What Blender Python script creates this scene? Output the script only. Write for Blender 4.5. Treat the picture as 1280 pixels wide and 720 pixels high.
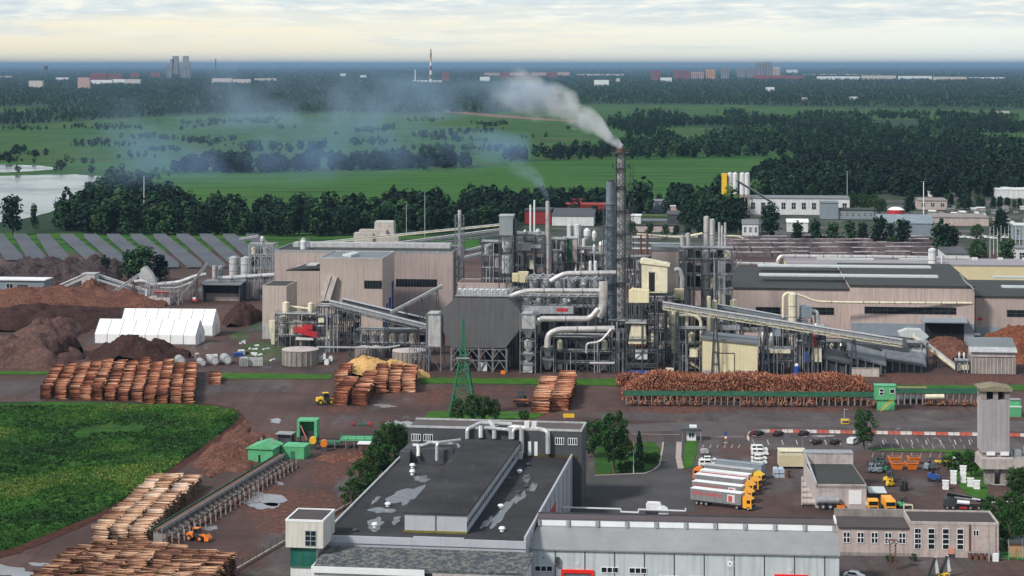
import bpy, math, random
import numpy as np
from mathutils import Vector, Matrix, noise as mnoise
R = math.radians
sc = bpy.context.scene
for o in list(bpy.data.objects): bpy.data.objects.remove(o)
# ---------------------------------------------------------------- camera
F, H, HY = 2490.0, 110.0, 81.0          # focal length in 1280-wide pixels, height in metres, row of the horizon
cd = bpy.data.cameras.new('camera'); cam = bpy.data.objects.new('camera', cd); sc.collection.objects.link(cam)
cam.location = (0, 0, H); cam.rotation_euler = (R(90), 0, 0)
cd.sensor_width = 36; cd.lens = 36*F/1280; cd.shift_y = -(360-HY)/1280
cd.clip_start = 1; cd.clip_end = 400000
sc.camera = cam
# ---------------------------------------------------------------- sky
HAZE = 3.0e-5
SUN_EL, SUN_AZ = R(42), R(-128)          # azimuth measured from +Y towards +X
W = bpy.data.worlds.new('World'); sc.world = W; W.use_nodes = True
nt = W.node_tree; nt.nodes.clear()
def N(t, kind, **kw):
    n = t.nodes.new(kind)
    for k, v in kw.items():
        if k in n.inputs.keys(): n.inputs[k].default_value = v
        else: setattr(n, k, v)
    return n
def mth(t, op, a, b=None, c=None, clamp=False):
    n = t.nodes.new('ShaderNodeMath'); n.operation = op; n.use_clamp = clamp
    for i, x in enumerate((a, b, c)):
        if x is None: continue
        if isinstance(x, (int, float)): n.inputs[i].default_value = x
        else: t.links.new(x, n.inputs[i])
    return n.outputs[0]
def ramp(t, fac, stops, interp='LINEAR'):
    n = t.nodes.new('ShaderNodeValToRGB'); n.color_ramp.interpolation = interp
    e = n.color_ramp.elements
    while len(e) < len(stops): e.new(0.5)
    for i, (p, c) in enumerate(stops):
        e[i].position = p; e[i].color = (c[0], c[1], c[2], 1) if isinstance(c, tuple) else (c, c, c, 1)
    t.links.new(fac, n.inputs[0]); return n.outputs[0]
def mixc(t, fac, a, b, mode='MIX'):
    n = t.nodes.new('ShaderNodeMix'); n.data_type = 'RGBA'; n.blend_type = mode; n.clamp_factor = True
    for i, x in ((0, fac), (6, a), (7, b)):
        if isinstance(x, (int, float)): n.inputs[i].default_value = x
        elif isinstance(x, tuple): n.inputs[i].default_value = (x[0], x[1], x[2], 1)
        else: t.links.new(x, n.inputs[i])
    return n.outputs[2]
sky = N(nt, 'ShaderNodeTexSky', sky_type='NISHITA', sun_disc=False, sun_elevation=SUN_EL, sun_rotation=SUN_AZ, altitude=100.0, air_density=1.0, dust_density=2.5)
tc = nt.nodes.new('ShaderNodeTexCoord'); sx = nt.nodes.new('ShaderNodeSeparateXYZ'); nt.links.new(tc.outputs['Generated'], sx.inputs[0])
el = sx.outputs['Z']; az = mth(nt, 'ARCTAN2', sx.outputs['X'], sx.outputs['Y'])
# cloud deck: long bands, denser away from the horizon
def cloudnoise(ka, ke, sc_, det, off):
    cb = nt.nodes.new('ShaderNodeCombineXYZ')
    nt.links.new(mth(nt, 'MULTIPLY', az, ka), cb.inputs[0]); nt.links.new(mth(nt, 'MULTIPLY', el, ke), cb.inputs[1]); cb.inputs[2].default_value = off
    n = N(nt, 'ShaderNodeTexNoise', Scale=sc_, Detail=det, Roughness=0.6); nt.links.new(cb.outputs[0], n.inputs['Vector'])
    return n.outputs['Fac']
n1 = cloudnoise(9, 100, 1.0, 7, 3.3); n2 = cloudnoise(34, 260, 1.0, 7, 8.1)
lift = ramp(nt, mth(nt, 'MULTIPLY', el, 20), [(0.14, -0.05), (0.30, 0.06), (0.50, 0.27), (0.7, 0.34), (1.0, 0.36)])
cl = mth(nt, 'ADD', mth(nt, 'ADD', mth(nt, 'MULTIPLY', n1, 0.75), mth(nt, 'MULTIPLY', n2, 0.35)), lift)
clf = ramp(nt, cl, [(0.60, 0.0), (0.70, 0.55), (0.84, 1.0)])
warm = ramp(nt, mth(nt, 'MULTIPLY_ADD', az, 1.9, 0.5), [(0.0, (10.4, 9.4, 7.0)), (0.5, (10.4, 9.9, 8.0)), (1.0, (9.6, 10.1, 9.4))])
cloudcol = ramp(nt, n2, [(0.36, (6.4, 7.3, 7.7)), (0.50, (7.7, 8.4, 8.4)), (0.62, (10.0, 9.8, 8.8))])
deck = mixc(nt, clf, warm, cloudcol)
dim = ramp(nt, el, [(0.04, (1.0, 1.0, 1.0)), (0.20, (.60, .63, .70))])   # the cloud deck is darker overhead than at the bright horizon
deck = mixc(nt, 1.0, deck, dim, 'MULTIPLY')
full = mixc(nt, 0.90, sky.outputs[0], deck)
bg = N(nt, 'ShaderNodeBackground', Strength=0.1); nt.links.new(full, bg.inputs[0])
wo = nt.nodes.new('ShaderNodeOutputWorld'); nt.links.new(bg.outputs[0], wo.inputs[0])
# ---------------------------------------------------------------- sun (behind thin cloud)
sl = bpy.data.lights.new('sun', 'SUN'); sl.energy = 3.6; sl.angle = R(8); sl.color = (1.0, 0.93, 0.84)
so = bpy.data.objects.new('sun', sl); sc.collection.objects.link(so)
so.rotation_euler = Vector((-math.sin(SUN_AZ)*math.cos(SUN_EL), -math.cos(SUN_AZ)*math.cos(SUN_EL), -math.sin(SUN_EL))).to_track_quat('-Z', 'Y').to_euler()
sc.view_settings.view_transform = 'Standard'; sc.view_settings.look = 'None'; sc.view_settings.gamma = 1; sc.view_settings.exposure = 0.18
sc.view_settings.use_curve_mapping = False
sc.cycles.max_bounces = 6; sc.cycles.diffuse_bounces = 3; sc.cycles.glossy_bounces = 2; sc.cycles.volume_bounces = 1
sc.cycles.transparent_max_bounces = 8; sc.cycles.use_adaptive_sampling = True; sc.cycles.adaptive_threshold = 0.02
sc.cycles.volume_step_rate = 1.0; sc.cycles.volume_max_steps = 128; sc.cycles.use_denoising = True
sc.render.use_persistent_data = False
# ---------------------------------------------------------------- mapping, tagging
def G(px, py, z=0.0):
    """world point at height z seen at pixel px, py of the 1280x720 photograph"""
    Y = F*(H-z)/(py-HY); return Vector(((px-640)*Y/F, Y, z))
def link(o): sc.collection.objects.link(o)
def tag(o, label=None, cat=None, group=None, kind=None):
    if label: o['label'] = label
    if cat: o['category'] = cat
    if group: o['group'] = group
    if kind: o['kind'] = kind
    return o
YAW = R(-6)
class Th:
    """a thing: an Empty standing on the ground at pixel px, py; local x to the right, y away from the camera"""
    def __init__(s, name, label, cat, px, py, yaw=None, group=None, z=0.0, kind=None):
        s.yaw = YAW if yaw is None else yaw
        p = G(px, py, 0); s.Y = p.y; s.p = Vector((p.x, p.y, z)); s.s = F/p.y
        s.o = bpy.data.objects.new(name, None); s.o.empty_display_size = 1; link(s.o)
        s.o.location = s.p; s.o.rotation_euler = (0, 0, s.yaw); tag(s.o, label, cat, group, kind)
        s.u = Vector((math.cos(s.yaw), math.sin(s.yaw))); s.v = Vector((-math.sin(s.yaw), math.cos(s.yaw)))
    def w(s, px, ly=0.0):
        """local x of the vertical line at column px in the plane local y = ly"""
        t = (px-640)/F; o = Vector((s.p.x, s.p.y)) + s.v*ly
        return (t*o.y - o.x)/(s.u.x - t*s.u.y)
    def h(s, py, lx=0.0, ly=0.0):
        """height (above the ground) seen at row py over local point lx, ly; local z = this minus s.p.z"""
        Y = s.p.y + s.u.y*lx + s.v.y*ly
        return H - (py-HY)*Y/F - s.p.z
    def q(s, px, py, ly=0.0):
        x = s.w(px, ly); return (x, ly, s.h(py, x, ly))
class MB:
    def __init__(s): s.v = []; s.f = []; s.c = []; s.cur = None
    def col(s, c): s.cur = c; return s
    def _f(s, fs, b):
        for f in fs: s.f.append([i+b for i in f]); s.c.append(s.cur)
    def box(s, x0, x1, y0, y1, z0, z1):
        b = len(s.v); s.v += [(x0,y0,z0),(x1,y0,z0),(x1,y1,z0),(x0,y1,z0),(x0,y0,z1),(x1,y0,z1),(x1,y1,z1),(x0,y1,z1)]
        s._f([(0,3,2,1),(4,5,6,7),(0,1,5,4),(1,2,6,5),(2,3,7,6),(3,0,4,7)], b); return s
    def hexa(s, pts):
        b = len(s.v); s.v += [tuple(p) for p in pts]
        s._f([(0,3,2,1),(4,5,6,7),(0,1,5,4),(1,2,6,5),(2,3,7,6),(3,0,4,7)], b); return s
    def prism(s, pts, axis, a0, a1):
        """extrude polygon pts (two coordinates) along axis from a0 to a1"""
        b = len(s.v); n = len(pts)
        for a in (a0, a1):
            for (p, q) in pts:
                s.v.append({'x': (a, p, q), 'y': (p, a, q), 'z': (p, q, a)}[axis])
        s._f([tuple(range(n))[::-1], tuple(range(n, 2*n))] + [(i, (i+1) % n, n+(i+1) % n, n+i) for i in range(n)], b); return s
    def quad(s, a, b_, c, d):
        b = len(s.v); s.v += [tuple(a), tuple(b_), tuple(c), tuple(d)]; s._f([(0,1,2,3)], b); return s
    def bar(s, p, q, w, h=None):
        h = h or w; p, q = Vector(p), Vector(q); d = q-p
        if d.length < 1e-6: return s
        d.normalize(); up = Vector((0,0,1)) if abs(d.z) < 0.95 else Vector((0,1,0))
        a = d.cross(up).normalized()*w/2; c = a.cross(d).normalized()*h/2
        b = len(s.v); s.v += [tuple(x) for x in (p-a-c, p+a-c, p+a+c, p-a+c, q-a-c, q+a-c, q+a+c, q-a+c)]
        s._f([(0,1,2,3),(7,6,5,4),(0,4,5,1),(1,5,6,2),(2,6,7,3),(3,7,4,0)], b); return s
    def tube(s, pts, r, n=8, cap=True, bend=0.0):
        P = [Vector(p) for p in pts]
        if bend and len(P) > 2:                      # rounded elbows
            Q = [P[0]]
            for i in range(1, len(P)-1):
                a = (P[i-1]-P[i]); c = (P[i+1]-P[i]); m = min(bend, a.length*.45, c.length*.45)
                a.normalize(); c.normalize(); A, C = P[i]+a*m, P[i]+c*m
                for k in range(5):
                    t = k/4; Q.append(A*(1-t)**2 + P[i]*2*t*(1-t) + C*t*t)
            P = Q + [P[-1]]
        rs = r if isinstance(r, (list, tuple)) else [r]*len(P)
        b0 = len(s.v); ref = None
        for i, p in enumerate(P):
            d = (P[min(i+1, len(P)-1)]-P[max(i-1, 0)]).normalized()
            if ref is None: ref = Vector((0,0,1)) if abs(d.z) < .9 else Vector((0,1,0))
            a = d.cross(ref)
            if a.length < 1e-4: a = d.cross(Vector((1,0,.01)))
            a.normalize(); c = a.cross(d).normalized(); ref = c
            for k in range(n):
                t = 2*math.pi*k/n; s.v.append(tuple(p + (a*math.cos(t)+c*math.sin(t))*rs[i]))
        fs = [(i*n+k, i*n+(k+1) % n, (i+1)*n+(k+1) % n, (i+1)*n+k) for i in range(len(P)-1) for k in range(n)]
        if cap: fs += [tuple(range(n))[::-1], tuple(range((len(P)-1)*n, len(P)*n))]
        s._f(fs, b0); return s
    def lathe(s, x, y, prof, n=14):
        """prof: list of (radius, z) from the bottom up"""
        b = len(s.v)
        for r, z in prof:
            for k in range(n):
                t = 2*math.pi*k/n; s.v.append((x+r*math.cos(t), y+r*math.sin(t), z))
        m = len(prof)
        s._f([(i*n+k, i*n+(k+1) % n, (i+1)*n+(k+1) % n, (i+1)*n+k) for i in range(m-1) for k in range(n)] + [tuple(range(n))[::-1], tuple(range((m-1)*n, m*n))], b); return s
    def put(s, name, mat, parent=None, smooth=False):
        me = bpy.data.meshes.new(name); me.from_pydata(s.v, [], s.f); me.materials.append(mat)
        if any(c is not None for c in s.c):
            at = me.attributes.new('Col', 'FLOAT', 'FACE'); at.data.foreach_set('value', [c if c is not None else .5 for c in s.c])
        if smooth: me.shade_smooth()
        me.update(); o = bpy.data.objects.new(name, me); link(o)
        if parent is not None: o.parent = parent.o if isinstance(parent, Th) else parent
        return o
def npmesh(name, V, Fa, mat, col=None, parent=None, smooth=False, extra=None):
    """V (n,3), Fa (m,k) arrays"""
    me = bpy.data.meshes.new(name); n, (m, k) = len(V), Fa.shape
    me.vertices.add(n); me.vertices.foreach_set('co', np.ascontiguousarray(V, dtype=np.float32).ravel())
    me.loops.add(m*k); me.loops.foreach_set('vertex_index', np.ascontiguousarray(Fa, dtype=np.int32).ravel())
    me.polygons.add(m); me.polygons.foreach_set('loop_start', np.arange(0, m*k, k, dtype=np.int32))
    me.polygons.foreach_set('loop_total', np.full(m, k, dtype=np.int32)) if hasattr(me.polygons[0], 'loop_total') and False else None
    me.update(calc_edges=True); me.validate()
    if col is not None:
        at = me.attributes.new('Col', 'FLOAT', 'FACE' if len(col) == m else 'POINT'); at.data.foreach_set('value', np.ascontiguousarray(col, dtype=np.float32))
    for kx, vx in (extra or {}).items():
        at = me.attributes.new(kx, 'FLOAT', 'POINT'); at.data.foreach_set('value', np.ascontiguousarray(vx, dtype=np.float32))
    if smooth: me.shade_smooth()
    me.materials.append(mat); o = bpy.data.objects.new(name, me); link(o)
    if parent is not None: o.parent = parent.o if isinstance(parent, Th) else parent
    return o
def dup(o, parent=None):
    c = o.copy(); link(c); c.parent = parent
    for ch in o.children: dup(ch, c)
    return c
# ---------------------------------------------------------------- materials
def newmat(name):
    m = bpy.data.materials.new(name); m.use_nodes = True; t = m.node_tree; t.nodes.clear()
    b = t.nodes.new('ShaderNodeBsdfPrincipled'); o = t.nodes.new('ShaderNodeOutputMaterial'); t.links.new(b.outputs[0], o.inputs[0])
    return m, t, b
def pm(name, c, rough=.75, metal=0.0, var=.25, scale=.25, streak=False, panel=None, c2=None, dirt=0.0, spec=None, bump=0.0, zpanel=None):
    """procedural surface: base colour varied by two noises, optional vertical run marks, panel joints and dirt patches"""
    m, t, b = newmat(name)
    tc = t.nodes.new('ShaderNodeTexCoord'); mp = t.nodes.new('ShaderNodeMapping'); t.links.new(tc.outputs['Object'], mp.inputs[0])
    n = N(t, 'ShaderNodeTexNoise', Scale=scale, Detail=6.0, Roughness=.65); t.links.new(mp.outputs[0], n.inputs['Vector'])
    lo = tuple(x*(1-var) for x in c); hi = tuple(min(1, x*(1+var)) for x in (c2 or c))
    col = ramp(t, n.outputs['Fac'], [(.32, lo), (.68, hi)])
    if streak:
        mp2 = N(t, 'ShaderNodeMapping'); mp2.inputs['Scale'].default_value = (1.3, 1.3, .07); t.links.new(tc.outputs['Object'], mp2.inputs[0])
        n2 = N(t, 'ShaderNodeTexNoise', Scale=1.0, Detail=4.0); t.links.new(mp2.outputs[0], n2.inputs['Vector'])
        col = mixc(t, ramp(t, n2.outputs['Fac'], [(.45, 0.0), (.75, .55)]), col, tuple(x*.5 for x in c))
    if dirt:
        n3 = N(t, 'ShaderNodeTexNoise', Scale=scale*3.1, Detail=8.0, Roughness=.7); t.links.new(mp.outputs[0], n3.inputs['Vector'])
        col = mixc(t, ramp(t, n3.outputs['Fac'], [(.52, 0.0), (.66, dirt)]), col, (.05, .04, .036))
    if panel or zpanel:
        s = t.nodes.new('ShaderNodeSeparateXYZ'); t.links.new(tc.outputs['Object'], s.inputs[0])
        lines = None
        for w_, outs in ((panel, ('X', 'Y')), (zpanel, ('Z',))):
            if not w_: continue
            for a in outs:
                fr = mth(t, 'FRACT', mth(t, 'DIVIDE', s.outputs[a], w_)); ln = mth(t, 'LESS_THAN', fr, min(.2, .14/w_))
                lines = ln if lines is None else mth(t, 'MAXIMUM', lines, ln)
        col = mixc(t, mth(t, 'MULTIPLY', lines, .28), col, tuple(x*.35 for x in c))
    t.links.new(col, b.inputs['Base Color']); b.inputs['Metallic'].default_value = metal
    t.links.new(ramp(t, n.outputs['Fac'], [(.3, max(.02, rough-.12)), (.7, min(1, rough+.12))]), b.inputs['Roughness'])
    if spec is not None: b.inputs['Specular IOR Level'].default_value = spec
    if bump:
        bp = N(t, 'ShaderNodeBump', Strength=bump, Distance=.3); t.links.new(n.outputs['Fac'], bp.inputs['Height']); t.links.new(bp.outputs[0], b.inputs['Normal'])
    return m
def attrmat(name, stops, rough=.9, nscale=None, namt=.3, trans=0.0):
    """colour picked by the face attribute Col through a ramp, broken by noise"""
    m, t, b = newmat(name)
    a = t.nodes.new('ShaderNodeAttribute'); a.attribute_name = 'Col'; f = a.outputs['Fac']
    if nscale:
        g = t.nodes.new('ShaderNodeNewGeometry'); n = N(t, 'ShaderNodeTexNoise', Scale=nscale, Detail=5.0); t.links.new(g.outputs['Position'], n.inputs['Vector'])
        f = mth(t, 'ADD', f, mth(t, 'MULTIPLY', mth(t, 'SUBTRACT', n.outputs['Fac'], .5), namt*2))
    t.links.new(ramp(t, f, stops), b.inputs['Base Color']); b.inputs['Roughness'].default_value = rough; b.inputs['Specular IOR Level'].default_value = .2
    return m
M = {}
M['glass'] = pm('dark_glass', (.012,.016,.02), .15, var=.4, scale=.6)
M['black'] = pm('black_opening', (.008,.008,.009), .9)
M['rubber'] = pm('tyre_rubber', (.015,.015,.016), .8)
M['white'] = pm('white_paint', (.74,.77,.80), .5, var=.06, scale=.2)
M['whitedirty'] = pm('worn_white_paint', (.62,.64,.66), .6, var=.12, scale=.3, streak=True)
M['beige'] = pm('beige_wall_panels', (.47,.385,.365), .7, var=.10, scale=.05, dirt=.10, panel=6.0, streak=True)
M['beige2'] = pm('light_beige_wall_panels', (.52,.44,.40), .7, var=.10, scale=.05, dirt=.08, panel=5.0, streak=True)
M['cream'] = pm('cream_cladding', (.70,.64,.42), .7, var=.08, scale=.2, panel=1.2, dirt=.12)
M['creamsteel'] = pm('cream_painted_steel', (.70,.66,.50), .55, var=.15, scale=.4, streak=True)
M['galv'] = pm('galvanised_steel', (.34,.36,.39), .5, .25, var=.25, scale=.6, streak=True)
M['galvlight'] = pm('bright_galvanised_sheet', (.50,.51,.53), .45, .3, var=.2, scale=.4, streak=True)
M['silver'] = pm('silver_duct_cladding', (.66,.63,.63), .36, .6, var=.15, scale=.5, dirt=.15)
M['steel'] = pm('grey_structural_steel', (.055,.062,.073), .6, .1, var=.3, scale=.6)
M['steellight'] = pm('light_grey_steel', (.17,.185,.21), .6, .2, var=.3, scale=.6)
M['steeldark'] = pm('dark_steel', (.035,.042,.05), .65, var=.35, scale=.5)
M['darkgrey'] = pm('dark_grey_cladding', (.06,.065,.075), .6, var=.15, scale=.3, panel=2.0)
M['rust'] = pm('rusty_steel', (.13,.06,.04), .8, var=.35, scale=.8)
M['roofdark'] = pm('dark_roofing', (.030,.034,.033), .8, var=.2, scale=.08, panel=9.0)
M['roofgrey'] = pm('grey_metal_roof', (.16,.18,.20), .5, var=.15, scale=.1, panel=3.0)
M['skylight'] = pm('pale_rooflight', (.50,.55,.56), .5, var=.1, scale=.3, panel=3.0, dirt=.2)
M['concrete'] = pm('weathered_concrete', (.26,.235,.225), .9, var=.25, scale=.25, streak=True, dirt=.3)
M['concretelight'] = pm('pale_concrete', (.46,.41,.40), .9, var=.15, scale=.2, streak=True, dirt=.3)
M['red'] = pm('red_paint', (.45,.02,.03), .55, var=.2)
M['redroof'] = pm('red_brick_far', (.24,.055,.06), .8, var=.25, scale=.05)
M['orange'] = pm('orange_paint', (.75,.20,.02), .5, var=.15)
M['yellow'] = pm('yellow_paint', (.80,.50,.03), .5, var=.15, dirt=.2)
M['truckyellow'] = pm('amber_cab_paint', (.80,.36,.03), .4, var=.08)
M['green'] = pm('mint_green_paint', (.10,.42,.20), .6, var=.15, scale=.3, dirt=.2, panel=1.5)
M['greendark'] = pm('dark_green_paint', (.025,.12,.07), .6, var=.25, scale=.5)
M['greenpylon'] = pm('pylon_green_paint', (.012,.14,.062), .6, var=.2)
M['blue'] = pm('blue_paint', (.02,.07,.28), .5, var=.2)
M['bluegrey'] = pm('blue_grey_cladding', (.22,.27,.32), .6, var=.1, panel=3.0)
M['carblack'] = pm('black_car_paint', (.012,.013,.016), .25, .1, var=.2)
M['carwhite'] = pm('white_car_paint', (.80,.82,.84), .3, var=.03)
M['curtain'] = pm('grey_trailer_curtain', (.20,.205,.22), .6, var=.1, scale=.5, streak=True)
M['plastic'] = pm('white_wrapped_plastic', (.70,.72,.75), .5, var=.15, scale=1.0, dirt=.2)
M['wood'] = pm('sawn_wood', (.42,.28,.15), .85, var=.25, scale=1.5)
M['brick'] = pm('pinkish_render', (.45,.375,.36), .85, var=.15, scale=.25, streak=True, dirt=.25)
# ================================================================ terrain and far country
rng = np.random.default_rng(7); rnd = random.Random(11)
def sheet(name, pts, z, mat, kind='structure', sub=None, label=None, cat=None):
    """flat polygon given in photo pixels, as a triangulated sheet at height z"""
    P = [G(x, y, z) for x, y in pts]
    me = bpy.data.meshes.new(name); me.from_pydata([tuple(p) for p in P], [], [tuple(range(len(P)))]); me.materials.append(mat)
    o = bpy.data.objects.new(name, me); link(o); tag(o, kind=kind); return o
def rough_edge(pts, amp, n=6, seed=1):
    """subdivide a pixel polygon and jitter it so that its outline is irregular"""
    r = random.Random(seed); out = []
    for i, (x, y) in enumerate(pts):
        x2, y2 = pts[(i+1) % len(pts)]
        for k in range(n):
            t = k/n; out.append((x+(x2-x)*t + r.uniform(-amp, amp)*3, y+(y2-y)*t + r.uniform(-amp, amp)*.6))
    return out
def worldmat(name, stops, scale=.01, stretch=(1, 1, 1), rough=.95, det=8, layers=(), spec=.15, bump=0):
    m, t, b = newmat(name)
    g = t.nodes.new('ShaderNodeNewGeometry'); mp = N(t, 'ShaderNodeMapping'); mp.inputs['Scale'].default_value = stretch; t.links.new(g.outputs['Position'], mp.inputs[0])
    n = N(t, 'ShaderNodeTexNoise', Scale=scale, Detail=float(det), Roughness=.62); t.links.new(mp.outputs[0], n.inputs['Vector'])
    col = ramp(t, n.outputs['Fac'], stops)
    for (sc_, st, lo, hi, c) in layers:
        mq = N(t, 'ShaderNodeMapping'); mq.inputs['Scale'].default_value = st; mq.inputs['Location'].default_value = (sc_*31, 7, 3); t.links.new(g.outputs['Position'], mq.inputs[0])
        q = N(t, 'ShaderNodeTexNoise', Scale=sc_, Detail=7.0, Roughness=.65); t.links.new(mq.outputs[0], q.inputs['Vector'])
        col = mixc(t, ramp(t, q.outputs['Fac'], [(lo, 0.0), (hi, 1.0)]), col, c)
    t.links.new(col, b.inputs['Base Color']); b.inputs['Roughness'].default_value = rough; b.inputs['Specular IOR Level'].default_value = spec
    return m
M['land'] = worldmat('woodland_floor', [(.3, (.012,.030,.016)), (.7, (.024,.055,.026))], .006)
M['field'] = worldmat('meadow_grass', [(.32, (.013,.060,.012)), (.5, (.022,.094,.016)), (.68, (.040,.135,.026))], .004, (1, 2.2, 1),
    layers=[(.012, (1, 3.5, 1),   .51, .60, (.010,.038,.013)), (.03, (.4, 3, 1), .53, .68, (.070,.130,.030)), (.0045, (1, 5, 1), .53, .60, (.065,.085,.030)), (.035, (1, 3, 1), .58, .62, (.009,.028,.011)), (.02, (.15, 8, 1), .60, .63, (.10,.12,.05))])
M['fieldlow'] = worldmat('bright_field', [(.32, (.012,.078,.009)), (.68, (.024,.120,.014))], .006, (.5, 3, 1), layers=[(.02, (.25, 6, 1), .47, .60, (.060,.125,.020)), (.012, (.3, 5, 1), .52, .60, (.010,.046,.009)), (.03, (.12, 9, 1), .58, .61, (.09,.12,.04))])
M['water'] = pm('river_water', (.05,.07,.09), .12, var=.2, scale=.01)
M['verge'] = worldmat('verge_grass', [(.35, (.020,.085,.010)), (.65, (.055,.14,.016))], .25, layers=[(.6, (1, 1, 1), .55, .7, (.05,.07,.02))])
# one ground sheet to the horizon
ys = np.concatenate([np.array([150., 300, 400, 500, 700, 1000, 1500, 2200, 3300, 5000, 8000, 13000, 22000, 38000, 65000, 110000, 180000])])
V = []; 
for y in ys:
    for k in range(-6, 7): V.append((k/6*(y*.45+400), y, -.6))
Fq = np.array([(i*13+k, i*13+k+1, (i+1)*13+k+1, (i+1)*13+k) for i in range(len(ys)-1) for k in range(12)])
tag(npmesh('ground', np.array(V), Fq, M['land']), kind='structure')
def zsheet(name, pts, z, mat, amp=0, n=6, seed=1):
    return sheet(name, rough_edge(pts, amp, n, seed) if amp else pts, z, mat)
zsheet('meadow', [(-40,159),(60,154),(120,150),(250,144),(430,142),(560,143),(640,141),(740,151),(900,160),(1100,166),(1300,166),(1300,188),(1010,196),(1000,206),(940,225),(900,236),(860,256),(640,262),(400,268),(100,262),(-40,262)], -.45, M['field'], 1.0, 5, 3)
zsheet('near_field', [(160,243),(180,214),(300,217),(600,211),(640,203),(800,198),(1005,199),(995,212),(930,236),(880,252),(640,256),(300,262)], -.40, M['fieldlow'], .8, 5, 4)
zsheet('far_field', [(560,146),(735,131),(900,131),(1000,134),(1300,138),(1300,151),(1000,149),(740,150)], -.40, M['field'], .5, 5, 5)
zsheet('far_clearing', [(-20,135),(60,133),(75,136),(30,140),(-20,140)], -.40, M['field'])
zsheet('bright_clearing', [(1226,170),(1300,166),(1300,182),(1255,178)], -.35, M['fieldlow'])
zsheet('river', [(-60,222),(30,219),(95,218),(128,220),(136,224),(118,240),(96,252),(60,266),(20,276),(-60,284)], -.30, M['water'], .5, 5, 8)
zsheet('river_bend', [(-60,204.5),(10,205.5),(50,207),(78,210.5),(40,214),(10,215.5),(-60,217)], -.30, M['water'], .25, 5, 9)
zsheet('panel_field', [(-30,291),(340,291),(600,296),(600,330),(330,345),(-30,345)], -.35, M['fieldlow'], .5, 5, 10)
zsheet('sandy_track', [(560,138.5),(640,144.5),(700,149.5),(760,153),(760,154),(690,151),(620,146.5),(555,140)], -.33, pm('sandy_track_dirt', (.15,.085,.06), .95, scale=.02), .3, 5, 12)
zsheet('estate_ground', [(700,262),(900,252),(1000,245),(1300,238),(1300,330),(640,330),(640,290)], -.30, worldmat('estate_asphalt_and_grass', [(.35, (.025,.055,.025)), (.5, (.05,.06,.05)), (.62, (.12,.11,.11))], .03), .5, 5, 13)

# ---- woods: leaf-clump crowns
LEAF = attrmat('foliage', [(0.0, (.003,.012,.009)), (.4, (.008,.027,.015)), (.75, (.017,.052,.021)), (1.0, (.050,.105,.034))])
LEAF2 = attrmat('lush_foliage', [(0.0, (.008,.026,.008)), (.4, (.018,.060,.014)), (.75, (.040,.11,.022)), (1.0, (.085,.17,.035))])
LEAFD = attrmat('dark_conifer_foliage', [(0.0, (.004,.012,.009)), (.5, (.009,.026,.017)), (1.0, (.022,.055,.028))])
BARK = pm('bark', (.09,.07,.055), .9, var=.3, scale=1.5)
def crowns(P, Hh, Rr, n, shape=1.0, tone=None, lsz=.30, r=rng, z0=.18):
    """P (k,3) bases, Hh heights, Rr radii, n leaf clumps each -> V, F, C"""
    k = len(P); 
    th = r.uniform(0, 2*np.pi, (k, n)); cz = r.uniform(-1, 1, (k, n)); rr = r.uniform(.55, 1.0, (k, n))**.5
    sr = np.sqrt(1-cz**2)*rr
    lump = 1 + .22*np.sin(th*2+r.uniform(0, 6, (k, 1))) * np.cos(cz*3+r.uniform(0, 6, (k, 1)))
    d = np.stack([sr*np.cos(th), sr*np.sin(th), cz*rr], -1)
    hz = (1-z0)/2
    taper = 1 - np.clip(cz, -1, 1)*(1-shape)*.8 if shape < 1 else 1
    C = np.stack([P[:,0,None]+d[...,0]*Rr[:,None]*lump*taper, P[:,1,None]+d[...,1]*Rr[:,None]*lump*taper, P[:,2,None]+Hh[:,None]*(z0+hz+d[...,2]*hz*lump)], -1)
    sz = (Rr[:,None]*lsz*r.uniform(.6, 1.3, (k, n)))[..., None]
    nrm = d + r.normal(0, .45, d.shape) + np.array([0, 0, .35]); nrm /= np.linalg.norm(nrm, axis=-1, keepdims=True)
    a = np.cross(nrm, r.normal(0, 1, d.shape)); a /= np.linalg.norm(a, axis=-1, keepdims=True)+1e-9; b = np.cross(nrm, a)
    q = np.stack([C-a*sz-b*sz*.7, C+a*sz*1.1-b*sz*.6, C+a*sz*.8+b*sz, C-a*sz*.7+b*sz*.8], 2).reshape(-1, 3)
    Fq = np.arange(len(q)).reshape(-1, 4)
    tn = (tone if tone is not None else r.uniform(.25, .75, k))[:, None] + r.normal(0, .14, (k, n))
    return q, Fq, np.clip(tn, 0, 1).ravel()
def inpoly(x, y, poly):
    c = np.zeros(len(x), bool); j = len(poly)-1
    for i in range(len(poly)):
        xi, yi = poly[i]; xj, yj = poly[j]
        c ^= ((yi > y) != (yj > y)) & (x < (xj-xi)*(y-yi)/(yj-yi+1e-12)+xi); j = i
    return c
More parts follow.
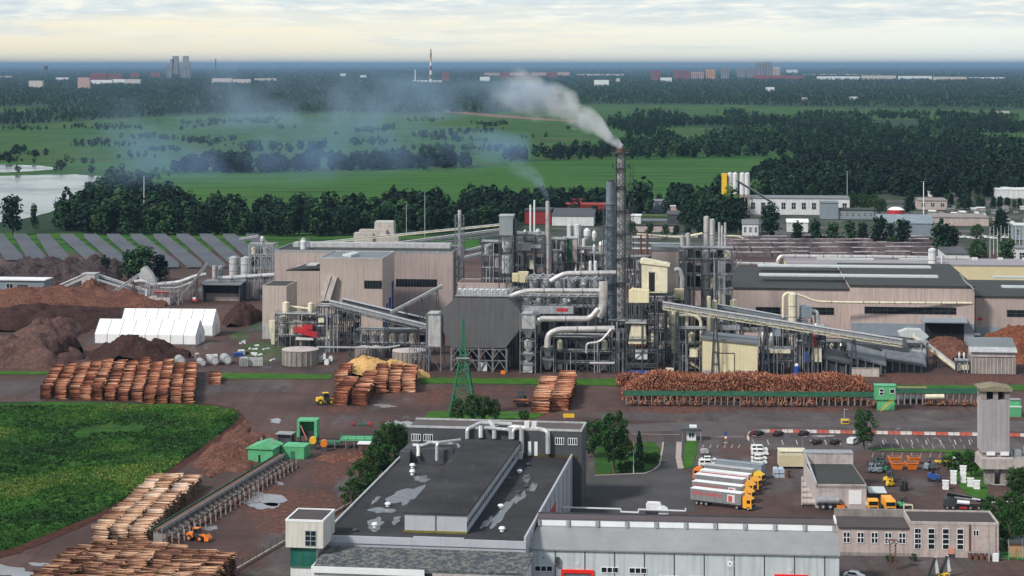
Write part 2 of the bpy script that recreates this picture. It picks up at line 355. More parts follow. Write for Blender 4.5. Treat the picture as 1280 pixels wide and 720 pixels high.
def wood(name, poly, k, hgt=(13, 20), mat=LEAF, smin=.10, fac=1.0, clump=False, tone=(.25, .75), keep=None, lw=.34, label=None):
    xs = [p[0] for p in poly]; yy = [p[1] for p in poly]
    bx = (min(xs), max(xs), min(yy), max(yy)); Vs, Fs, Cs, off = [], [], [], 0
    row = bx[2]
    while row < bx[3]:
        s = max((row+.01-HY)/H, smin); rh = max(.8, 16*s/5.5*fac); cs = max(1.2, 5.5*s*fac)
        n = int((bx[1]-bx[0])/cs) + 1
        x = rng.uniform(bx[0], bx[1], n); y = np.clip(row + rng.uniform(0, rh, n), HY+2, None)
        m = inpoly(x, y, poly)
        if keep is not None: m &= keep(x, y)
        x, y = x[m], y[m]
        if len(x):
            Y = F*(H+.5)/(y-HY); X = (x-640)*Y/F; grow = max(1.0, smin/((row+.01-HY)/H))
            cl = np.array([mnoise.noise(Vector((a*.009, b*.0035, 1.7)))+.6*mnoise.noise(Vector((a*.04, b*.02, 9.7))) for a, b in zip(X, Y)])
            hh = rng.uniform(hgt[0], hgt[1], len(x))*(1+.28*cl)*grow**.4; rr = hh*rng.uniform(.22, lw*.85, len(x))*grow**.6
            nn = int(np.clip(hgt[1]*s*4.2, 9, 120))
            tn = np.clip(rng.uniform(tone[0], tone[1], len(x)) + cl*.45, 0, 1)
            q, f, c = crowns(np.stack([X, Y, np.full(len(x), -.5)], -1), hh, rr, nn, tone=tn, lsz=.27 if nn > 40 else (.36 if nn > 22 else .5), z0=.05)
            Vs.append(q); Fs.append(f+off); Cs.append(c); off += len(q)
        row += rh
    o = npmesh(name, np.concatenate(Vs), np.concatenate(Fs), mat, np.concatenate(Cs)); tag(o, kind='stuff'); return o
def gaps(thr, fx=.02, fy=.06, ph=0.0):
    return lambda x, y: np.array([mnoise.noise(Vector((a*fx+ph, b*fy, 5.1))) > thr for a, b in zip(x, y)])
wood('distant_woods', [(-30,84),(1310,84),(1310,136),(1000,133),(735,130),(700,135),(620,141),(430,141),(250,143),(100,152),(-30,159)], 0, smin=.26, hgt=(8, 13), keep=lambda x, y: ~(inpoly(x, y, [(-20,134),(60,132),(75,136),(30,140),(-20,140)])))
wood('wooded_marsh', [(760,153),(830,150),(1310,151),(1310,166),(1225,168),(1230,183),(1310,186),(1310,205),(1000,200),(990,196),(630,203),(628,198),(760,186),(830,176),(760,166)], 0, keep=lambda x, y: gaps(-.05, .012, .10)(x, y) | (y > 182), tone=(.0, .7))
wood('dark_wood', [(1000,206),(1310,188),(1310,246),(1180,248),(1040,246),(960,246),(930,236)], 0, hgt=(15, 21), tone=(.0, .26))
wood('riverside_wood', [(70,280),(84,262),(140,240),(185,250),(240,266),(300,268),(340,262),(420,264),(560,258),(680,260),(860,256),(930,240),(1000,246),(940,262),(900,276),(760,268),(640,283),(560,292),(330,294),(80,293)], 0, hgt=(11, 22), tone=(.0, .85), fac=1.05)
wood('field_tree_line', [(214,214),(300,212),(400,210),(590,205),(590,211),(400,214.5),(300,216.5),(214,217)], 0, hgt=(13, 21), tone=(.0, .35), fac=.7, lw=.42, keep=lambda x, y: ~(((x > 258) & (x < 268)) | ((x > 400) & (x < 408))))
wood('pasture_shrubs', [(0,160),(200,152),(430,148),(640,150),(740,160),(640,200),(400,205),(60,205),(0,200)], 0, hgt=(4, 9), tone=(.15, .6), keep=lambda x, y: gaps(.24, .014, .14, 2.0)(x, y), lw=.6)
wood('pasture_copse', [(300,186),(405,184),(410,190),(300,192)], 0, hgt=(8, 15), tone=(.1, .45), keep=gaps(-.1, .03, .2), lw=.45)
wood('river_reeds', [(-20,196),(110,204),(160,214),(150,220),(80,214),(-20,218)], 0, hgt=(4, 9), tone=(.1, .5), keep=lambda x, y: ~inpoly(x, y, [(-60,204.5),(10,205.5),(50,207),(78,210.5),(40,214),(10,215.5),(-60,217)]) & gaps(-.1, .03, .2)(x, y), lw=.6)
wood('river_bank_shrubs', [(120,228),(210,214),(215,220),(150,243),(110,250)], 0, hgt=(5, 10), tone=(.2, .6), lw=.5, keep=gaps(-.2, .03, .2))
wood('far_field_trees', [(740,140),(1300,143),(1300,150),(740,148)], 0, hgt=(8, 15), tone=(.1, .5), keep=gaps(.15, .02, .3, 4.0), lw=.45)
# ================================================================ yard
def yard():
    rows = np.geomspace(380, 1180, 300); cols = np.linspace(-.30, .30, 420)
    Y, T = np.meshgrid(rows, cols, indexing='ij'); X = T*Y
    px = 640 + F*T; py = HY + F*H/Y
    def blob(L):
        a = np.zeros_like(px)
        for x, y, rx, ry, w in L: a = np.maximum(a, w*np.exp(-(((px-x)/rx)**2 + ((py-y)/ry)**2)**1.5))
        return a
    bark = blob([(420,512,60,9,.8),(470,490,60,12,.6),(300,560,75,24,1),(330,590,50,22,.6),(430,590,80,30,.75),(380,640,100,45,.8),(240,600,40,60,.5),(560,490,160,8,.7),(300,560,40,20,1),
                 (560,500,90,10,.7),(620,520,100,8,.6),(860,512,120,5,.9),(1000,512,150,4,.8),(1200,475,140,9,.9),(1060,470,120,6,.8),(1200,440,80,18,.8),(300,700,60,20,.6),
                 (60,440,150,30,.75),(190,440,70,16,.9),(120,390,200,25,.7),(60,350,160,25,.5),(280,405,50,20,.6),(450,567,60,8,.9),(850,525,200,4,.4),(1180,520,100,4,.3),(1265,520,20,8,.9),(230,640,60,30,.4),(120,690,160,25,.35)])
    asph = blob([(120,484,230,13,.9),(330,482,60,10,.6),(690,505,70,12,.35),(1000,520,320,9,.9),(1000,536,330,10,1),(1130,553,260,12,1),(800,610,90,32,1),(850,560,60,22,1),(980,600,160,45,.55),(1150,600,120,40,.45),(1100,700,200,30,.7),(700,580,80,40,.9),(390,690,80,40,.8),(440,640,60,25,.5),(520,500,40,6,.4)])
    g = blob([(90,300,300,20,1),(300,420,14,8,.9),(330,440,36,14,1),(300,396,24,8,.5),(325,408,18,9,.9)])
    V = np.stack([X, Y, np.zeros_like(X)], -1).reshape(-1, 3)
    nr, nc = X.shape; i, j = np.meshgrid(np.arange(nr-1), np.arange(nc-1), indexing='ij'); k = (i*nc+j).ravel()
    Fq = np.stack([k, k+1, k+nc+1, k+nc], -1)
    m, t, b = newmat('yard_surface')
    ge = t.nodes.new('ShaderNodeNewGeometry')
    def nz(s, st=(1,1,1), d=8.0, r=.65):
        mp = N(t, 'ShaderNodeMapping'); mp.inputs['Scale'].default_value = st; t.links.new(ge.outputs['Position'], mp.inputs[0])
        n = N(t, 'ShaderNodeTexNoise', Scale=s, Detail=d, Roughness=r); t.links.new(mp.outputs[0], n.inputs['Vector']); return n.outputs['Fac']
    def at(n_):
        a = t.nodes.new('ShaderNodeAttribute'); a.attribute_name = n_; return a.outputs['Fac']
    big, mid, fine = nz(.02), nz(.08, (1, .6, 1)), nz(.7)
    base = ramp(t, big, [(.35, (.045,.024,.022)), (.5, (.075,.040,.035)), (.65, (.115,.070,.063))])
    asp = ramp(t, mid, [(.3, (.050,.042,.045)), (.55, (.088,.073,.076)), (.72, (.145,.122,.122))])
    brk = ramp(t, fine, [(.3, (.045,.018,.014)), (.5, (.105,.040,.028)), (.7, (.20,.085,.055))])
    f1 = ramp(t, mth(t, 'ADD', at('asph'), mth(t, 'MULTIPLY', mth(t, 'SUBTRACT', mid, .5), 1.1)), [(.38, 0.0), (.58, 1.0)])
    f2 = ramp(t, mth(t, 'ADD', at('bark'), mth(t, 'MULTIPLY', mth(t, 'SUBTRACT', nz(.045, (1, .5, 1)), .5), 2.0)), [(.45, 0.0), (.75, 1.0)])
    c = mixc(t, f1, base, asp); c = mixc(t, f2, c, brk)
    c = mixc(t, ramp(t, at('grass'), [(.4, 0.0), (.6, 1.0)]), c, ramp(t, mid, [(.35, (.020,.045,.012)), (.5, (.03,.085,.014)), (.66, (.12,.10,.07))]))
    tr = nz(.25, (1, .07, 1)); c = mixc(t, ramp(t, tr, [(.50, 0.0), (.64, .62)]), c, (.042,.026,.024))
    t2_ = nz(.5, (.08, 1, 1)); c = mixc(t, ramp(t, t2_, [(.56, 0.0), (.7, .4)]), c, (.16,.10,.085))
    c = mixc(t, ramp(t, fine, [(.35, .35), (.65, 0.0)]), c, (.03,.025,.025))
    wet = ramp(t, nz(.035, (1, .45, 1)), [(.55, 0.0), (.64, 1.0)])
    c = mixc(t, mth(t, 'MULTIPLY', wet, .45), c, (.032,.026,.028))
    t.links.new(c, b.inputs['Base Color']); t.links.new(ramp(t, wet, [(0, .9), (1, .38)]), b.inputs['Roughness']); b.inputs['Specular IOR Level'].default_value = .3
    ext = {'bark': bark.ravel(), 'asph': asph.ravel(), 'grass': g.ravel()}
    tag(npmesh('yard_ground', V, Fq, m, extra=ext), kind='structure')
yard()
def near_grass():
    poly = [(-60,503),(60,503),(180,505),(262,507),(292,513),(300,520),(292,530),(255,557),(215,585),(180,610),(120,643),(60,668),(20,684),(-60,706)]
    rows = np.linspace(420, 660, 240); cols = np.linspace(-.29, -.12, 240)
    Y, T = np.meshgrid(rows, cols, indexing='ij'); px = 640+F*T; py = HY+F*H/Y; X = T*Y
    ins = inpoly(px.ravel(), py.ravel(), poly).reshape(px.shape)
    Z = np.array([mnoise.fractal(Vector((x*.05, y*.05, 0)), .8, 2.1, 5) for x, y in zip(X.ravel(), Y.ravel())]).reshape(X.shape)*.55 + .45
    Z = np.where(ins, np.maximum(Z, .06), -.4)
    V = np.stack([X, Y, Z], -1).reshape(-1, 3); nr, nc = X.shape
    i, j = np.meshgrid(np.arange(nr-1), np.arange(nc-1), indexing='ij'); k = (i*nc+j).ravel(); If = ins.ravel()
    ok = If[k] | If[k+1] | If[k+nc] | If[k+nc+1]; k = k[ok]
    gm = worldmat('rough_meadow', [(.32, (.009,.030,.005)), (.5, (.018,.068,.009)), (.68, (.040,.120,.014))], .045,
                  layers=[(.05, (1, 1, 1), .56, .70, (.060,.115,.018)), (.12, (1, 1, 1), .60, .75, (.085,.12,.035)), (.03, (1, 1.4, 1), .60, .72, (.040,.038,.012))])
    tag(npmesh('grass_field', V, np.stack([k, k+1, k+nc+1, k+nc], -1), gm, smooth=True), kind='structure')
    n = 24000; y = rng.uniform(440, 640, n); tt = rng.uniform(-.285, -.13, n); xx = tt*y
    m = inpoly(640+F*tt, HY+F*H/y, poly); x, y = xx[m], y[m]
    cl = np.array([mnoise.fractal(Vector((a*.035, b*.024, 3)), .8, 2.1, 4) for a, b in zip(x, y)]); keep = cl > -.75
    x, y, cl = x[keep], y[keep], cl[keep]
    z = np.array([mnoise.fractal(Vector((a*.05, b*.05, 0)), .8, 2.1, 5) for a, b in zip(x, y)])*.55+.3
    hh = rng.uniform(.25, .7, len(x))*(1+1.0*np.clip(cl, 0, 1)); 
    q, f, c = crowns(np.stack([x, y, np.maximum(z, 0)], -1), hh, rng.uniform(.3, .8, len(x)), 6, tone=np.clip(.38+cl*1.05+rng.normal(0, .07, len(x)), 0, 1), lsz=.27)
    gr = attrmat('meadow_blades', [(0.0, (.006,.022,.004)), (.3, (.014,.055,.007)), (.6, (.032,.105,.012)), (.85, (.070,.155,.018)), (1.0, (.15,.19,.04))])
    tag(npmesh('tall_weeds', q, f, gr, c), kind='stuff')
near_grass()
zsheet('bark_edge', [(150,505),(262,505),(296,511),(306,520),(299,533),(262,560),(222,588),(188,613),(126,648),(66,674),(26,690),(-60,714),(-60,706),(20,684),(60,668),(120,643),(180,610),(215,585),(255,557),(292,530),(300,520),(292,513),(262,507)], .09, worldmat('dark_red_bark_edge', [(.35, (.035,.014,.011)), (.65, (.085,.032,.024))], .5), .6, 6, 21)
# verges, lawns, roads, water
V_ = M['verge']
zsheet('grass_verge', [(-30,463),(60,464.5),(66,468),(-30,468)], .12, V_, .4, 5, 2)
zsheet('grass_verge', [(262,465.5),(414,468),(414,474),(270,473)], .12, V_, .4, 5, 3)
zsheet('grass_verge', [(524,472),(680,473),(770,473.5),(776,482),(690,481),(524,479)], .12, V_, .4, 5, 4)
zsheet('grass_verge', [(1118,481),(1225,481.5),(1300,481),(1300,488),(1118,487)], .12, V_, .4, 5, 5)
zsheet('grass_verge', [(534,515),(600,512),(680,517),(670,523),(560,527),(532,524)], .12, V_, .5, 5, 6)
zsheet('lawn', [(744,556),(818,552),(824,560),(820,582),(808,589),(744,593)], .14, worldmat('lawn_grass', [(.35,(.018,.06,.010)),(.65,(.035,.10,.015))], .15), .3, 5, 7)
zsheet('grass_verge', [(858,551),(873,551),(871,566),(866,584),(853,586)], .14, V_, .3, 5, 8)
zsheet('grass_verge', [(1085,560),(1225,563),(1225,566),(1090,563.5)], .14, V_, .3, 5, 9)
zsheet('grass_verge', [(1180,566),(1225,566),(1240,640),(1200,610)], .13, V_, .5, 5, 10)
zsheet('grass_verge', [(1248,630),(1310,630),(1310,705),(1252,696)], .12, V_, .5, 5, 11)
M['puddle'] = pm('standing_water', (.22,.22,.24), .07, var=.2, scale=.1)
road = worldmat('road_asphalt', [(.3, (.070,.062,.066)), (.7, (.115,.100,.104))], .08, layers=[(.3, (1, .1, 1), .55, .75, (.07,.065,.066))])
zsheet('access_road', [(740,546),(790,540),(860,538),(860,546),(930,549),(960,561),(1100,565),(1100,560),(970,556),(935,546),(935,533),(1300,536),(1300,526),(860,527),(740,533)], .02, road, .2, 3, 12)
zsheet('truck_yard', [(744,593),(810,590),(822,582),(828,556),(845,552),(858,552),(850,588),(866,592),(870,640),(690,650),(720,610)], .025, worldmat('truck_yard_asphalt', [(.3, (.052,.052,.056)), (.7, (.082,.080,.084))], .06, layers=[(.15, (1, .3, 1), .55, .7, (.055,.052,.054))]), .2, 3, 13)
kerbm = pm('pale_kerb', (.34,.29,.27), .9, var=.15)
def strip(name, pts, w, h, mat, kind='structure'):
    mb = MB(); P = [G(*p) for p in pts]
    for a, b in zip(P, P[1:]): mb.bar((a.x, a.y, h/2), (b.x, b.y, h/2), w, h)
    return tag(mb.put(name, mat), kind=kind)
strip('kerb', [(744,594.5),(806,592),(817,588),(824,582),(828,562),(829,553)], .5, .18, kerbm)
strip('kerb', [(851,586),(848,572),(849,553)], 1.6, .16, kerbm)
strip('kerb', [(935,549),(955,558.5),(1000,561.5),(1228,566)], .4, .18, pm('dark_kerb', (.09,.085,.09), .9))
whiteline = pm('road_marking_paint', (.40,.37,.37), .8, dirt=.5, scale=.6)
def lines(name, segs, w=.25, z=.05, mat=None):
    mb = MB()
    for (x1, y1, x2, y2) in segs:
        a, b = G(x1, y1), G(x2, y2); mb.bar((a.x, a.y, z), (b.x, b.y, z), w, .02)
    return tag(mb.put(name, mat or whiteline), kind='structure')
lines('road_markings', [(790,542.5,850,543.5),(888,546,930,545.5),(890,546,908,545.4)]+[(941+18*i,550,943+18*i,556) for i in range(16)], .3)
lines('parking_markings', [(1105+13.5*i,548,1108+13.5*i,553) for i in range(9)]+[(1100+13*i,556,1103+13*i,561) for i in range(9)]+[(1090+12*i,572,1092+12*i,566) for i in range(8)], .13)
lines('parking_markings', [(880+9*i,556,878+9*i,560) for i in range(6)], .2)
def puddle(x, y, rx, ry, sd, z=.045, hz=0):
    r = random.Random(sd); pts = []
    for i in range(26):
        a = i/26*2*math.pi; k = 1+.28*math.sin(2*a+sd)+.16*math.sin(5*a+sd*2)+r.uniform(-.14, .14); pts.append((x+rx*k*math.cos(a)+ry*.8*math.sin(a), y+ry*k*math.sin(a)))
    P = [G(u, v, hz+z) for u, v in pts]; me = bpy.data.meshes.new('puddle'); me.from_pydata([tuple(p) for p in P], [], [tuple(range(26))]); me.materials.append(M['puddle'])
    o = bpy.data.objects.new('puddle', me); link(o); tag(o, kind='structure')
for a in [(322,622,27,11,1),(330,632,15,5,2),(283,535,9,4,3),(345,526,8,2.5,4),(268,543,4,2,5),(20,716,26,8,6),(55,706,16,3,7),(500,530,14,5,8),(262,660,10,3,9),(508,541,9,3,10),(350,604,5,2,11),(480,507,14,2,12),(460,485,9,1.5,13),(15,678,14,2,14),(1030,545,12,1.2,15)]: puddle(*a)
# red and white kerb blocks along the parking
bm0 = [pm('barrier_white', (.60,.57,.55), .8, dirt=.2, scale=1), pm('barrier_red', (.50,.10,.07), .8, dirt=.2, scale=1)]
path = [(936,550),(934,546.5),(937,543),(945,541.2),(960,540.4),(1000,540.6),(1226,544.6)]
Pp = [G(*p) for p in path] + [G(1238,544.7), G(1290,545.6)]
bar0 = [None, None]
def along(P, step):
    out = []; carry = 0
    for a, b in zip(P, P[1:]):
        d = (b-a).length; u = (b-a)/d; t = carry
        while t < d: out.append((a+u*t, math.atan2(u.y, u.x))); t += step
        carry = t-d
    return out
for i, (p, an) in enumerate(along(Pp, 1.75)):
    k = (i//2) % 2
    if bar0[k] is None:
        mb = MB().prism([(-.28,0),(.28,0),(.17,.30),(.12,.85),(-.12,.85),(-.17,.30)], 'x', -.8, .8); o = mb.put('road_barrier', bm0[k]); bar0[k] = o
    else: o = bar0[k].copy(); link(o)
    o.location = (p.x, p.y, .02); o.rotation_euler = (0, 0, an)
    tag(o, ['white', 'red'][k]+' barrier block, %d from left in the car park row' % (i+1), 'road barrier', ['white', 'red'][k]+' blocks of the car park barrier')

# ================================================================ horizon town
def tower(x0, x1, yt, yb, mat, label, steps=None, name='apartment_block', cat='apartment block', group=None, D=None, win=True):
    t = Th(name, label, cat, x0, yb, yaw=0, group=group, z=-.5); w = (x1-x0)/t.s; h = (yb-yt)/t.s+.5; D = D or min(max(w*.5, 20), 120)
    mb = MB()
    if steps:
        for (a, b, c) in steps: mb.box(a*w, b*w, 0, D*(1-.1*c), 0, h*c)
    else: mb.box(0, w, 0, D, 0, h)
    mb.put('wall', mat, t); wn = MB(); 
    if win and h > 20 and w > 15:
        nx = max(3, int(w/14)); 
        for i in range(nx): wn.box((i+.3)*w/nx, (i+.62)*w/nx, -1.2, -.2, h*.06, h*(.90 if not steps else .55))
        wn.put('window', M['glass_far'], t)
    MB().box(w*.02, w*.98, D*.05, D*.9, h*(1.0 if not steps else .50)+.1, h*(1.03 if not steps else .52)).put('roof', M['roofgrey'], t) if not steps else None
    return t
M['glass_far'] = pm('far_window_bands', (.10,.10,.12), .4)
fm = dict(red=M['redroof'], pink=pm('pink_render_far', (.46,.30,.28), .8), pale=pm('pale_render_far', (.55,.50,.47), .8), grey=pm('grey_render_far', (.24,.24,.27), .8), orange=pm('ochre_render_far', (.60,.33,.17), .8), white=M['white'], dark=pm('dark_render_far', (.10,.10,.13), .8))
tower(208, 223, 70, 98, fm['grey'], 'wider of the twin stepped grey high-rise towers on the horizon', [(0,.3,.62),(.3,.62,.86),(.5,.95,1.0),(.9,1.0,.7)])
tower(225.5, 237.5, 70, 98, fm['grey'], 'narrower of the twin stepped grey high-rise towers on the horizon', [(0,.25,.7),(.25,.8,1.0),(.8,1.0,.72)])
t = Th('factory_chimney', 'thin dark chimney standing alone on the horizon beside the twin towers', 'chimney', 269.5, 100, yaw=0); MB().lathe(0, 0, [(5.5,0),(4.5,75),(3.8,150)], 10).put('stack', fm['dark'], t); MB().lathe(0, 0, [(4.4,150.1),(4.4,154)], 10).put('rim', fm['grey'], t)
t = Th('striped_chimney', 'tall chimney with red and white bands on the horizon', 'chimney', 538.5, 104, yaw=0); hh = 43/t.s
for k in range(8): MB().lathe(0, 0, [(8.5-k*.55, hh*k/8), (8.5-(k+1)*.55, hh*(k+1)/8)], 12).put('band', [fm['white'], fm['red']][k % 2] if k < 5 else [fm['dark'], fm['orange']][k % 2], t)
tower(516, 552, 100.5, 103, fm['white'], 'low white plant buildings at the foot of the striped chimney', name='low_factory', cat='factory', win=False)
t = Th('plant_stack', 'short white stack left of the striped horizon chimney', 'chimney', 519, 103, yaw=0); MB().lathe(0, 0, [(4,0),(3,80)], 8).put('stack', fm['white'], t)
t = Th('water_tower', 'small dark water tower on the far left horizon', 'water tower', 57, 100, yaw=0); MB().lathe(0, 0, [(6,0),(5,75),(17,85),(17,100),(3,110)], 10).put('tower', fm['dark'], t)
DL = [(36,53,101,110,'pale','pale pink apartment block standing alone at the far left'),(97,112,97,111,'pink','pink and white banded apartment block, tallest left of the red-roofed rows'),
 (113,133,92,103,'red','red-brick slab left of the shorter one in the red-roofed rows'),(134,152,92.5,102,'red','shorter red-brick slab in the red-roofed rows'),(113,140,100,105,'white','white low block under the longer red-brick slab'),(141,156,99,104,'white','small white block under the shorter red slab'),(157,175,99,105,'pale','pale block at the right end of the red-roofed rows'),
 (163,173,91,97,'red','small red block between the rows and the towers'),(188,200,91,97,'red','red block just left of the twin towers'),(214,223,93,98,'red','red podium at the foot of the wide tower'),
 (265,290,98,104,'pale','pale factory hall below the thin chimney'),(291,313,99,104.5,'pale','long pale hall right of the thin chimney'),(552,562,91,102,'red','red block beside the striped chimney'),
 (600,612,96,102,'white','white domed hall between trees in the distant town'),(626,636,91,99,'red','first red block of the row behind the smoke'),(655,664,91,98,'red','second red block of the row behind the smoke'),(684,696,90,98,'red','third red block of the row behind the smoke'),
 (605,625,91,95,'pink','low pink slab left of the first red block'),(637,654,91,95,'pink','low pink slab between the first two red blocks'),(665,683,90.5,95,'pink','low pink slab between the second and third red blocks'),(697,712,90,95,'pink','low pink slab right of the third red block'),
 (743,761,100,107,'white','bright white block standing in front of the town'),(770,775,98,103,'pale','small pale house beside the bright white block'),(720,780,92.5,94.5,'pale','long thin pale row at the edge of the town'),
 (814,824,88,101,'red','red block at the left of the right-hand town'),(826,840,97,102,'white','white low row right of the left red block'),(843,852,88,99,'red','narrow dark red block left of the ochre block'),(853,863,88.5,99,'red','dark red slab beside the narrow red block'),(864,880,90,99,'pink','reddish slab left of the ochre block'),(883,894,87,99,'orange','ochre topped apartment block in the distant town'),(902,911,85,99,'grey','slim grey tower between the ochre block and the cluster'),
 (922,932,86,98,'grey','leftmost grey slab of the high-rise cluster'),(934,944,85,98,'grey','second grey slab of the high-rise cluster'),(945,956,78.5,98,'grey','left of the two tallest towers of the high-rise cluster'),(957,965,78,98,'grey','right of the two tallest towers of the high-rise cluster'),(966,975,84,98,'pale','pale tower at the right end of the high-rise cluster'),
 (942,985,94,99,'red','low red-brown block along the foot of the high-rise cluster'),(986,1005,95,99.5,'red','small red block right of the high-rise cluster'),(984,997,87,91,'white','white roofed hall behind the high-rise cluster'),(1048,1057,86,94,'dark','lone dark grey block right of the high-rise cluster'),
 (1022,1075,95.5,99.5,'white','first long white warehouse of the row on the horizon'),(1078,1120,94.5,99.5,'pale','second long warehouse of the row on the horizon'),(1124,1165,95,99,'white','third long warehouse of the row on the horizon'),(1168,1208,96,100,'pale','fourth long warehouse of the row on the horizon'),(1211,1256,96.5,98.5,'white','fifth long warehouse of the row, farthest right'),
 (1005,1100,92.5,93.6,'pale','thin pale row behind the lone grey block'),(958,968,109,114,'white','white farmhouse in the forest under the high-rise cluster'),(1062,1072,121,124.5,'white','white cottage in the forest clearing'),(1003,1009,122,126,'pale','pale cottage in the forest left of the white cottage'),(1246,1262,139,141,'pale','flat pale barn at the edge of the far right field'),
 (425,432,92,96,'white','small white hall at the far centre left'),(450,458,94,97.5,'white','white shed beside the small white hall'),(70,85,97,100,'white','low white hall left of the pink block'),(0,14,95,97,'pale','pale row at the far left edge'),(318,345,98,101,'pale','pale row between thin chimney and centre'),(826,834,139,141,'white','white roof in the trees of the marsh')]
for i, (a, b, c, d, m, l) in enumerate(DL): tower(a, b, c, d, fm[m], l, D=(40 if (b-a) > 20 else None), win=(c < 97 and d-c > 6), **({} if d-c > 5 else dict(name='far_building', cat='building')))
# ================================================================ builders
def frame(mb, x0, x1, y0, y1, zs, nx=2, ny=1, w=.35, brace=True, deck=None, seed=0):
    """steel frame: posts, beams at the levels zs and crossed braces"""
    r = random.Random(seed); xs = [x0+(x1-x0)*i/nx for i in range(nx+1)]; ys = [y0+(y1-y0)*j/ny for j in range(ny+1)]
    for x in xs:
        for y in (ys if ny < 3 else ys): mb.box(x-w/2, x+w/2, y-w/2, y+w/2, 0, zs[-1])
    lo = 0
    for z in zs:
        for y in ys: mb.box(x0, x1, y-w*.3, y+w*.3, z-w*.8, z)
        for x in xs: mb.box(x-w*.3, x+w*.3, y0, y1, z-w*.8, z-.02)
        if brace:
            for i in range(nx):
                if r.random() < .7: 
                    a, b = (xs[i], xs[i+1]) if r.random() < .5 else (xs[i+1], xs[i])
                    mb.bar((a, y0, lo), (b, y0, z-.3), w*.45)
                    if r.random() < .35: mb.bar((b, y0, lo), (a, y0, z-.3), w*.45)
            if r.random() < .8: mb.bar((x1, y0, lo), (x1, y1, z-.3), w*.45)
        lo = z
def rails(mb, x0, x1, y0, y1, z, w=.09, h=1.1):
    for (a, b) in (((x0, y0), (x1, y0)), ((x1, y0), (x1, y1)), ((x0, y0), (x0, y1))):
        mb.bar((*a, z+h), (*b, z+h), w); mb.bar((*a, z+h*.5), (*b, z+h*.5), w*.8)
        L = max(abs(b[0]-a[0]), abs(b[1]-a[1])); n = max(1, int(L/2))
        for i in range(n+1):
            t_ = i/n; mb.bar((a[0]+(b[0]-a[0])*t_, a[1]+(b[1]-a[1])*t_, z), (a[0]+(b[0]-a[0])*t_, a[1]+(b[1]-a[1])*t_, z+h), w)
def walls(t, name, x0, x1, y0, y1, z0, z1, mat): return MB().box(x0, x1, y0, y1, z0, z1).put(name, mat, t)
def flatroof(t, x0, x1, y0, y1, z, mat, par=.7, parmat=None, name='roof'):
    r_ = MB().box(x0+.3, x1-.3, y0+.3, y1-.3, z+.01, z+.15).put(name, mat, t)
    p = MB(); w = .3
    p.box(x0-.05, x1+.05, y0-.06, y0+w, z-.1, z+par); p.box(x0-.05, x1+.05, y1-w, y1+.05, z-.1, z+par)
    p.box(x0-.06, x0+w, y0+w, y1-w, z-.1, z+par-.01); p.box(x1-w, x1+.06, y0+w, y1-w, z-.1, z+par-.01); p.put('parapet', parmat or M['galv'], t)
    return r_
def window(t, x0, x1, y, z0, z1, n=1, m=1, frame_='white', name='window', d=.08):
    """glass let into a frame on a wall that faces the camera (local y)"""
    f = MB(); w = min(.12, (x1-x0)*.1)
    f.box(x0-w, x1+w, y-d, y-.004, z0-w, z0); f.box(x0-w, x1+w, y-d, y-.004, z1, z1+w); f.box(x0-w, x0, y-d, y-.004, z0, z1); f.box(x1, x1+w, y-d, y-.004, z0, z1)
    for i in range(1, n): xx = x0+(x1-x0)*i/n; f.box(xx-w*.7, xx+w*.7, y-d, y-.004, z0, z1)
    for j in range(1, m): zz = z0+(z1-z0)*j/m; f.box(x0, x1, y-d*.9, y-.006, zz-w*.7, zz+w*.7)
    fo = f.put(name, M[frame_], t); MB().box(x0, x1, y-.03, y-.002, z0, z1).put('pane', M['glass'], fo); return fo
def silo(name, label, px, pyb, pyt, rpx, mat='galvlight', cone=0.0, dome=.3, base=0.0, cat='silo', group=None, ring=True, n=16, yaw=0, dy=0):
    t = Th(name, label, cat, px, pyb, yaw=yaw, group=group); r = rpx/t.s; z0 = t.h(base) if base else 0; z1 = t.h(pyt)
    if dy: t.o.location.y += dy
    prof = [(r*.25, z0), (r, z0+cone)] if cone else [(r, z0)]
    MB().lathe(0, 0, prof + [(r, z1-r*dome)], n).put('tank', M[mat], t, smooth=False)
    MB().lathe(0, 0, [(r*1.02, z1-r*dome+.01), (r*.3, z1), (r*.15, z1+.1)], n).put('roof', M[mat], t)
    if ring:
        mb = MB(); z = z0+cone+2
        while z < z1-r*dome-1: mb.lathe(0, 0, [(r*1.03, z), (r*1.03, z+.25)], n); z += max(3.5, (z1-z0)/6)
        mb.bar((r*.7, -r*.8, z0), (r*.7, -r*.8, z1), .3); mb.put('ring', M['steellight'], t)
    if cone:
        for a in range(4): MB().bar((r*.8*math.cos(a*1.57+.78), r*.8*math.sin(a*1.57+.78), 0), (r*.9*math.cos(a*1.57+.78), r*.9*math.sin(a*1.57+.78), z0+cone+1), .3).put('leg', M['steel'], t)
    return t
